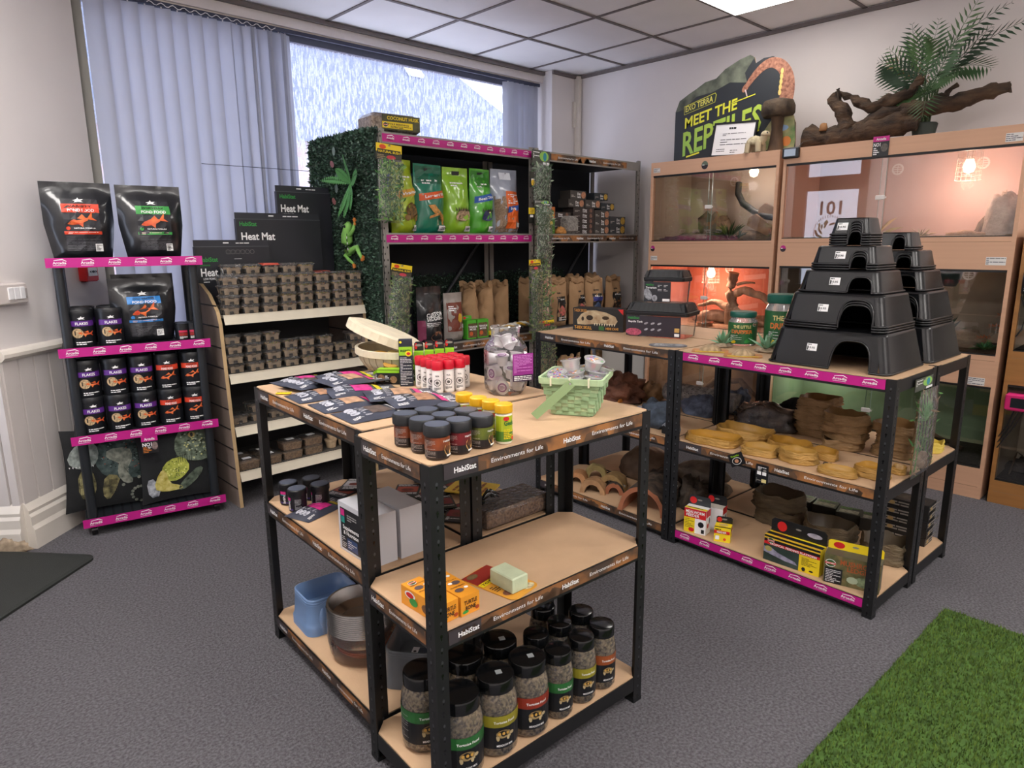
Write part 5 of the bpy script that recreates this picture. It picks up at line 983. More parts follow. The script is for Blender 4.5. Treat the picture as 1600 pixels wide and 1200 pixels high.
# --- hanging packs of plastic plants
def ppack(w, h, hh, seed, g, dense=420, card='zoo'):
    t = root('plant_pack', '', 'plant'); m = MB(); m.box(-w/2, -.001, h-hh, w/2, .001, h, mt('#3a3a30', .5)); f = ffront(-.001)
    if card == 'zoo': m.drect(f, -w/2, h-hh*.5, w/2, h, YEL, 0); m.drect(f, -w*.45, h-hh*.62, w*.45, h-hh*.34, BLK, 1); m.text(f, 'NATURAL BUSH', 0, h-hh*.48, hh*.14, YEL, w=w*.82, l=3); m.dell(f, -w*.25, h-hh*.2, w*.13, hh*.14, ORG, 2); m.dell(f, w*.08, h-hh*.8, w*.18, hh*.13, mt('#c23a4a', .6), 2); m.lines(f, -w*.45, h-hh*.95, -w*.1, h-hh*.66, 3, mt('#9a8a6a', .6), 1, 3)
    else: m.drect(f, -w/2, h-hh, w/2, h, mt('#4c4f48', .5), 0); m.dell(f, w*.16, h-hh*.4, w*.26, hh*.36, mt('#8fc05a', .5), 2); m.dell(f, w*.2, h-hh*.42, w*.1, hh*.3, mt('#2f8a9a', .5), 3); m.lines(f, -w*.46, h-hh*.6, -w*.1, h-hh*.1, 4, INK, 1, 4); m.drect(f, w*.1, h-hh*.98, w*.46, h-hh*.8, WHT, 3)
    m.dell(f, 0, h-.008, .01, .004, GREYM, 4, 8); ob('header_card', m, t)
    m = MB(); r = random.Random(seed); mats = [mt(c, .6) for c in g]
    for k in range(5): x = (k-2)*w*.16; m.tube([(x, -.01, h-hh), (x*1.2, -.02, h*.5), (x*1.3, -.012, h*.04)], .0022, mats[0], 4)
    for _ in range(dense):
        p = Vector((r.uniform(-.46, .46)*w, r.uniform(-.034, -.004), r.uniform(.02, .97)*(h-hh))); d = Vector((r.gauss(0, 1), r.gauss(0, .5), r.gauss(.6, .8))).normalized(); e = d.cross(Vector((0, 1, .2))).normalized(); q_ = r.uniform(.018, .045)
        m.add([p, p+d*q_*.5+e*q_*.14, p+d*q_, p+d*q_*.5-e*q_*.14], [(0, 1, 2, 3)], mats[r.randrange(len(mats))])
    ob('leaves', m, t)
    m = MB(); nx, nz = 8, 22; V_ = lambda u, v, s_: (w/2*u, -.02+s_*.024*(1-abs(u)**3)*min(1, v*9, (1-v)*7)+.003*noise.noise(Vector((u*4, v*22, seed))), (h-hh+.006)*v)
    for s_ in (-1, 1): m.add([V_(2*i/nx-1, j/nz, s_) for j in range(nz+1) for i in range(nx+1)], [(j*(nx+1)+i, j*(nx+1)+i+1, (j+1)*(nx+1)+i+1, (j+1)*(nx+1)+i) for j in range(nz) for i in range(nx)], CLEAR2, False)
    ob('clear_sleeve', m, t); return t
G1 = ('#3f7a35', '#6aa04a', '#2f5f2c', '#8fb86a'); G2 = ('#4a6a3a', '#6a8a4a', '#39552f', '#8c9a5c'); G3 = ('#5c7a5a', '#89a58a', '#43603f', '#a9bba2')
def hook(par_loc): m = MB(); m.tube([(0, 0, 0), (0, -.06, 0), (0, -.066, .01)], .003, CHR, 6); return m
for k, (x, y, z1, w, h, hh, g, an, tl, lb, cd) in enumerate((
    (2.152, 3.25, 1.873, .165, .415, .085, G1, 0, rad(3), 'clear pack of green plastic foliage hanging at the upper left post of the shelving', 'zoo'),
    (2.16, 3.25, 1.235, .14, .43, .07, G2, 0, rad(9), 'clear pack of dark green plastic vine hanging below the hedge panel', 'zoo'),
    (3.36, 3.262, 1.94, .165, .33, .09, G3, 0, rad(2), 'uppermost pack of pale plastic leaves on the middle post, with a grey card', 'grey'),
    (3.36, 3.235, 1.62, .15, .40, .03, G3, 0, rad(-1), 'second pack of pale plastic leaves down the middle post', 'grey'),
    (3.375, 3.262, 1.27, .165, .50, .03, G1, 0, 0, 'long pack of bright plastic leaves halfway down the middle post', 'grey'),
    (3.27, 3.215, 1.235, .11, .55, .07, G2, 0, rad(-1), 'narrow plastic vine pack with a yellow card on the middle post', 'zoo'),
    (3.38, 3.22, .82, .15, .42, .04, G2, 0, 0, 'lowest pack of plastic leaves on the middle post', 'zoo'))):
    o = place(ppack(w, h, hh, k+3, g, 520 if h > .38 else 380, cd), (x, y, z1-h), (0, tl, an), lb, 'plant', 'hanging plastic plant packs')
    if k in (0, 1, 2, 4, 6): ob('hook', hook(0), o, loc=(0, .055 if y > 3.24 else .075, h-.008), label='chrome hook')
for k, (x, z) in enumerate(((3.275, 1.70), (3.262, 1.47))):
    m = MB(); m.box(-.028, -.001, 0, .028, .001, .1, mt('#1b1b18', .5)); f = ffront(-.001); m.drect(f, -.028, .06, .028, .1, (YEL if k else mt('#2a2a22', .5)), 0); m.dell(f, 0, .03 if not k else .08, .018, .02, mt('#c9a52a', .5, var=.3, vs=90), 2); m.drect(f, -.015, .04, .015, .055, INK, 1); ob('hanging_card', m, loc=(x, 3.245, z), label='small black card with a yellow %s hanging left of the middle post' % ('top' if k else 'disc'), cat='card')
# --- bulb cartons
def bcart(w, h, c='#3b3937', pic='#b88a3c', seed=0):
    t = root('bulb_carton', '', 'box'); m = MB(); m.box(-w/2, -.04, 0, w/2, .06, h, mt(c, .5, var=.08)); ob('carton', m, t); f = ffront(-.04); m = MB(); m.dell(f, w*.33, h*.5, h*.42, h*.42, mt(pic, .5, var=.4, vs=100), 1, 12); m.text(f, 'Day' if seed % 2 else 'Exo', w*.04, h*.62, h*.3, INK, w=w*.2); m.text(f, 'Lamp', w*.04, h*.28, h*.25, INK, w=w*.2); m.lines(f, -w*.44, h*.2, -w*.2, h*.5, 2, mt('#b0aaa4', .5), 1, seed); ob('printing', m, t); return t
bc = [Many(bcart(.172, .058, '#45413e', '#b07a5c', 1)), Many(bcart(.195, .066, '#3d3f42', '#b8923c', 2)), Many(bcart(.235, .037, '#3a3230', '#7a5a4c', 3)), Many(bcart(.16, .052, '#2e3338', '#b8923c', 4))]
BL = []
for lv in range(5): BL.append((2, 3.925, lv*.0375, 'thin brown lamp carton in the centre pile, %s up' % ORD[lv]))
for lv in range(3): BL.append((2, 3.685, lv*.0375, 'thin dark lamp carton left of the centre pile, %s up' % ORD[lv]))
for lv in range(3): BL.append((0, 4.135, lv*.0585, 'grey bulb carton with a brown picture, right of the thin ones, %s up' % ORD[lv]))
for lv in range(2): BL.append((1, 4.325, lv*.0665, 'grey bulb carton with an amber bulb picture at the right end, %s up' % ORD[lv]))
BL += [(0, 4.025, .1885, 'grey bulb carton with a brown picture on top of the centre and right piles'), (3, 4.20, .1765, 'dark bulb carton with an amber picture above the right piles'), (3, 4.12, .2475, 'topmost dark bulb carton near the wall'), (0, 3.86, .2475+.0, 'grey bulb carton near the top of the pile'), (2, 3.66, .1135, 'long brown lamp carton lying across the left piles'), (0, 3.84, .1885+.0, 'grey bulb carton on top of the centre pile')]
for k, x, z, lb in BL: bc[k]((x, 3.40, ZB+z), 0, lb, 'lamp and bulb cartons on the right grey bay')
t = root('tall_carton', 'upright green and orange carton next to the hanging plants', 'box', (3.545, 3.37, ZB), 0); m = MB(); m.box(-.04, -.035, 0, .04, .035, .182, mt('#45702c', .5, var=.25, vs=30)); ob('carton', m, t); m = MB(); f = ffront(-.035); m.drect(f, -.04, .105, .04, .182, mt('#b0622a', .5), 0); m.dell(f, 0, .145, .03, .022, mt('#5c6a2a', .6, var=.4, vs=80), 1); m.lines(f, -.03, .11, .03, .13, 2, YEL, 2, 3); m.dell(f, 0, .07, .02, .02, YEL, 1, 7); m.lines(f, -.032, .01, .032, .045, 4, mt('#9ac06a', .5), 1, 3); ob('printing', m, t)
m = MB(); m.box(-.07, -.04, 0, .07, .04, .125, mt('#8a8580', .95, var=.3, vs=60, bump=1, bs=120), .02); ob('cork_block', m, loc=(3.745, 3.345, ZB), rot=rad(8), label='rough grey furry block leaning in front of the lamp cartons', cat='block')
m = MB(); m.blob((0, 0, 0), (.05, .03, .035), mt('#b0793a', .7, var=.4, vs=50), .25, 4, 5); ob('wrapped_rock', m, loc=(3.64, 3.33, ZB), label='small orange-brown wrapped ornament between the tall carton and furry block', cat='ornament')
# --- paper sacks
KR = mt('#a58360', .85, var=.12, vs=8, bump=.5, bs=25); 
def kd(c1, c2, txt):
    def d(m, f, w, h): m.lines(f, -w*.2, h*.74, w*.2, h*.78, 1, mt('#4a3a2a', .7), 1, 3, .8); m.drect(f, -w*.27, h*.12, w*.27, h*.68, mt('#26221f', .5), 0, 4, 8); m.drect(f, -w*.27, h*.5, w*.27, h*.6, mt(c1, .5), 1, 4, 2); m.text(f, txt, 0, h*.62, h*.035, INK, w=w*.34, l=3); m.dell(f, 0, h*.36, w*.22, h*.12, mt(c2, .6, var=.5, vs=60), 2, 12); m.lines(f, -w*.2, h*.14, w*.2, h*.22, 3, INK, 2, 5)
    return d
SKL = [('#1f7a4a', '#b9a58a', 'Terra', 'green'), ('#1d1d20', '#b8635a', 'Coir', 'black and pink'), ('#1d1d20', '#b8635a', 'Coir', 'black and pink'), ('#3a3f8a', '#3a4a6a', 'Moss', 'blue'), ('#1d1d20', '#7a4a2a', 'Kilo', 'black and brown')]
def sack(w, h, dc, seed, tk=.10): 
    r_ = ubag('paper_sack', w, h, tk, KR, dc, seed, top=.05, crk=.02, taper=.0)
    m = MB()
    for j in range(2):   # crumpled rolled top
        m.tube([(-w*.42+w*.84*k/7, .01*sin(k*2.1+seed), h-.006+j*.014+.012*sin(k*1.3+seed)) for k in range(8)], .016, KR, 7)
    ob('rolled_top', m, r_); return r_
for k, (x, c) in enumerate(zip((3.515, 3.68, 3.90, 4.10, 4.335), SKL)):
    place(sack(.185, .32, kd(*c[:3]), 30+k), (x, 3.40, .742), rad((4, -3, 5, -6, 2)[k]), 'brown paper sack with a %s label, %s from left in right bay' % (c[3], ORD[k]), 'sack', 'brown paper substrate sacks')
for k, x in enumerate((3.55, 3.80, 4.02, 4.25)): place(sack(.19, .335, None, 40+k), (x, 3.56, .742), rad(6*k-8), 'plain brown paper sack in the back row of the right bay, %s from the left' % ORD[k], 'sack', 'brown paper substrate sacks')
for k, x in enumerate((2.93, 3.07, 3.21)): place(sack(.16, .325, None, 50+k, .12), (x, 3.52, .742), rad(90+8*k), 'brown paper sack standing edge-on behind the ropes, %s from left' % ORD[k], 'sack', 'brown paper substrate sacks')
for k, x in enumerate((3.55, 3.78, 4.0, 4.25)): place(sack(.19, .33, kd(*SKL[(k+1) % 5][:3]), 60+k), (x, 3.40, .152), rad(5-4*k), 'brown paper sack on the bottom shelf of the right bay, %s from the left' % ORD[k], 'sack', 'brown paper substrate sacks')
place(ubag('substrate_bag', .16, .34, .09, BAGB, lambda m, f, w, h: (m.text(f, 'MOON', 0, h*.6, .03, INK, w=w*.6, rot=pi/2), m.lines(f, -w*.3, h*.1, w*.3, h*.4, 5, INK, 1, 3)), 66), (4.40, 3.37, .152), 0, 'black bag with white lettering on the bottom shelf near the wall', 'bag')
# --- black bags, brick-red pack, green cartons, ropes in the left bay
def dcb(m, f, w, h): m.text(f, 'CUSTOM', 0, h*.52, .022, INK, w=w*.62, l=3, rot=.08); m.text(f, 'BEDDING', 0, h*.45, .022, INK, w=w*.58, l=3, rot=.08); m.lines(f, -w*.3, h*.30, w*.38, h*.38, 3, INK, 1, 3, .3); m.dell(f, w*.1, h*.12, w*.3, h*.09, mt('#8a5f48', .8, var=.5, vs=70), 1); m.lines(f, -w*.2, h*.86, w*.2, h*.9, 1, mt('#77777c', .4), 1, 2); m.drect(f, -w*.5, h*.0, -w*.33, h*.42, mt('#7a2a4c', .5), 1, 2, 4)
place(ubag('substrate_bag', .20, .345, .11, BAGB, dcb, 21, crk=.016), (2.50, 3.38, .742), rad(6), 'black custom bedding bag with white hand lettering in the left bay', 'bag')
place(ubag('substrate_bag', .18, .35, .10, BAGB, None, 22, crk=.02), (2.31, 3.42, .742), rad(-12), 'plain black bag left of the custom bedding one', 'bag')
def dred(m, f, w, h): m.drect(f, -w*.42, h*.2, w*.42, h*.8, mt('#6b2f1f', .5), 0, 4, 5); m.lines(f, -w*.35, h*.62, 0, h*.74, 3, INK, 1, 3); m.dell(f, w*.1, h*.48, w*.12, h*.1, mt('#c9a02a', .5), 2, 7); m.drect(f, w*.12, h*.26, w*.4, h*.34, WHT, 2)
place(ubag('substrate_bag', .15, .30, .09, mt('#8c8580', .4, var=.2, coat=.4), dred, 23), (2.675, 3.365, .742), rad(3), 'see-through pack with a brick-red label in the left bay', 'bag')
for k, (x, z) in enumerate(((2.79, 0), (2.885, 0))):
    t = carton('moss_carton', .088 if k else .07, .05, .12, mt('#4aa32a', .5), lambda m, f: (m.drect(f, .006, .008, .08, .1, mt('#58452a', .6, var=.5, vs=60), 0), m.text(f, 'TERRARIUM', .043, .078, .012, INK, w=.068, l=3), m.text(f, 'MOSS', .043, .062, .012, INK, w=.05, l=3), m.dell(f, .03, .034, .014, .014, mt('#c05a2a', .6), 2)), hdr=.026 if k == 0 else 0)
    place(t, (x, 3.34, .742), rad(-4), 'green moss carton, %s of the pair beside the ropes' % ('left' if k == 0 else 'right'), 'box')
for k in range(4):
    m = MB(); P0 = [Vector((0+.01*k, -.02*k, .018+.018*(k//2))), Vector((.14, -.01-.02*k, .03+.016*(k//2))), Vector((.30, -.03*k+.02, .04+.02*(k//2)))]
    for j in range(2): m.tube([P0[0].lerp(P0[2], t_/14)+Vector((0, .008*cos(t_*1.2+j*pi), .008*sin(t_*1.2+j*pi)+.012*sin(t_*.22))) for t_ in range(15)], .0085, mt(('#c2bfb5', '#b08a2a')[(k+j) % 4 == 0], .9, var=.15, vs=60), 7)
    m.box(-.03, -.02*k-.012, .006+.018*(k//2), .02, -.02*k+.012, .032+.018*(k//2), YEL, .006) if k < 2 else None
    ob('rope', m, loc=(2.98, 3.36, .742), label='%s rope lying on the shelf right of the moss cartons, %s of four' % ('yellow-ended white' if k < 2 else 'twisted white', ORD[k]), cat='rope', group='twisted ropes')
# ================================================================ things on the right-hand tables
ZT = .886
def rp_(u, v, z): return P('R', u, v, z)
# skull box: front faces the camera side
t = carton('skull_box', .285, .09, .118, mt('#141210', .45), lambda m, f: (m.drect(f, .0, .0, .285, .03, BLK, 0), m.text(f, 'T-REX SKULL', .06, .015, .016, mt('#d99a3a', .5), w=.10, l=3), m.text(f, 'T-REX SKULL', .045, .105, .014, mt('#c98a3a', .5), w=.075, l=3), m.text(f, 'HIDE CAVE', .225, .015, .012, mt('#d99a3a', .5), w=.07, l=3), m.drect(f, .15, .004, .18, .026, mt('#2f5f2a', .5), 2), m.dpoly(f, [(.255, .118), (.285, .118), (.285, .088)], RED, 2)))
place(t, rp_(.285, .685, ZT), A('R', -71), 'black skull hide box with orange lettering and a large printed skull', 'box')
m = MB(); B = mt('#d3c09c', .8, col2='#94785a', vs=30, bump=.8, bs=50, var=.2)
f = ffront(-.0455); m.dpoly(f, [(-.115, .032), (-.118, .055), (-.095, .085), (-.06, .105), (-.01, .108), (.05, .098), (.10, .078), (.112, .055), (.10, .038), (.06, .034), (.03, .042), (-.02, .036), (-.07, .03)], B, 1)
m.dell(f, -.045, .068, .020, .014, mt('#2a1d12', .8), 2, 10); m.dell(f, .045, .07, .02, .010, mt('#3a2818', .8), 2, 10); m.dell(f, -.085, .062, .008, .012, mt('#2a1d12', .8), 2, 8)
for k in range(9): m.dpoly(f, [(-.02+k*.014, .040), (-.011+k*.014, .040), (-.016+k*.014, .026)], mt('#d9cdb0', .6), 3)
ob('printed_skull', m, t)
def faun(w, d, h, hl, lblf, lw):
    t = root('clear_tank', '', 'tank'); m = MB(); m.loft([rz(w*.9, d*.86, .02, .0), rz(w*.96, d*.94, .02, h)], film('tank_plastic', body=.07, rough=.05, gloss=1.5), 1, 0); ob('tank', m, t)
    m = MB(); z = h; m.loft([rz(w, d, .02, z-.012), rz(w*1.01, d*1.02, .02, z), rz(w*1.01, d*1.02, .02, z+.006), rz(w*.96, d*.94, .025, z+.008), rz(w*.86, d*.74, .03, z+hl)], BLK, 0, 1)
    n = int(w/.026)
    for k in range(n):
        x = -w*.43+w*.86*k/(n-1)
        for s_ in (-1, 1): m.add([(x-.007, s_*d*.475, z+.009), (x+.007, s_*d*.475, z+.009), (x*.93+.006, s_*d*.385, z+hl-.003), (x*.93-.006, s_*d*.385, z+hl-.003)], [(0, 1, 2, 3)], BLKM)
    for k in range(int(d/.026)):
        y = -d*.38+d*.76*k/max(1, int(d/.026)-1)
        for s_ in (-1, 1): m.add([(s_*w*.484, y-.006, z+.01), (s_*w*.484, y+.006, z+.01), (s_*w*.435, y*.85+.006, z+hl-.004), (s_*w*.435, y*.85-.006, z+hl-.004)], [(0, 1, 2, 3)], BLKM)
    ob('vented_lid', m, t); f = fpl((-w*.465, -d*.455, 0), (1, 0, 0), (0, -.02, 1), (0, -1, 0)); m = MB(); lblf(m, f, w*lw, h-.014); ob('label', m, t); return t
def lf1(m, f, w, h): m.drect(f, 0, .004, w, h, mt('#2b2530', .4), 0); m.text(f, 'HabiStat', .04, h-.012, .011, mt('#2f8f3f', .5), w=.06); m.text(f, 'Reptile Tank', .05, h-.03, .009, INK, w=.075); m.dell(f, .04, .022, .042, .018, mt('#a84a62', .5, var=.5, vs=90), 1); [m.dell(f, .105+.034*(k % 3), h*.36+.03*(k//3), .011, .005, mt('#9a98a0', .5, var=.4, vs=90), 1, 10, .4) for k in range(6)]; m.drect(f, w-.03, .01, w-.006, .024, INK, 1); m.drect(f, w-.03, .03, w-.006, .05, mt('#c9a05a', .5), 1)
def lf2(m, f, w, h): m.drect(f, 0, .004, w, h, mt('#22242b', .4), 0); m.text(f, 'HabiStat', .03, h-.014, .009, mt('#2f8f3f', .5), w=.04); m.text(f, 'Terrarium', .036, h-.028, .009, INK, w=.055); m.dell(f, .02, .04, .02, .03, mt('#8d8f96', .5, var=.5, vs=70), 1, 9, .5); m.dell(f, .055, .022, .014, .016, mt('#8d8f96', .5, var=.5, vs=70), 1, 9); [m.lines(f, .07+.03*(k % 2), h*.55+.02*(k//2), .09+.03*(k % 2), h*.55+.012+.02*(k//2), 2, INK, 1, k, .3) for k in range(4)]; m.drect(f, w-.04, .008, w-.004, .02, INK, 1)
place(faun(.325, .20, .118, .048, lf1, .86), rp_(.345, .335, ZT), A('R', -73.5), 'larger clear plastic tank with a black vented lid and dark label', 'tank')
place(faun(.205, .145, .115, .042, lf2, .66), rp_(.355, .315, ZT+.167), A('R', -73.5), 'smaller clear plastic tank with a black lid, standing on the larger tank', 'tank')
m = MB(); m.loft([rz(.17, .10, .045, 0), rz(.17, .10, .045, .002)], mt('#6e7178', .4), 1, 1); m.lines(ftop(.002), -.06, -.035, .02, .035, 7, INK, 0, 3, .35); m.dell(ftop(.002), .05, .0, .02, .025, mt('#9fa2a8', .5), 1); ob('leaflet', m, loc=rp_(.08, .10, ZT+.001), rot=A('R', -62), label='grey oval leaflet lying at the corner of the table below the tanks', cat='leaflet')
def drip(r, h, big):
    t = root('dripper_tub', '', 'jar'); zc_ = h*.72; m = MB(); m.lathe([(r*.94, 0), (r, .006), (r, zc_), (r*.84, h*.8), (r*.84, h*.86)], film('tub_plastic', body=.22, rough=.1, gloss=1.3), 28, 1, 0); ob('tub', m, t)
    m = MB(); f = fcyl(r); W = r*1.7; m.drect(f, -W, h*.06, W, zc_-.004, mt('#1f5a30', .45, var=.25, vs=18), 0, 18); m.text(f, 'THE '+('BIG' if big else 'LITTLE'), -.0, zc_*.80, h*.085, mt('#e0cf8a', .5), w=r*1.25, l=3); m.text(f, 'DRIPPER', .0, zc_*.60, h*.10, mt('#d9742f', .5), w=r*1.5, l=3)
    m.lines(f, -r*.85, zc_*.22, 0, zc_*.45, 6, INK, 1, 4, .35); m.dell(f, r*.5, zc_*.25, r*.35, h*.06, GRN, 2, 10, .5); m.dell(f, -r*.6, zc_*.17, r*.22, h*.05, YEL, 2, 8); logo(m, f, r*.95, zc_*.88, .009)
    for k in range(5): m.drect(f, -r*.5+k*r*.25, zc_*.5, -r*.46+k*r*.25, zc_*.56, mt('#d9742f', .5), 3)
    ob('label', m, t)
    m = MB(); z = h*.84; m.lathe([(r*.9, z), (r*.93, z+.003), (r*.93, h-.004), (r*.88, h), (0, h)], mt('#14584c', .4), 30, 1, 0); ob('lid', m, t); return t
place(drip(.062, .15, 0), rp_(.352, -.105, ZT), A('R', -62), 'smaller green-lidded dripper tub beside the tanks', 'jar')
place(drip(.073, .232, 1), rp_(.405, -.262, ZT), A('R', -58), 'larger green-lidded dripper tub partly behind the black hides', 'jar')
def succ(seed, s):
    t = root('succulent', '', 'plant'); m = MB(); m.blob((0, 0, 0), (.045*s, .04*s, .014), mt('#a39079', .9, var=.3, vs=60, bump=.6), .2, 4, seed, 14, 8); ob('rock_base', m, t); m = MB(); r = random.Random(seed)
    for k in range(14):
        a = k*2.4; el = .3+.08*k; L_ = s*r.uniform(.05, .085); d = Vector((cos(a)*cos(el), sin(a)*cos(el), sin(el))); b = Vector((0, 0, .008)); e = d.cross(Vector((0, 0, 1))).normalized(); q_ = d.cross(e)*.004
        m.loft([[b+e*.006, b-q_, b-e*.006], [b+d*L_*.5+e*.009, b+d*L_*.5-q_*2, b+d*L_*.5-e*.009], [b+d*L_+e*.0005, b+d*L_, b+d*L_-e*.0005]], mt(('#5c8a66', '#7fa88a')[k % 2], .55), 0, 0)
    ob('leaves', m, t); return t
place(succ(3, 1.0), rp_(.225, -.085, ZT), 0, 'plastic succulent standing in front of the smaller dripper tub', 'plant')
place(succ(5, 1.1), rp_(.235, -.29, ZT), 1, 'plastic succulent between the larger dripper tub and the black hides', 'plant')
for k, (u, v) in enumerate(((.085, -.115), (.075, -.275))):
    t = root('shell_ornament', '%s ridged tan ornament on an orange and yellow card at the table edge' % ('left' if k == 0 else 'right'), 'ornament', rp_(u, v, ZT), A('R', -60)); m = MB(); m.loft([rz(.15, .1, .02, 0), rz(.15, .1, .02, .0015)], mt('#b9793f', .5, var=.2, vs=20), 1, 1); m.drect(ftop(.0015), -.06, -.045, .06, -.03, YEL, 1); ob('card', m, t); m = MB(); n = 24
    m.loft([[(R_*cos(a)*(1+.12*cos(a*11)), R_*sin(a)*.75*(1+.12*cos(a*11)), z) for a in [2*pi*i/44 for i in range(44)]] for R_, z in ((.042, .002), (.04, .01), (.022, .024), (.002, .03))], mt('#a08a6c', .8, var=.25, vs=50), 0, 0, True); ob('shell', m, t)
# --- black turtle hides in two stepped piles
HB = mt('#111215', .27, var=.05)
def hut(L_, D_, H_, aw, ah, ax, label=False):
    """rounded trapezoid shell, open below, with an arched doorway in the front"""
    t = root('plastic_hide', '', 'hide'); ti = H_*.21; n = 6; m = MB(); r = min(.03, D_*.12)
    prof = [(1, 0), (1-.25*ti*2/L_, H_*.25), (1-.9*ti*2/L_, H_*.9), (1-ti*2/L_*1.12, H_)]
    def sect(z):   # half sizes at height z
        k = min(z/H_, .9)/.9*.95; return L_/2-ti*k, D_/2-ti*.75*k
    # front wall drawn as strip pieces around the arch
    def wp(x, z, side=-1): hx_, hy = sect(z); return (x, side*hy, z)
    def arch(x): 
        q_ = (x-ax)/(aw/2); return 0 if abs(q_) >= 1 else ah*(1-abs(q_)**3.4)**.40
    xs_ = sorted(set([-L_/2+r*1.2+(L_-2.4*r)*i/10 for i in range(11)]+[ax+aw/2*s_*(i/8) for i in range(9) for s_ in (-1, 1)]+[ax-aw/2-1e-4, ax+aw/2+1e-4]))
    zt = H_*.93
    def sx(x, z): hx_, hy = sect(z); lim = hx_-r*.9; return max(-lim, min(lim, x))
    front = []
    for i in range(len(xs_)-1):
        a, b = xs_[i], xs_[i+1]; za, zb = arch(a), arch(b)
        for j in range(3):
            z0a, z1a = za+(zt-za)*j/3, za+(zt-za)*(j+1)/3; z0b, z1b = zb+(zt-zb)*j/3, zb+(zt-zb)*(j+1)/3
            m.add([wp(sx(a, z0a), z0a), wp(sx(b, z0b), z0b), wp(sx(b, z1b), z1b), wp(sx(a, z1a), z1a)], [(0, 1, 2, 3)], HB)
    # rest of the walls: rounded corners, sides, back
    rings = []
    for z in [zt*k/6 for k in range(7)]:
        hx_, hy = sect(z); pts = []; lim = hx_-r*.9
        for (cx, cy, a0_) in ((hx_-r, -hy+r, -pi/2), (hx_-r, hy-r, 0), (-hx_+r, hy-r, pi/2), (-hx_+r, -hy+r, pi)):
            for k in range(5): a = a0_+pi/2*k/4; pts.append((cx+r*cos(a), cy+r*sin(a), z))
        pts[0] = (lim, -hy, z); pts[-1] = (-lim, -hy, z); rings.append(pts)
    m.loft(rings, HB, 0, 0, True, closed=False)
    hx_, hy = sect(zt); T_ = rings[-1]; m.loft([T_, [(x*.985, y*.97, H_-.002) for x, y, z in T_], [(x*.955, y*.93, H_) for x, y, z in T_]], HB, 0, 1, True)
    ob('shell', m, t)
    # rolled lip at the foot and round the arch
    m = MB(); q0 = [(x*1.0, y*1.0, .004) for x, y, z in rings[0]]; m.tube([(ax+aw/2, wp(0, 0)[1], .004)]+q0+[(ax-aw/2, wp(0, 0)[1], .004)], .0045, HB, 6); m.tube([wp(ax+aw/2*cos(a), max(.003, arch(ax+aw/2*cos(a)*.999))) for a in [pi*k/24 for k in range(25)]], .0042, HB, 6); ob('lip', m, t)
    if label:
        m = MB(); z = H_*.52; f = fpl((ax-aw*.5-L_*.16, wp(0, z)[1]-.001, z), (1, 0, 0), (0, .24, .97), (0, -1, .2)); m.drect(f, -.019, -.0135, .019, .0135, WHT, 0); m.lines(f, -.017, .006, .017, .012, 1, BLK, 1, 2); m.text(f, '10.95', .0, -.002, .007, BLK, w=.024); m.drect(f, -.017, -.012, -.013, .004, BLK, 1); m.lines(f, -.01, -.012, .016, -.008, 1, BLK, 1, 4); ob('price_label', m, t)
    return t
LV = [(.445, .345, .140, .140, .108, .088), (.372, .295, .112, .120, .092, .085), (.300, .245, .080, .084, .058, .080), (.232, .195, .068, .060, .050, .058), (.140, .125, .062, .050, .050, .022)]
NEST = [(1, 3, 1, 3, 5), (1, 3, 1, 2, 2)]; PN = ('front', 'rear'); LVN = ('bottom', 'second', 'third', 'fourth', 'top')
for p_, (u0, v0) in enumerate(((.198, -.628), (.578, -.640))):
    z = ZT
    for i, (L_, D_, H_, aw, ah, ax) in enumerate(LV):
        if p_: H_ *= .97
        n = NEST[p_][i]; lab = Many(hut(L_, D_, H_, aw, ah, ax, True)) if p_ == 0 else None; pl = Many(hut(L_, D_, H_, aw, ah, ax)) if (n > 1 or p_) else None; st = .009
        for k in range(n):
            top_ = k == n-1
            M_ = lab if (top_ and lab) else pl
            M_(rp_(u0+.0*k, v0, z+k*st), A('R', -90), ('black plastic turtle hide, %s size of the %s pile' % (LVN[i], PN[p_])) + ('' if n == 1 else (', outermost of its nested set' if top_ else ', nested %s from below' % ORD[k])), 'black turtle hides stepped in two piles')
        z += H_+st*(n-1)+.001
for o in COL.objects:
    if o.name.startswith('plastic_hide') and not o.parent: o['category'] = 'hide'
# ---------------- middle shelf: rock dishes
ZM = .491
def rdish(w, d, h, c1, c2, seed, well=.5, grain=1):
    n = 34; m = MB(); M1 = mt(c1, .6, col2=c2, var=.15, vs=14, bump=.7, bs=45, stretch=(1, 1, 3)); M2 = mt(c1, .42, var=.14, vs=9)
    def rg(k, z, am, wv=0):
        o_ = []
        for i in range(n):
            a = 2*pi*i/n; q_ = 1+am*noise.noise(Vector((cos(a)*1.4, sin(a)*1.4, seed)))+am*.35*noise.noise(Vector((cos(a)*5, sin(a)*5, seed+z*60))); sq = (abs(cos(a))**3+abs(sin(a))**3)**(-1/3); zz = z+wv*1.0*noise.noise(Vector((cos(a)*1.6+3, sin(a)*1.6, seed)))
            o_.append((w/2*k*q_*cos(a)*sq*.93, d/2*k*q_*sin(a)*sq*.93, max(0, zz)))
        return o_
    m.loft([rg(.93, 0, .3), rg(1.0, h*.2, .34), rg(.93, h*.34, .3), rg(.99, h*.5, .33), rg(.92, h*.62, .3, h*.1), rg(.96, h*.8, .3, h*.2), rg(.91, h, .28, h*.3)], M1, 1, 0, True)
    m.loft([rg(.91, h, .28, h*.3), rg(.86, h*.97, .27, h*.28), rg(.78, h*.45, .26, h*.12), rg(.6, h*.22, .25)], M2, 0, 1, True); return m
Y1, Y2, BR1, BR2 = '#a67e3a', '#bb904c', '#86663f', '#a5835a'
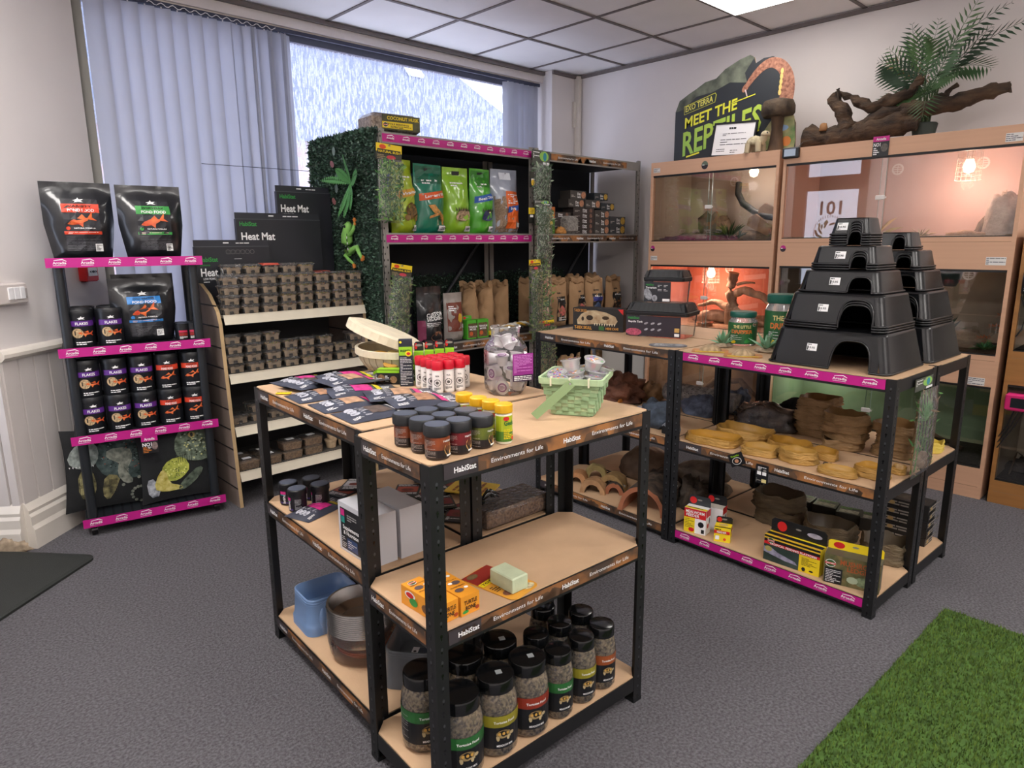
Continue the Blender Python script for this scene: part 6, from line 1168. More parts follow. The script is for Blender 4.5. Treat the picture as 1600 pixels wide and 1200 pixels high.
RD = [(.080, -.165, .265, .125, .048, 'long yellow rock dish at the left end of the row'), (.245, -.205, .27, .16, .062, 'large yellow rock dish behind the long one'), (.085, -.375, .165, .105, .042, 'yellow rock dish in the front row behind the leaf-shaped tag'), (.235, -.42, .185, .135, .046, 'oval yellow rock dish in the second row'), (.092, -.535, .14, .10, .033, 'lower of two stacked yellow rock dishes in mid-row'), (.092, -.533, .135, .10, .036, 'upper of two stacked yellow rock dishes in mid-row'), (.215, -.572, .12, .09, .045, 'small yellow rock dish behind the stacked pair'), (.058, -.70, .15, .075, .032, 'shallow yellow rock dish at the shelf edge, near the corner post'), (.135, -.795, .115, .095, .026, 'lower small yellow rock dish beside the corner post'), (.135, -.792, .11, .09, .028, 'upper small yellow rock dish beside the corner post'), (.235, -.845, .06, .055, .035, 'smallest yellow rock dish at the right end of the shelf')]
for k, (u, v, w, d, h, lb) in enumerate(RD): ob('rock_dish', rdish(w*1.06, d*1.14, h*.74, Y1 if k % 3 else '#a87a2c', Y2, k*3.1), loc=rp_(u, v, ZM+(.0235 if k == 5 else .0185 if k == 9 else 0)), rot=A('R', -90+(6, -4, 3, -5, 8, -6, 4, 3, 5, -4, 0)[k]), label=lb, cat='dish', group='yellow rock dishes on the middle shelf')
ST = [(.535, -.40, .205, .17, .038, 5, 'round stack'), (.43, -.565, .19, .165, .040, 4, 'second stack'), (.47, -.752, .17, .16, .036, 4, 'stack behind the corner post')]
for s_, (u, v, w, d, h, n, nm) in enumerate(ST):
    for k in range(n):
        ob('rock_dish', rdish(w*(1-.015*k), d*(1-.01*k), h, BR1, BR2, 20+s_*7+k*1.7), loc=rp_(u+.006*sin(k*2), v+.006*cos(k*2), ZM+k*(h-.004)), rot=A('R', -90+12*sin(k*3+s_)), label='brown rock-effect dish in the %s, %s up' % (nm, ORD[k]), cat='dish', group='stacked brown rock dishes')
ob('rock_dish', rdish(.12, .11, .045, '#c9ac3a', '#d9c15a', 91), loc=rp_(.635, -.815, ZM), rot=A('R', -90), label='bright yellow rock dish at the end of the rear unit\'s middle shelf', cat='dish')
def rock(name, lb, u, v, z, sz, c1, c2, seed, rot=0, amp=.2, ridge=.25, film_=False, cat='rock', fr=2.4, bump=.8, rough=.75):
    m = MB(); m.blob((0, 0, 0), sz, mt(c1, rough, col2=c2, vs=16, var=.2, bump=bump, bs=40), amp, fr, seed, 30, 18, True, ridge); o = ob(name, m, label=lb if not film_ else None, cat=cat if not film_ else None)
    if film_:
        r_ = root(name, lb, cat, rp_(u, v, z), A('R', rot)); o.parent = r_; o.name = 'rock_body'; m = MB(); m.blob((0, 0, 0), [q_*1.06 for q_ in sz], CLEAR2, amp, fr, seed, 26, 16, True, ridge); ob('wrapping', m, r_); return r_
    o.location = rp_(u, v, z); o.rotation_euler.z = A('R', rot); return o
rock('wrapped_rock', 'grey hide rock in shiny clear wrap behind the yellow dishes', .475, -.185, ZM, (.085, .13, .075), '#3f4048', '#6b5a52', 7, 0, film_=True)
rock('hide_rock', 'blue-grey ribbed hide rock left of the wrapped one', .475, .165, ZM, (.07, .10, .065), '#4a5468', '#77819a', 9)
rock('hide_rock', 'pointed blue-grey furry-looking rock near the rear post', .62, .05, ZM, (.055, .06, .085), '#3d4450', '#8089a0', 12, 0, .3)
rock('hide_rock', 'small dark blue-grey rock at the very back near the rear post', .70, .19, ZM, (.06, .07, .06), '#39404e', '#6a7386', 14)
rock('hide_rock', 'round black cave rock standing before the greenish cabinet', .66, -.235, ZM, (.075, .10, .085), '#0d0e11', '#16181c', 16, 0, .06, 0)
rock('hide_rock', 'tall dark blue hide rock at the corner of the left table', .13, .185, ZM, (.075, .10, .085), '#2b323d', '#4a5666', 18)
rock('volcano_ornament', 'reddish-brown volcano ornament behind the green basket', .44, .665, ZM, (.11, .135, .09), '#5e3a2e', '#8a5a44', 21, 0, .3, .5)
rock('volcano_ornament', 'smaller tan rock ornament right of the volcano', .56, .56, ZM, (.06, .08, .06), '#8a6a4c', '#c09a70', 23, 0, .3, .4)
m = MB(); m.tube([(0, -.0, .055), (0, .14, .055), (0, .30, .055), (0, .44, .055)], [.052, .056, .054, .05], mt('#7d7876', .9, col2='#a8a19a', vs=40, bump=1, bs=60, var=.2), 18)
for k in range(140): 
    a = rnd.uniform(0, pi); y = rnd.uniform(.01, .43); m.dell(fpl((.0555*cos(a), y, .055+.0555*sin(a)), (0, 1, 0), (-sin(a), 0, cos(a)), (cos(a), 0, sin(a))), 0, 0, .005, .0018, mt('#2c2928', .9), 0, 5)
ob('cork_log', m, loc=rp_(.575, .02, ZM), rot=A('R', -2), label='speckled grey-white cholla log lying behind the blue rocks', cat='log')
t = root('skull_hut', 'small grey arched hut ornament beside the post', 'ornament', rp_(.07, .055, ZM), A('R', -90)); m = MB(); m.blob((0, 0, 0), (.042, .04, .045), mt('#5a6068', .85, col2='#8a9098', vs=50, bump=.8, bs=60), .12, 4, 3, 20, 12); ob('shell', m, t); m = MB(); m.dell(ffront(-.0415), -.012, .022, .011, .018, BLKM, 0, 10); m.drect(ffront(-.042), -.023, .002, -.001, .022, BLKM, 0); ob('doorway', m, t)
m = MB(); m.blob((0, 0, 0), (.018, .01, .022), mt('#b9762a', .6), .2, 3, 2, 10, 8); ob('small_ornament', m, loc=rp_(.36, .60, ZM), label='tiny orange cone ornament in front of the volcano', cat='ornament')
m = MB(); m.box(-.05, -.035, .0, .05, .035, .002, mt('#b9bcc8', .4)); ob('leaflet', m, loc=rp_(.33, .43, ZM+.0), rot=(rad(0), 0, A('R', 20)), label='pale blue leaflet lying on the shelf before the cholla log', cat='leaflet')
m = MB(); r = random.Random(6); [m.blob((r.uniform(-.02, .02), r.uniform(-.02, .02), 0), (.012, .009, .014), mt('#3a3530', .7), .4, 4, k, 8, 6) for k in range(5)]; ob('dark_ornament', m, loc=rp_(.10, -.645, ZM), label='small dark twiggy ornament between the yellow dishes', cat='ornament')
# tags clipped to the strip
m = MB(); m.box(-.034, -.001, 0, .034, .001, .052, BLK); f = ffront(-.001); m.text(f, 'Reptile', 0, .042, .007, LIME, w=.04); m.dell(f, 0, .02, .022, .015, INK, 1, 16); m.dell(f, 0, .02, .020, .013, BLK, 2, 16); m.dell(f, 0, .02, .010, .008, mt('#c08a6a', .5), 3, 8); ob('shelf_tag', m, loc=rp_(-.006, -.335, .448), rot=(rad(0), rad(-28), A('R', -90)), label='tilted black leaf-printed tag clipped over the brown edge strip', cat='card')
m = MB(); m.box(-.026, -.001, 0, .026, .001, .078, BLK); f = ffront(-.001); m.lines(f, -.018, .06, .018, .07, 2, INK, 1, 2); [m.drect(f, -.02+.022*(k % 2), .036+.0*k, -.003+.022*(k % 2), .05, INK, 1) for k in range(2)]; [m.dell(f, -.012+.024*k, .056, .007, .005, GREYM, 1) for k in range(2)]; m.drect(f, .0, .006, .02, .02, mt('#d9c98a', .5), 1); m.lines(f, -.022, .004, -.002, .022, 3, GREYM, 1, 4); ob('shelf_tag', m, loc=rp_(-.006, -.437, .398), rot=A('R', -90), label='black card with two white panels hanging under the brown edge strip', cat='card')
# plant pack hanging on the end of the front unit
o = place(ppack(.17, .36, .045, 77, ('#5c8a4a', '#88a86a', '#3f6a3a', '#a08a6a'), 90, 'none'), rp_(.235, -.897, .505), A('R', 0), 'clear boxed succulent hanging on the end of the table with the black hides', 'plant')
m = MB(); m.T = Matrix.Translation((0, -.02, .2)); r = random.Random(9)
for k in range(11): a = -1.3+k*.26; m.add([(0, 0, 0), (.05*sin(a)-.008, -.004, .05*cos(a)), (.09*sin(a), 0, .09*cos(a)), (.05*sin(a)+.008, -.004, .05*cos(a))], [(0, 1, 2, 3)], mt('#5f9a5a', .5))
m.T = Matrix(); m.blob((0, -.02, .03), (.04, .018, .045), mt('#8f7a68', .9, var=.3, vs=50), .25, 4, 3, 12, 8); ob('succulent', m, o)
# ---------------- bottom shelf
ZL = .074
def cave(w, d, h, c1, c2, seed, th=.026):
    m = MB(); M1 = mt(c1, .75, col2=c2, vs=18, var=.12, bump=.7, bs=40); M2 = mt('#5f4a38', .9, var=.2, vs=20); n = 18; O = []; I = []
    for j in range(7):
        y = -d/2+d*j/6; o_ = []; i_ = []
        for k in range(n+1):
            a = pi*k/n; q_ = 1+.14*noise.noise(Vector((cos(a)*2, y*16, seed+sin(a)))); e = 1-.12*(j/6)**2; o_.append((w/2*cos(a)*q_*e, y, max(0, h*sin(a)**.85*q_*e))); i_.append(((w/2-th)*cos(a)*e, y, max(0, (h-th)*sin(a)*e)))
        O.append(o_); I.append(i_)
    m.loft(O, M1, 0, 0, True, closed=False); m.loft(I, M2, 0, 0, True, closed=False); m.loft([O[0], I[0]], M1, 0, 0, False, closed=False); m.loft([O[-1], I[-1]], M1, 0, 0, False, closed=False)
    return m
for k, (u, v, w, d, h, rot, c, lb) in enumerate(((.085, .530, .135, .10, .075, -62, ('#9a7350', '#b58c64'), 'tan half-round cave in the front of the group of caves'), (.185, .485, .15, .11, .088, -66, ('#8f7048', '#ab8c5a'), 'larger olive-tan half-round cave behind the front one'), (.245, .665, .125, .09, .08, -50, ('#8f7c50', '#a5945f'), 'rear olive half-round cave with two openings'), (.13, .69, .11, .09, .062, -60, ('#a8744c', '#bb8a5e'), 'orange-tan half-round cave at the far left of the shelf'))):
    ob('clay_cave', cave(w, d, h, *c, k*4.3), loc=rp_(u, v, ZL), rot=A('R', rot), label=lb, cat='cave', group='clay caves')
rock('dome_hide', 'large smooth brown dome hide at the back of the bottom shelf', .50, .51, ZL, (.13, .155, .115), '#5f4a38', '#7a6350', 33, 0, .08, .05, cat='hide', rough=.5, bump=.3)
rock('stone_hide', 'lower of two stacked flat grey-brown stone hides', .505, .155, ZL, (.11, .15, .055), '#6b5e50', '#8a7c6c', 35, 0, .1, .1, cat='hide')
rock('stone_hide', 'upper of two stacked flat grey-brown stone hides', .505, .165, ZL+.070, (.10, .135, .06), '#6b5e50', '#8a7c6c', 36, 5, .12, .1, cat='hide')
def logh(w, L_, h, seed):
    m = MB(); n = 18; BK = mt('#2f2722', .95, col2='#5a4a3e', vs=22, var=.3, bump=1.0, bs=30); IN = mt('#9a5f42', .8, var=.15, vs=20); O = []; I = []
    for j in range(9):
        y = L_*j/8; O.append([(w/2*cos(pi*k/n)*(1+.1*noise.noise(Vector((k*.7, y*20, seed)))), y, h*sin(pi*k/n)*(1+.1*noise.noise(Vector((k*.7, y*20, seed))))) for k in range(n+1)]); I.append([((w/2-.022)*cos(pi*k/n), y, (h-.022)*sin(pi*k/n)) for k in range(n+1)])
    m.loft(O, BK, 0, 0, True, closed=False); m.loft(I, IN, 0, 0, True, closed=False); m.loft([O[0], I[0]], IN, 0, 0, False, closed=False); m.loft([O[-1], I[-1]], IN, 0, 0, False, closed=False); return m
t = root('half_log', 'large half-log hide with dark bark and reddish cut end', 'log', rp_(.015, .17, ZL), A('R', -72)); ob('bark', logh(.235, .33, .135, 3), t)
m = MB(); f = fpl((.075, .2, .118), (0, 1, 0), (-.8, 0, .6), (.6, 0, .8)); m.drect(f, -.05, -.05, .05, .03, mt('#4a4238', .5), 3); m.lines(f, -.045, -.045, .045, .025, 5, INK, 4, 3); ob('paper_label', m, t)
t = root('half_log', 'small half-log hide wrapped in a black and white label', 'log', rp_(.115, .425, ZL), A('R', -60)); ob('bark', logh(.10, .13, .06, 5), t); m = MB()
n = 10
for a0_, a1_, mm, l in ((.15, .85, mt('#c9c7c4', .5), 1), (.22, .5, BLK, 2), (.55, .8, mt('#55504c', .5), 2)): m.loft([[((.055+l*.0006)*cos(pi*(a0_+(a1_-a0_)*k/n)), y, (.066+l*.0006)*sin(pi*(a0_+(a1_-a0_)*k/n))) for k in range(n+1)] for y in ((.035+l*.002), (.10-l*.002))], mm, 0, 0, False, closed=False)
ob('paper_label', m, t)
rock('bark_piece', 'dark rough bark piece behind the half-log hide', .30, .075, ZL, (.08, .06, .09), '#2c2520', '#54463a', 41, 0, .3, .4, cat='bark')
m = MB(); [m.tube([(0, 0, .004), (.02*cos(k), .02*sin(k), .014), (.045*cos(k), .045*sin(k), .003)], .003, BLK, 5) for k in range(6)]; ob('dark_ornament', m, loc=rp_(.33, .63, ZL), label='small black spidery ornament behind the caves', cat='ornament')
def fmw(c):
    def d(m, f): m.drect(f, 0, 0, .10, .112, c, 0); m.drect(f, 0, .07, .10, .112, RED, 1); m.text(f, 'MEALWORM', .05, .098, .013, INK, w=.085, l=3); m.text(f, 'FEEDER', .04, .082, .012, INK, w=.06, l=3); m.drect(f, .0, 0, .05, .07, YEL, 1); m.lines(f, .005, .02, .045, .065, 6, BLK, 2, 3, .3); m.dell(f, .035, .014, .014, .010, RED, 2, 8); m.dell(f, .078, .045, .014, .014, BLK, 2, 8); m.drect(f, .08, .006, .094, .024, BLK, 2)
    return d
def smw(m, f): m.drect(f, 0, 0, .05, .112, WHT, 0); m.drect(f, .0, .08, .05, .112, RED, 1); m.dell(f, .02, .04, .01, .012, RED, 2, 8); m.dell(f, .035, .06, .006, .016, BLK, 2, 8)
t = carton('feeder_carton', .10, .05, .112, WHT, fmw(WHT), None, lambda m, f: (m.drect(f, 0, 0, .1, .02, YEL), m.drect(f, 0, .02, .1, .05, WHT), m.drect(f, .01, .01, .08, .016, BLK, 1)), smw, .045, mt('#2b3036', .5)); place(t, rp_(.047, -.118, ZL), A('R', -78), 'white, red and yellow mealworm feeder carton at the left of the pink-edged shelf', 'box')
t = carton('feeder_carton', .09, .05, .105, WHT, None, None, lambda m, f: m.drect(f, 0, 0, .09, .05, mt('#d9d2c8', .5)), smw, .045, BLK); place(t, rp_(.135, -.15, ZL), A('R', -78), 'second white and red feeder carton just behind the mealworm feeder', 'box')
def ybx(m, f): m.drect(f, 0, .038, .065, .052, RED, 1); m.lines(f, .004, .052, .06, .062, 1, BLK, 1, 2); m.text(f, 'FEEDER', .032, .045, .008, INK, w=.04, l=3); m.drect(f, .006, .01, .022, .028, WHT, 1); m.dell(f, .045, .014, .006, .006, ORG, 1)
t = carton('feeder_carton', .068, .055, .066, YEL, ybx, None, lambda m, f: (m.dell(f, .034, .03, .02, .014, mt('#c9b06a', .5)), m.drect(f, 0, .0, .068, .008, BLK)), ybx, .03, BLK); place(t, rp_(.055, -.245, ZL), A('R', -66), 'small yellow and red feeder carton next to the mealworm feeder', 'box')
def ffp(m, f): 
    m.drect(f, 0, .075, .225, .108, BLK, 0); m.drect(f, 0, .07, .225, .082, RED, 1); m.text(f, 'TROPICAL FEEDING PLATFORM', .118, .076, .008, INK, w=.19, l=3); m.drect(f, 0, .094, .225, .1, mt('#d9b02a', .5), 1); m.drect(f, 0, 0, .145, .07, mt('#1f2f2a', .5, col2='#3a4a44', vs=12), 1); m.dpoly(f, [(.0, .058), (.03, .06), (.06, .045), (.13, .03), (.14, .018), (.09, .02), (.03, .03), (.0, .036)], mt('#8d8aa0', .5, var=.3, vs=60), 2); m.dell(f, .02, .052, .015, .011, mt('#a59a5a', .5), 3)
    m.lines(f, .155, .028, .215, .062, 6, BLK, 2, 3, .3); m.dell(f, .165, .013, .008, .009, BLK, 2, 6); m.dell(f, .195, .013, .009, .004, BLK, 2, 6); logo(m, f, .028, .088, .012)
t = carton('feeding_platform_carton', .225, .055, .108, YEL, ffp, None, lambda m, f: (m.drect(f, 0, .0, .225, .012, mt('#d9b02a', .5)), m.drect(f, 0, .014, .225, .04, BLK), m.lines(f, .01, .042, .2, .052, 1, mt('#b9762a', .5), 1, 2)), None, .058, BLK); place(t, rp_(.052, -.565, ZL), A('R', -88), 'yellow and black floating feeding platform carton on the pink-edged shelf', 'box')
m = MB(); f = ffront(.0252); m.dell(f, .065, .137, .03, .010, mt('#a5a0b0', .5, var=.3, vs=60), 1); ob('printing', m, t)
def fml(m, f): m.drect(f, 0, 0, .19, .115, mt('#4a5a35', .5, col2='#7a6a45', vs=35, var=.3), 0); m.text(f, 'MUSHROOM', .12, .092, .020, mt('#a8562a', .5), w=.13, l=3); m.text(f, 'LEDGE', .115, .070, .017, mt('#a8562a', .5), w=.07, l=3); m.drect(f, .004, .0, .065, .062, BLK, 1); m.lines(f, .008, .004, .06, .056, 8, INK, 2, 3, .3); m.dell(f, .14, .03, .035, .02, mt('#7a8a6a', .5, var=.4, vs=80), 2, 12); m.dell(f, .10, .03, .02, .014, mt('#a9b59a', .5), 3, 9); logo(m, f, .022, .08, .015)
t = carton('mushroom_ledge_carton', .19, .06, .115, mt('#4d4a40', .5), fml, None, None, None, .035, YEL); place(t, rp_(.068, -.785, ZL), A('R', -76), 'green and brown mushroom ledge carton behind the corner post', 'box')
DB1, DB2 = '#574a38', '#6f6048'
for k, (u, v, w, d, h, z, lb) in enumerate(((.44, -.305, .25, .20, .07, 0, 'lower of the two large dark brown water dishes stacked at left'), (.445, -.295, .235, .185, .075, .062, 'upper of the two large dark brown water dishes stacked at left'), (.40, -.545, .22, .19, .085, 0, 'large dark brown water dish behind the feeding platform carton'), (.385, -.775, .19, .17, .085, 0, 'large brown water dish at the right end of the bottom shelf'))):
    ob('water_dish', rdish(w, d, h, DB1, DB2, 50+k*2.3), loc=rp_(u if u > .3 else u, v, ZL+z), rot=A('R', -90+6*k), label=lb, cat='dish', group='dark brown water dishes')
def lbox(m, f): m.lines(f, .01, .006, .15, .03, 2, mt('#8f8a84', .5), 1, 3); m.dell(f, .03, .018, .012, .009, mt('#a58a5a', .5), 2)
bx_ = Many(carton('decor_carton', .17, .10, .036, mt('#1d1d1f', .4), lbox, None, lambda m, f: m.dell(f, .085, .05, .06, .03, mt('#5a5248', .5, var=.4, vs=40)), lbox))
for k in range(5): bx_(rp_(.665, -.765, ZL+k*.0365), A('R', -88+2*(k % 2)), 'flat black carton in the pile of five on the rear bottom shelf, %s up' % ORD[k], 'flat black cartons on the rear bottom shelf')
b2_ = Many(carton('decor_carton', .10, .09, .06, mt('#22221f', .4), None, None, lambda m, f: (m.drect(f, .01, .01, .09, .05, mt('#8a8676', .5, var=.5, vs=60)), m.lines(f, .01, .055, .09, .085, 2, mt('#5a8a3a', .5), 1, 3))))
for k, v in enumerate((-.31, -.42, -.53, -.63)): b2_(rp_(.64+.01*(k % 2), v, ZL), A('R', -84+4*k), 'small printed black carton in the row behind the water dishes, %s from left' % ORD[k], 'small black cartons behind the water dishes')
for o in COL.objects:
    if o.name.startswith('decor_carton') and not o.parent: o['category'] = 'box'
# ================================================================ wooden vivariums along the right wall
BEE = mt('#cba083', .5, var=.05, vs=3, stretch=(.3, 3, 12), name='beech_board'); OAK = mt('#9a6a38', .5, var=.12, vs=4, stretch=(1, 1, 10), name='oak_board')
XV = 4.104
def viv(label, y0, W, z0, z1, gb, gt, back, floor_, side=BEE, vents=2, xv=XV, D=.49, mul=(), split=.5):
    t = root('vivarium', label, 'vivarium', (xv, y0, z0), -pi/2); H_ = z1-z0; T_ = .018
    m = MB()
    for x in (0, W-T_): m.box(x, 0, 0, x+T_, D, H_, side)
    m.box(T_, 0, H_-T_, W-T_, D, H_, side); m.box(T_, 0, .0, W-T_, D, T_, side); m.box(T_, D-.006, T_, W-T_, D, H_-T_, back); ob('cabinet', m, t)
    # inner lining so that the walls of the tank show the back colour
    m = MB(); m.box(T_+.0005, .03, T_, T_+.002, D-.007, H_-T_, back); m.box(W-T_-.002, .03, T_, W-T_-.0005, D-.007, H_-T_, back)
    for k in range(vents):
        x = W*(.5 if vents == 1 else (.40+.36*k)); f = fpl((x, D-.0065, H_*.80), (1, 0, 0), (0, 0, 1), (0, -1, 0)); g = mt('#c9c2bc', .4)
        for j in range(20): a = j*pi/10; m.dell(f, .028*cos(a), .028*sin(a), .006, .006, g, 1, 6)
        for j in (-1, 0, 1): m.drect(f, -.025, j*.012-.002, .025, j*.012+.002, g, 2)
        m.drect(f, -.002, -.025, .002, .025, g, 2)
    ob('lining', m, t)
    m = MB(); m.box(T_, .0, gt+.008-z0, W-T_, .016, H_-T_, side); ob('top_rail', m, t)
    m = MB(); m.box(T_, .0, T_, W-T_, .016, gb-z0-.003, side); m.box(T_, -.0006, T_+.045, W-T_, .0, T_+.047, mt('#8f6f52', .6)); ob('bottom_rail', m, t)
    m = MB(); m.box(T_, .004, gt-z0-.004, W-T_, .022, gt-z0+.009, BLKM); m.box(T_, .004, gb-z0-.005, W-T_, .022, gb-z0+.002, BLKM); ob('glass_track', m, t)
    for k, (a, b, y) in enumerate(((T_, W*split+.015, .008), (W*split-.015, W-T_, .015))):
        m = MB(); m.box(a, y, gb-z0, b, y+.004, gt-z0, GLASS); 
        for e in (b,) if k == 0 else (a,): m.box(e-.0008, y-.0005, gb-z0, e+.0008, y+.0045, gt-z0, mt('#7d9088', .3))
        o = ob('glass_door', m, t)
    m = MB(); m.box(W*split-.03, .001, (gb+gt)/2-z0-.012, W*split+.018, .008, (gb+gt)/2-z0+.012, mt('#d6d2ce', .4), .002); m.box(W*split+.018, .002, (gb+gt)/2-z0-.005, W*split+.026, .007, (gb+gt)/2-z0+.005, mt('#d6d2ce', .4)); ob('glass_lock', m, t)
    m = MB(); m.blob((W/2, D*.52, T_), (W*.52, D*.5, .05), floor_, .12, 3, int(z0*10+W*9), 30, 8) if False else m.box(T_, .03, T_, W-T_, D-.01, gb-z0+.006, floor_); ob('substrate', m, t)
    return t
def sticker(t, x, z, w=.06, h=.03, seed=1):
    m = MB(); f = ffront(-.0004); m.drect(f, x, z, x+w, z+h, mt('#dcdad8', .6), 0); m.lines(f, x+.002, z+.002, x+w-.003, z+h-.002, 4, mt('#4a4a55', .6), 1, seed, .4); return ob('paper_label', m, t)
def badge(t, x, z, r=.018, c=PINK):
    m = MB(); f = ffront(-.0004); m.dell(f, x, z, r, r*1.1, c, 0, 20); m.dpoly(f, [(x+r*cos(a), z-r*.0+r*1.1*sin(a)) for a in [pi+pi*k/12 for k in range(13)]], mt('#2a2026', .5), 1); m.lines(f, x-r*.7, z-.003, x+r*.7, z+.006, 1, INK, 2, 2); return ob('round_badge', m, t)
BK1 = mt('#b0a090', .8, var=.1, vs=3); BK2 = mt('#a8604a', .8, var=.1, vs=3); BK3 = mt('#b39a90', .8, var=.05, vs=3); BK4 = mt('#857868', .85, var=.2, vs=4); BK5 = mt('#26261f', .9, var=.3, vs=5); BK6 = mt('#7d9478', .8, var=.15, vs=2)
SUB = mt('#7d664e', .95, var=.35, vs=50, bump=.8, bs=80); SUB2 = mt('#a98f74', .95, var=.25, vs=50, bump=.6, bs=80); SUBD = mt('#2f2a22', .95, var=.4, vs=50, bump=.8, bs=80)
def decor(par, name, m, **k): return ob(name, m, par, **k)
def brock(par, c, sz, c1, c2, seed, amp=.25): m = MB(); m.blob(c, sz, mt(c1, .85, col2=c2, vs=14, var=.2, bump=.7, bs=40), amp, 2.6, seed, 24, 14, True, .2); return ob('rock', m, par)
def grasst(par, c, n, L_, col, seed, spread=1.0, w=.004, name='plant'):
    m = MB(); r = random.Random(seed); c = Vector(c)
    for k in range(n):
        a = r.uniform(0, 2*pi); el = r.uniform(.25, 1.4); d = Vector((cos(a)*cos(el)*spread, sin(a)*cos(el)*spread, sin(el))); q_ = L_*r.uniform(.6, 1.1); e = d.cross(Vector((0, 0, 1))).normalized()*w; p = c+d*.01
        m.add([p-e, p+e, p+d*q_*.6+e*.8-Vector((0, 0, q_*.05)), p+d*q_-Vector((0, 0, q_*.25)), p+d*q_*.6-e*.8-Vector((0, 0, q_*.05))], [(0, 1, 2, 3, 4)], mt(col[k % len(col)], .6))
    return ob(name, m, par)
def lamp(par, x, y, z, col, energy, cage=True, rad__=.03):  # also builds the added fill lamps, those without a cage
    m = MB(); m.lathe([(.0, z-.085), (.022, z-.075), (.03, z-.05), (.02, z-.02), (.014, z)], mt('#ffd9a8', .4, emit=5), 14, 0, 0, cx=x, cy=y); m.lathe([(.018, z-.012), (.018, z+.03)], WHT, 12, cx=x, cy=y); b_ = ob('heat_or_fill_lamp', m, par)
    if cage:
        m = MB(); 
        for k in range(16): a = k*pi/8; m.tube([(x+.055*cos(a), y+.055*sin(a), z+.03), (x+.06*cos(a), y+.06*sin(a), z-.12)], .0009, mt('#a89a90', .4, .6), 4)
        for j in range(7): m.tube([(x+(.055+.001*j)*cos(a), y+(.055+.001*j)*sin(a), z+.02-.023*j) for a in [2*pi*k/20 for k in range(21)]], .0009, mt('#a89a90', .4, .6), 4, 0)
        ob('lamp_guard', m, b_)
    l = bpy.data.lights.new('heat_or_fill_light', 'POINT'); l.color = col; l.energy = energy; l.shadow_soft_size = rad__; lo = bpy.data.objects.new('heat_or_fill_light', l); COL.objects.link(lo); lo.parent = b_; lo.location = (x, y-.01, z-.14)
    return b_
def branch(par, paths, c1='#6b5a4a', c2='#8f7a63', name='branch'):
    m = MB(); 
    for pts, rr__ in paths:
        P_ = []; R_ = []
        for i in range(len(pts)-1):
            for s_ in range(4):
                t = s_/4; p = Vector(pts[i]).lerp(Vector(pts[i+1]), t); w = rr__[i]*(1-t)+rr__[i+1]*t; P_.append(p+Vector((noise.noise(p*30), noise.noise(p*31+Vector((3, 0, 0))), noise.noise(p*29+Vector((0, 5, 0)))))*w*.5); R_.append(w*(1+.3*noise.noise(p*50)))
        P_.append(Vector(pts[-1])); R_.append(rr__[-1]); m.tube(P_, R_, mt(c1, .9, col2=c2, vs=20, var=.2, bump=1, bs=40, stretch=(1, 1, .3)), 10)
    return ob(name, m, par)
Z3, Z2, Z1 = 1.268, .672, 0
# --- narrow column
v13 = viv('top vivarium of the narrow column at the corner, black pipe and rocks inside', 2.903, .925, Z3, 1.880, 1.350, 1.785, BK1, SUB); sticker(v13, .02, .545, .055, .03, 1); badge(v13, .035, .03); badge(v13, .42, .565, .024, mt('#5f6a5a', .4))
lamp(v13, .62, .28, .575, (1, .9, .82), .45, False); brock(v13, (.30, .36, .08), (.12, .08, .13), '#5a4a3e', '#7d6a55', 1); brock(v13, (.18, .30, .09), (.12, .08, .035), '#6b6258', '#9a9088', 2); brock(v13, (.62, .34, .08), (.16, .09, .05), '#6f6152', '#94826c', 3)  # first lamp is added near the top to lighten the tank's inside
m = MB(); m.tube([(.44, .42, .47), (.46, .38, .40), (.52, .34, .33), (.62, .32, .27), (.72, .30, .235), (.86, .30, .21)], [.022]*6, mt('#23282a', .5, var=.2), 12); decor(v13, 'pipe', m)
m = MB()
for k, (x, z, w, a) in enumerate(((.60, .18, .17, -.45), (.66, .24, .2, -.3), (.62, .10, .26, -.35))): m.T = Matrix.Translation((x, .26+.03*k, z)) @ Matrix.Rotation(-a, 4, 'Y'); m.prism([(0, 0), (w, 0), (w*.96, .07), (.02, .09), (-.01, .05)], 0, .03, mt('#8a6b52', .85, col2='#a98a6c', vs=12, var=.2))
decor(v13, 'slate', m); grasst(v13, (.50, .22, .09), 34, .16, ('#33502c', '#4a6a3a', '#2a4024'), 3)
brock(v13, (.15, .12, .085), (.12, .05, .02), '#6a3a5a', '#8a6a6a', 7); grasst(v13, (.62, .12, .09), 14, .08, ('#2f4a3a', '#3f5f52'), 5)
m = MB(); m.box(.72, .44, .33, .86, .47, .52, mt('#2e3030', .6), .01); m.box(.73, .436, .50, .84, .445, .515, mt('#d9cf9a', .5)); decor(v13, 'dark_box', m)  # dark box with a pale strip near its top
v12 = viv('middle vivarium of the narrow column, glowing orange with a forked branch', 2.903, .925, Z2, 1.268, .765, 1.178, BK2, SUB2); sticker(v12, .02, .545, .055, .03, 2)
lamp(v12, .33, .30, .50, (1, .60, .45), 1.9); branch(v12, [([(.50, .3, .09), (.52, .28, .24), (.50, .28, .36), (.53, .26, .46)], [.05, .042, .03, .038]), ([(.50, .28, .3), (.62, .26, .34), (.76, .24, .31), (.89, .22, .22)], [.03, .028, .024, .014]), ([(.52, .3, .2), (.66, .2, .18), (.84, .15, .13)], [.03, .022, .01]), ([(.5, .28, .22), (.38, .3, .25), (.26, .26, .22)], [.03, .02, .01]), ([(.55, .27, .38), (.62, .26, .40), (.69, .25, .395)], [.012, .01, .006])], '#8a745e', '#b59c80')
branch(v12, [([(.2, .36, .1), (.36, .3, .16), (.5, .34, .12)], [.04, .045, .04])], '#9a8470', '#c2ad96', 'log'); brock(v12, (.75, .34, .09), (.12, .08, .06), '#7a5a44', '#a58a6a', 12)
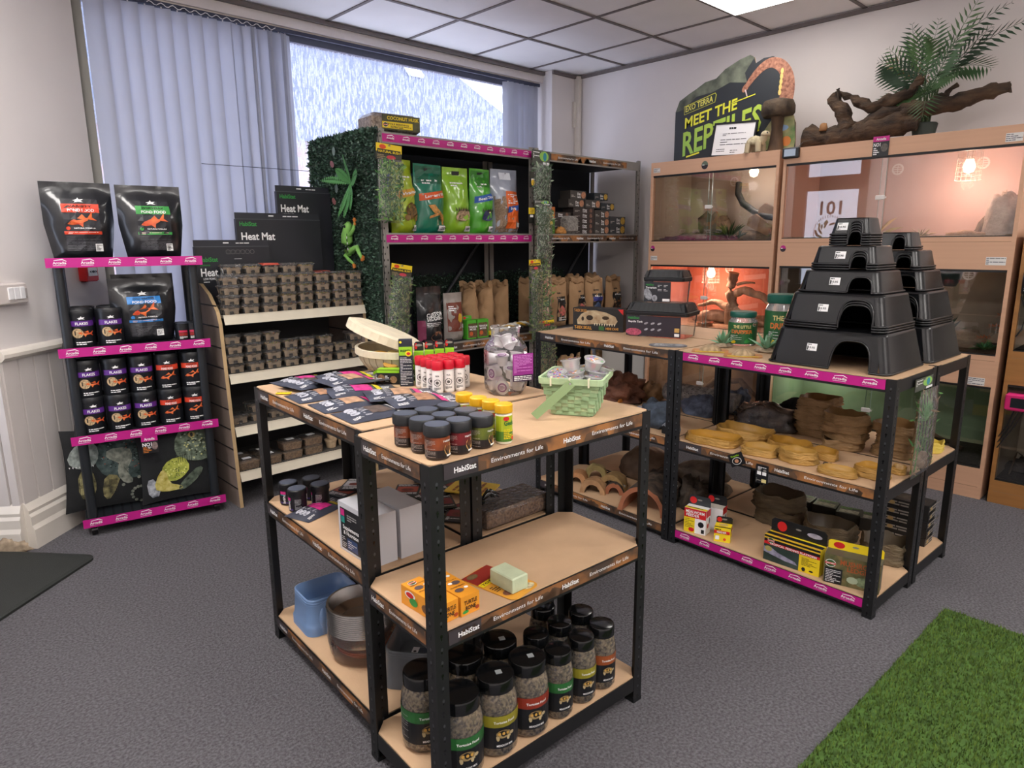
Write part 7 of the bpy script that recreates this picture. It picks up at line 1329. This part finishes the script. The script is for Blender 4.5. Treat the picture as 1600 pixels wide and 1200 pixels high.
m = MB(); m.tube([(.86, .1, .12), (.88, .06, .16)], .01, BLK, 6); m.lathe([(.045, .095), (.06, .12), (.058, .125), (.04, .10)], STEEL, 18, 1, 1, cx=.42, cy=.10); decor(v12, 'water_bowl', m)
v11 = viv('bottom vivarium of the narrow column, tan backdrop with leaves', 2.903, .925, Z1, .672, .168, .594, mt('#6f5a48', .85, col2='#8f7862', vs=5, var=.2), SUB2)
lamp(v11, .25, .32, .62, (1, .8, .65), .3, False); branch(v11, [([(.2, .3, .18), (.4, .3, .34), (.62, .28, .38), (.85, .2, .25)], [.02, .024, .02, .012]), ([(.45, .3, .36), (.6, .2, .25), (.75, .15, .2)], [.014, .012, .008])], '#5a4636', '#7a6450')  # added lamp, out of sight behind the rail, lifts the tan backdrop
# --- wide column
v23 = viv('top vivarium of the wide column, pink-lit with a caged heat lamp and cave rock', 1.952, 1.198, Z3, 1.880, 1.360, 1.785, BK3, SUB2, split=.47); sticker(v23, 1.10, .535, .07, .04, 3); badge(v23, .035, .03)
lamp(v23, .90, .26, .505, (1, .64, .52), 1.5)
brock(v23, (1.09, .22, .09), (.075, .10, .16), '#8f8274', '#b3a698', 22, .12); branch(v23, [([(.95, .3, .10), (1.02, .32, .20), (1.12, .34, .27), (1.17, .3, .28)], [.02, .03, .03, .02])], '#4a3c30', '#6b5a48', 'bark'); grasst(v23, (.72, .2, .09), 24, .07, ('#8a8a6a', '#b5a58a', '#7a6a4a'), 8, 1.2); branch(v23, [([(.86, .14, .098), (.95, .16, .11), (1.04, .14, .10)], [.012, .016, .01])], '#7a6048', '#a58a6c', 'bark')
grasst(v23, (.42, .36, .09), 26, .20, ('#a89668', '#c2b48a', '#8f8a5c'), 9, 1.0, .012)
v22 = viv('middle vivarium of the wide column, dark with orange flowers at right', 1.952, 1.198, Z2, 1.268, .765, 1.186, BK4, SUBD); sticker(v22, 1.085, .545, .085, .04, 4)
lamp(v22, .88, .26, .575, (1, .88, .75), .4, False); grasst(v22, (.86, .3, .10), 80, .20, ('#24402a', '#335a35', '#1a2f1f'), 10, .8, .006, 'plant'); brock(v22, (.98, .2, .10), (.12, .07, .07), '#7d6a58', '#94846f', 24, .12)  # unseen lamp added to brighten the dark interior
for k, (x, y, z) in enumerate(((1.10, .12, .16), (1.13, .2, .215), (1.15, .26, .27))):
    m = MB(); f = fpl((x, y, z), (1, 0, 0), (0, -.5, .85), (0, -.85, -.5)); 
    for j in range(26): a = j*2.4; r_ = .008+.0011*j; m.add([(x+r_*cos(a)-.004, y-.002*j*.2, z+r_*sin(a)*.5), (x+r_*cos(a)+.004, y, z+r_*sin(a)*.5), (x+(r_+.014)*cos(a), y-.01, z+(r_+.014)*sin(a)*.5+.004)], [(0, 1, 2)], mt('#c2612f', .5))
    ob('flower', m, v22)
grasst(v22, (1.10, .14, .10), 40, .06, ('#3f7a4a', '#5a9a5a'), 11, 1.3, .008)
m = MB(); m.lathe([(.03, .42), (.05, .46), (.055, .50), (.03, .53)], mt('#2e3a42', .4), 16, cx=.88, cy=.25); m.box(.84, .2, .50, .95, .3, .53, mt('#5a7a8a', .4)); decor(v22, 'ceramic_heater', m)
grasst(v22, (.1, .2, .1), 30, .25, ('#3a3a24', '#55553a'), 12, .5)
v21 = viv('bottom vivarium of the wide column, dim greenish glass behind the dishes', 1.952, 1.198, Z1, .672, .168, .594, BK6, SUBD); sticker(v21, 1.075, .605, .075, .04, 5)
lamp(v21, .22, .30, .62, (.85, 1, .8), .35, False); grasst(v21, (.25, .25, .17), 40, .18, ('#2f5a3a', '#4a8a5c', '#24402c'), 14, .9, .012); branch(v21, [([(.6, .3, .18), (.8, .25, .26), (1.05, .2, .2)], [.03, .03, .015])], '#3a2e24', '#54463a')  # greenish lamp is added behind the rail to brighten the tank
# --- oak stack at the far right edge
v32 = viv('upper oak vivarium at the far right edge of the photo', .722, .9, .700, 1.38, .80, 1.29, mt('#a59a88', .8, col2='#c9bfae', vs=3, stretch=(6, 1, .4)), SUBD, OAK, 0)
v31 = viv('lower oak vivarium at the far right, pale backdrop and leafy floor', .722, .9, 0, .700, .125, .62, mt('#958a78', .8, col2='#b5aa98', vs=3, stretch=(6, 1, .4)), SUBD, OAK, 0)
brock(v31, (.2, .25, .13), (.15, .12, .05), '#2f2a22', '#4a4236', 31); grasst(v31, (.2, .2, .18), 40, .09, ('#4a8a3f', '#8ac08a', '#35602f'), 17, 1.2, .012); branch(v31, [([(.06, .1, .14), (.08, .12, .26), (.16, .14, .2), (.2, .2, .3)], [.004, .004, .003, .002])], '#4a3a2a', '#5f4f3a')
branch(v32, [([(.12, .2, .12), (.14, .25, .3), (.10, .3, .5)], [.004, .004, .003])], '#3a2a1a', '#4f3f2a'); m = MB(); m.blob((.12, .1, .11), (.03, .02, .012), mt('#6a3a9a', .5), .1, 3, 3, 10, 6); ob('purple_ornament', m, v32)
t = root('thermostat', 'bright pink thermostat box with a dark display hanging on the oak vivarium', 'thermostat', (XV, .700, .505), -pi/2); m = MB(); m.box(0, -.045, 0, .16, -.001, .085, mt('#d0246f', .4), .008); ob('housing', m, t); m = MB(); m.box(.025, -.047, .018, .10, -.0445, .066, mt('#20242a', .2)); ob('display', m, t)
for k in range(3): m = MB(); m.tube([(.04+.02*k, -.02, .0), (.02+.015*k, -.015, -.08), (-.012, .0, -.15-.03*k)], .003, BLK, 6); ob('cable', m, t)
place(ubag('treat_pouch', .12, .10, .03, BAGB, lambda m, f, w, h: m.lines(f, -w*.4, h*.1, w*.3, h*.4, 3, INK, 1, 3), 71), (XV-.03, .64, 1.085), -pi/2, 'black pouch stuck to the front of the oak vivarium at the far right', 'pouch')
m = MB(); m.tube([(0, 0, 0), (.0, -.03, -.08), (.0, -.02, -.16), (0, 0, -.2)], .003, BLK, 6); ob('cable', m, loc=(XV-.006, .70, 1.07), label='thin black cable looping below the pouch at the far right', cat='cable')
# ================================================================ on top of the vivariums
ZV = 1.881
# cut-out display: local x runs to the photo's right (-Y)
t = root('display_board', 'large cut-out cardboard reptile display standing on the narrow vivarium column', 'display', (4.22, 2.80, ZV), -pi/2)
sil = [(0, 0), (0, .33), (.03, .40), (.10, .435), (.16, .46), (.22, .49), (.30, .50), (.36, .545), (.42, .55), (.46, .585), (.53, .60), (.56, .58), (.57, .545), (.62, .565), (.68, .565), (.74, .535), (.79, .48), (.82, .40), (.81, .30), (.79, .23), (.83, .21), (.85, .16), (.86, .0)]
m = MB(); m.prism(sil, 0, .006, mt('#b59a72', .8), mt('#23272c', .5)); m.box(.3, .006, 0, .5, .10, .004, mt('#b59a72', .8)); m.add([(.4, .006, .35), (.4, .006, .0), (.4, .11, .0)], [(0, 1, 2)], mt('#b59a72', .8)); ob('card', m, t)
f = ffront(0); m = MB(); RK = mt('#3a3f38', .6, col2='#6a6f60', vs=12, var=.2); m.dpoly(f, [(.0, .33), (.03, .40), (.16, .46), (.22, .49), (.30, .50), (.36, .545), (.46, .585), (.53, .60), (.56, .58), (.50, .50), (.52, .44), (.40, .46), (.28, .42), (.16, .41), (.06, .34)], RK, 1)
SN = mt('#7d4a38', .6, col2='#a8745c', vs=60, var=.3); sn = [(.52+.0, .42), (.56, .47), (.62, .52), (.68, .535), (.745, .50), (.785, .43), (.79, .34), (.765, .26)]
for _ in range(2): sn = [sn[0]]+[tuple(sn[k][i]*q_+sn[k+1][i]*(1-q_) for i in (0, 1)) for k in range(len(sn)-1) for q_ in (.75, .25)]+[sn[-1]]
n_ = len(sn); nv = [Vector((-(sn[min(i+1, n_-1)][1]-sn[max(i-1, 0)][1]), sn[min(i+1, n_-1)][0]-sn[max(i-1, 0)][0])).normalized()*(.014+.036*i/n_) for i in range(n_)]
m.loft([[f(sn[i][0]-nv[i].x, sn[i][1]-nv[i].y, 2), f(sn[i][0], sn[i][1], 2), f(sn[i][0]+nv[i].x, sn[i][1]+nv[i].y, 2)] for i in range(n_)], SN, 0, 0, False, closed=False)
for i in range(5): m.dell(f, .745-.002*i, .47-.03*i, .010, .018, mt('#d9b86a', .5), 3, 8)
m.dell(f, .51, .41, .03, .018, SN, 3, 12, .9); m.add([f(.505, .40, 4), f(.52, .36, 4), f(.53, .35, 4), f(.515, .40, 4)], [(0, 1, 2, 3)], mt('#c9b0b0', .5)); ob('printed_snake', m, t)
m = MB(); YT = mt('#d3d23a', .5); m.dpoly(f, [(.07, .305), (.07, .36), (.30, .415), (.31, .40), (.30, .355)], mt('#b9b63a', .5), 2); m.dpoly(f, [(.073, .308), (.073, .356), (.298, .41), (.305, .40), (.297, .358)], mt('#26302a', .5), 3)
def slant(x, y, l): return f(x, y+.20*(x-.07), l)
m.text(slant, 'EXO TERRA', .183, .338, .036, mt('#c9c25a', .5), w=.205, l=4); m.text(slant, 'MEET THE', .27, .248, .066, YT, w=.38, l=4); m.text(slant, 'REPTILES', .35, .115, .15, mt('#4aa55c', .5, col2='#c9d23a', vs=3, stretch=(.2, .2, 1)), w=.56, l=4); m.drect(slant, .42, .258, .58, .264, YT, 4); m.drect(slant, .46, .03, .62, .04, YT, 4); m.drect(slant, .1, .02, .2, .03, YT, 4); ob('lettering', m, t)
m = MB(); m.dpoly(f, [(.66, .02), (.64, .12), (.70, .2), (.79, .23), (.84, .2), (.855, .06), (.85, .01)], mt('#5f8a4a', .6, col2='#c9b58a', vs=9, var=.3), 2); m.dell(f, .76, .14, .05, .02, mt('#8fb0d8', .5), 3, 10); m.dell(f, .80, .06, .03, .03, mt('#c97a3a', .5), 3, 10); ob('printed_scene', m, t)
t = root('picture_frame', 'black-framed white certificate leaning on the cut-out display', 'frame', (4.155, 2.485, ZV+.004), (rad(-8), rad(3), -pi/2)); m = MB()
for b in ((0, 0, 0, .30, .012, .012), (0, 0, .205, .30, .012, .217), (0, 0, .012, .012, .012, .205), (.288, 0, .012, .30, .012, .205)): m.box(*b, BLK)
m.box(.005, .006, .006, .295, .011, .21, BLKM); ob('frame', m, t); m = MB(); m.box(.012, .004, .012, .288, .006, .205, mt('#dedcde', .4)); f = ffront(.004); m.lines(f, .11, .17, .19, .185, 1, BLK, 0, 3, .8); m.lines(f, .07, .13, .23, .15, 2, BLK, 0, 4, .3); m.lines(f, .06, .07, .24, .115, 3, BLK, 0, 5, .25); m.lines(f, .04, .03, .10, .055, 2, BLK, 0, 6, .3); m.lines(f, .14, .02, .22, .045, 2, BLK, 0, 7, .3); m.dpoly(f, [(.288, .012), (.288, .07), (.23, .012)], mt('#c2b59a', .5), 0); ob('certificate', m, t)
WD = mt('#3f2f24', .85, col2='#6b523c', vs=12, var=.25, bump=1, bs=30, stretch=(1, 1, .35))
t = root('mushroom_ornament', 'dark wooden mushroom ornament beside the certificate', 'ornament', (4.20, 2.055, ZV), 0); m = MB(); m.lathe([(.05, 0), (.04, .06), (.032, .13), (.038, .205)], WD, 18); ob('stem', m, t); m = MB(); m.lathe([(.03, .203), (.085, .205), (.098, .225), (.098, .265), (.085, .295), (.04, .308), (0, .31)], mt('#2e241b', .8, col2='#50402f', vs=12, var=.2, bump=.8, bs=30), 24, 1, 0); ob('cap', m, t)
t = root('tortoise_figure', 'small pale tortoise figure at the foot of the wooden mushroom', 'figure', (4.14, 2.155, ZV), -pi/2); m = MB(); SH = mt('#a99a7c', .7, col2='#cbbf9f', vs=50, var=.2, bump=.5); SKN = mt('#b5a588', .7)
m.blob((-.005, 0, .045), (.056, .044, .042), SH, .05, 5, 3, 18, 10); ob('shell', m, t); m = MB(); m.tube([(.03, 0, .06), (.05, -.004, .082), (.056, -.006, .10)], [.027, .023, .019], SKN, 10); m.blob((.062, -.008, .092), (.029, .023, .023), SKN, .05, 3, 2, 14, 10)
for x, y in ((-.035, -.028), (.03, -.03), (-.035, .028), (.03, .028)): m.tube([(x, y, .055), (x*1.15, y*1.2, .0)], [.020, .017], SKN, 8)
m.blob((.080, -.022, .108), (.005, .004, .006), BLK, 0, 1, 0, 8, 6, False); ob('body', m, t)
# driftwood
DW = mt('#2c211b', .9, col2='#54402f', vs=9, var=.3, bump=1.2, bs=26, stretch=(1, 3, 3))
def limb(par, name, pts, rads, n=14, am=.35):
    P_ = []; R_ = []
    for i in range(len(pts)-1):
        for s_ in range(5):
            t = s_/5; p = Vector(pts[i]).lerp(Vector(pts[i+1]), t); P_.append(p); R_.append((rads[i]*(1-t)+rads[i+1]*t)*(1+am*noise.noise(p*22)))
    P_.append(Vector(pts[-1])); R_.append(rads[-1]); m = MB(); m.tube(P_, R_, DW, n)
    m.v = [v+Vector((noise.noise(v*28), noise.noise(v*28+Vector((9, 0, 0))), noise.noise(v*28+Vector((0, 9, 0)))))*.018 for v in m.v]; return ob(name, m, par)
t = root('driftwood', 'long gnarled dark driftwood log lying on the wide vivarium column', 'log', (4.33, 1.93, ZV), -pi/2)
limb(t, 'trunk', [(.0, 0, .072), (.10, 0, .075), (.22, 0, .065), (.38, 0, .085), (.54, 0, .10), (.62, 0, .09)], [.07, .05, .056, .06, .062, .04])
limb(t, 'branch', [(.26, 0, .09), (.45, .0, .165), (.60, 0, .165), (.78, -.02, .165), (.95, -.03, .20), (1.03, -.03, .205)], [.03, .035, .04, .038, .034, .028]); limb(t, 'branch', [(.25, 0, .09), (.215, -.01, .20), (.14, -.02, .30)], [.045, .04, .028]); limb(t, 'branch', [(.20, -.01, .23), (.185, -.02, .29), (.175, -.02, .33)], [.02, .014, .010])
limb(t, 'branch', [(.17, 0, .315), (.27, 0, .265), (.36, 0, .20), (.46, 0, .225), (.56, 0, .26), (.62, 0, .33)], [.012, .020, .034, .038, .028, .020]); limb(t, 'branch', [(.62, 0, .17), (.74, .0, .22), (.80, .0, .27)], [.018, .014, .01]); limb(t, 'branch', [(.50, 0, .12), (.56, -.01, .16), (.62, 0, .20)], [.03, .028, .014])
m = MB(); m.blob((.115, -.03, .105), (.025, .018, .035), mt('#8a6038', .7, var=.2), .15, 3, 5, 12, 9); ob('knot', m, t)
# palm
PM = (mt('#24402a', .55, var=.15), mt('#33542f', .55, var=.15), mt('#48683c', .55, var=.15)); BRN = mt('#8f7350', .7, var=.15)
t = root('palm_plant', 'leafy green palm plant rising behind the driftwood', 'plant', (4.40, 1.30, ZV), -pi/2)
m = MB(); m.lathe([(.05, 0), (.065, .09), (.06, .095), (.0, .09)], mt('#2f3a35', .6), 18, 1, 0); ob('pot', m, t)
m = MB()
for k in range(7): a = k*.9; m.tube([(.02*cos(a), .02*sin(a), .08), (.03*cos(a), .02*sin(a), .18), (.055*cos(a), .03*sin(a), .30)], [.007, .006, .004], mt('#4a5a34', .6), 7)
ob('stem', m, t)
FR_ = [(-.9, -.2, .75, .36, .10, .6), (-1, -.15, .25, .34, .10, .9), (-.75, -.1, 1.2, .34, .09, .35), (-.25, -.1, 1.6, .36, .085, .25), (.15, -.1, 1.3, .33, .09, .5), (.55, -.1, 1.5, .42, .09, .45), (1, -.15, .95, .46, .085, .7), (.9, -.3, .35, .32, .10, .9), (.5, -.4, .5, .30, .10, 1.0), (-.4, -.4, .8, .30, .11, 1.0), (.2, -.45, .2, .34, .09, 1.3), (-1, -.25, -.05, .26, .08, .8), (.75, .05, 1.1, .34, .09, .4), (-.55, .05, .6, .30, .09, .7), (.05, -.4, .9, .28, .11, 1.1), (1.2, .0, 1.5, .5, .085, .7), (.35, -.3, 1.0, .3, .10, .9)]
for k, (dx, dy, dz, L_, w, dr) in enumerate(FR_):
    a = k*1.1; m = MB(); frond(m, (.05*cos(a), .03*sin(a), .24+.014*(k % 8)), (dx, dy*.8, dz), L_*.95, w*1.25, BRN if k == 13 else PM[k % 3], dr, 13, (0, -.9, .7), .85, .19); ob('frond', m, t)
m = MB(); frond(m, (.02, -.03, .22), (.25, -1.2, .45), .38, .11, PM[1], 1.9, 14, (0, -.9, .7), .8, .14); ob('frond', m, t)
t = root('thermometer', 'small black-framed digital display clipped to the corner of the top vivarium', 'thermometer', (XV-.002, 1.955, 1.822), -pi/2); m = MB(); m.box(0, -.022, 0, .10, 0, .062, BLK, .006); ob('housing', m, t); m = MB(); m.box(.014, -.0235, .012, .082, -.0215, .052, mt('#a9b8cc', .15)); ob('display', m, t); m = MB(); m.tube([(.09, -.005, .06), (.11, .01, .09), (.16, .03, .1)], .0015, BLK, 5); ob('cable', m, t)
m = MB(); m.box(0, -.002, 0, .082, 0, .105, BLK); f = ffront(-.002); m.drect(f, 0, .078, .082, .105, PINK, 0); m.text(f, 'Arcadia', .041, .091, .012, INK, w=.05); m.text(f, 'NO1', .022, .062, .018, INK, w=.035); m.lines(f, .006, .008, .035, .048, 4, INK, 1, 3); m.dell(f, .06, .045, .018, .022, mt('#5a5550', .6, var=.4, vs=60), 1); ob('shelf_talker', m, loc=(XV-.001, 1.455, 1.788), rot=-pi/2, label='pink and black NO1 card on the top rail of the wide column', cat='card')
m = MB(); m.box(4.13, 2.93, .0, 4.6, 3.0, .01, BLK) if False else None
# small clutter seen between table and cabinets
m = MB(); m.box(-.04, -.2, 0, .04, .2, .62, mt('#c9c7c2', .6), .01); m.box(-.044, -.2, .3, -.04, .2, .31, GREYM); ob('storage_box', m, loc=(4.18, 3.14, 0), label='pale box standing on the floor between the grey bay and the vivariums', cat='box')
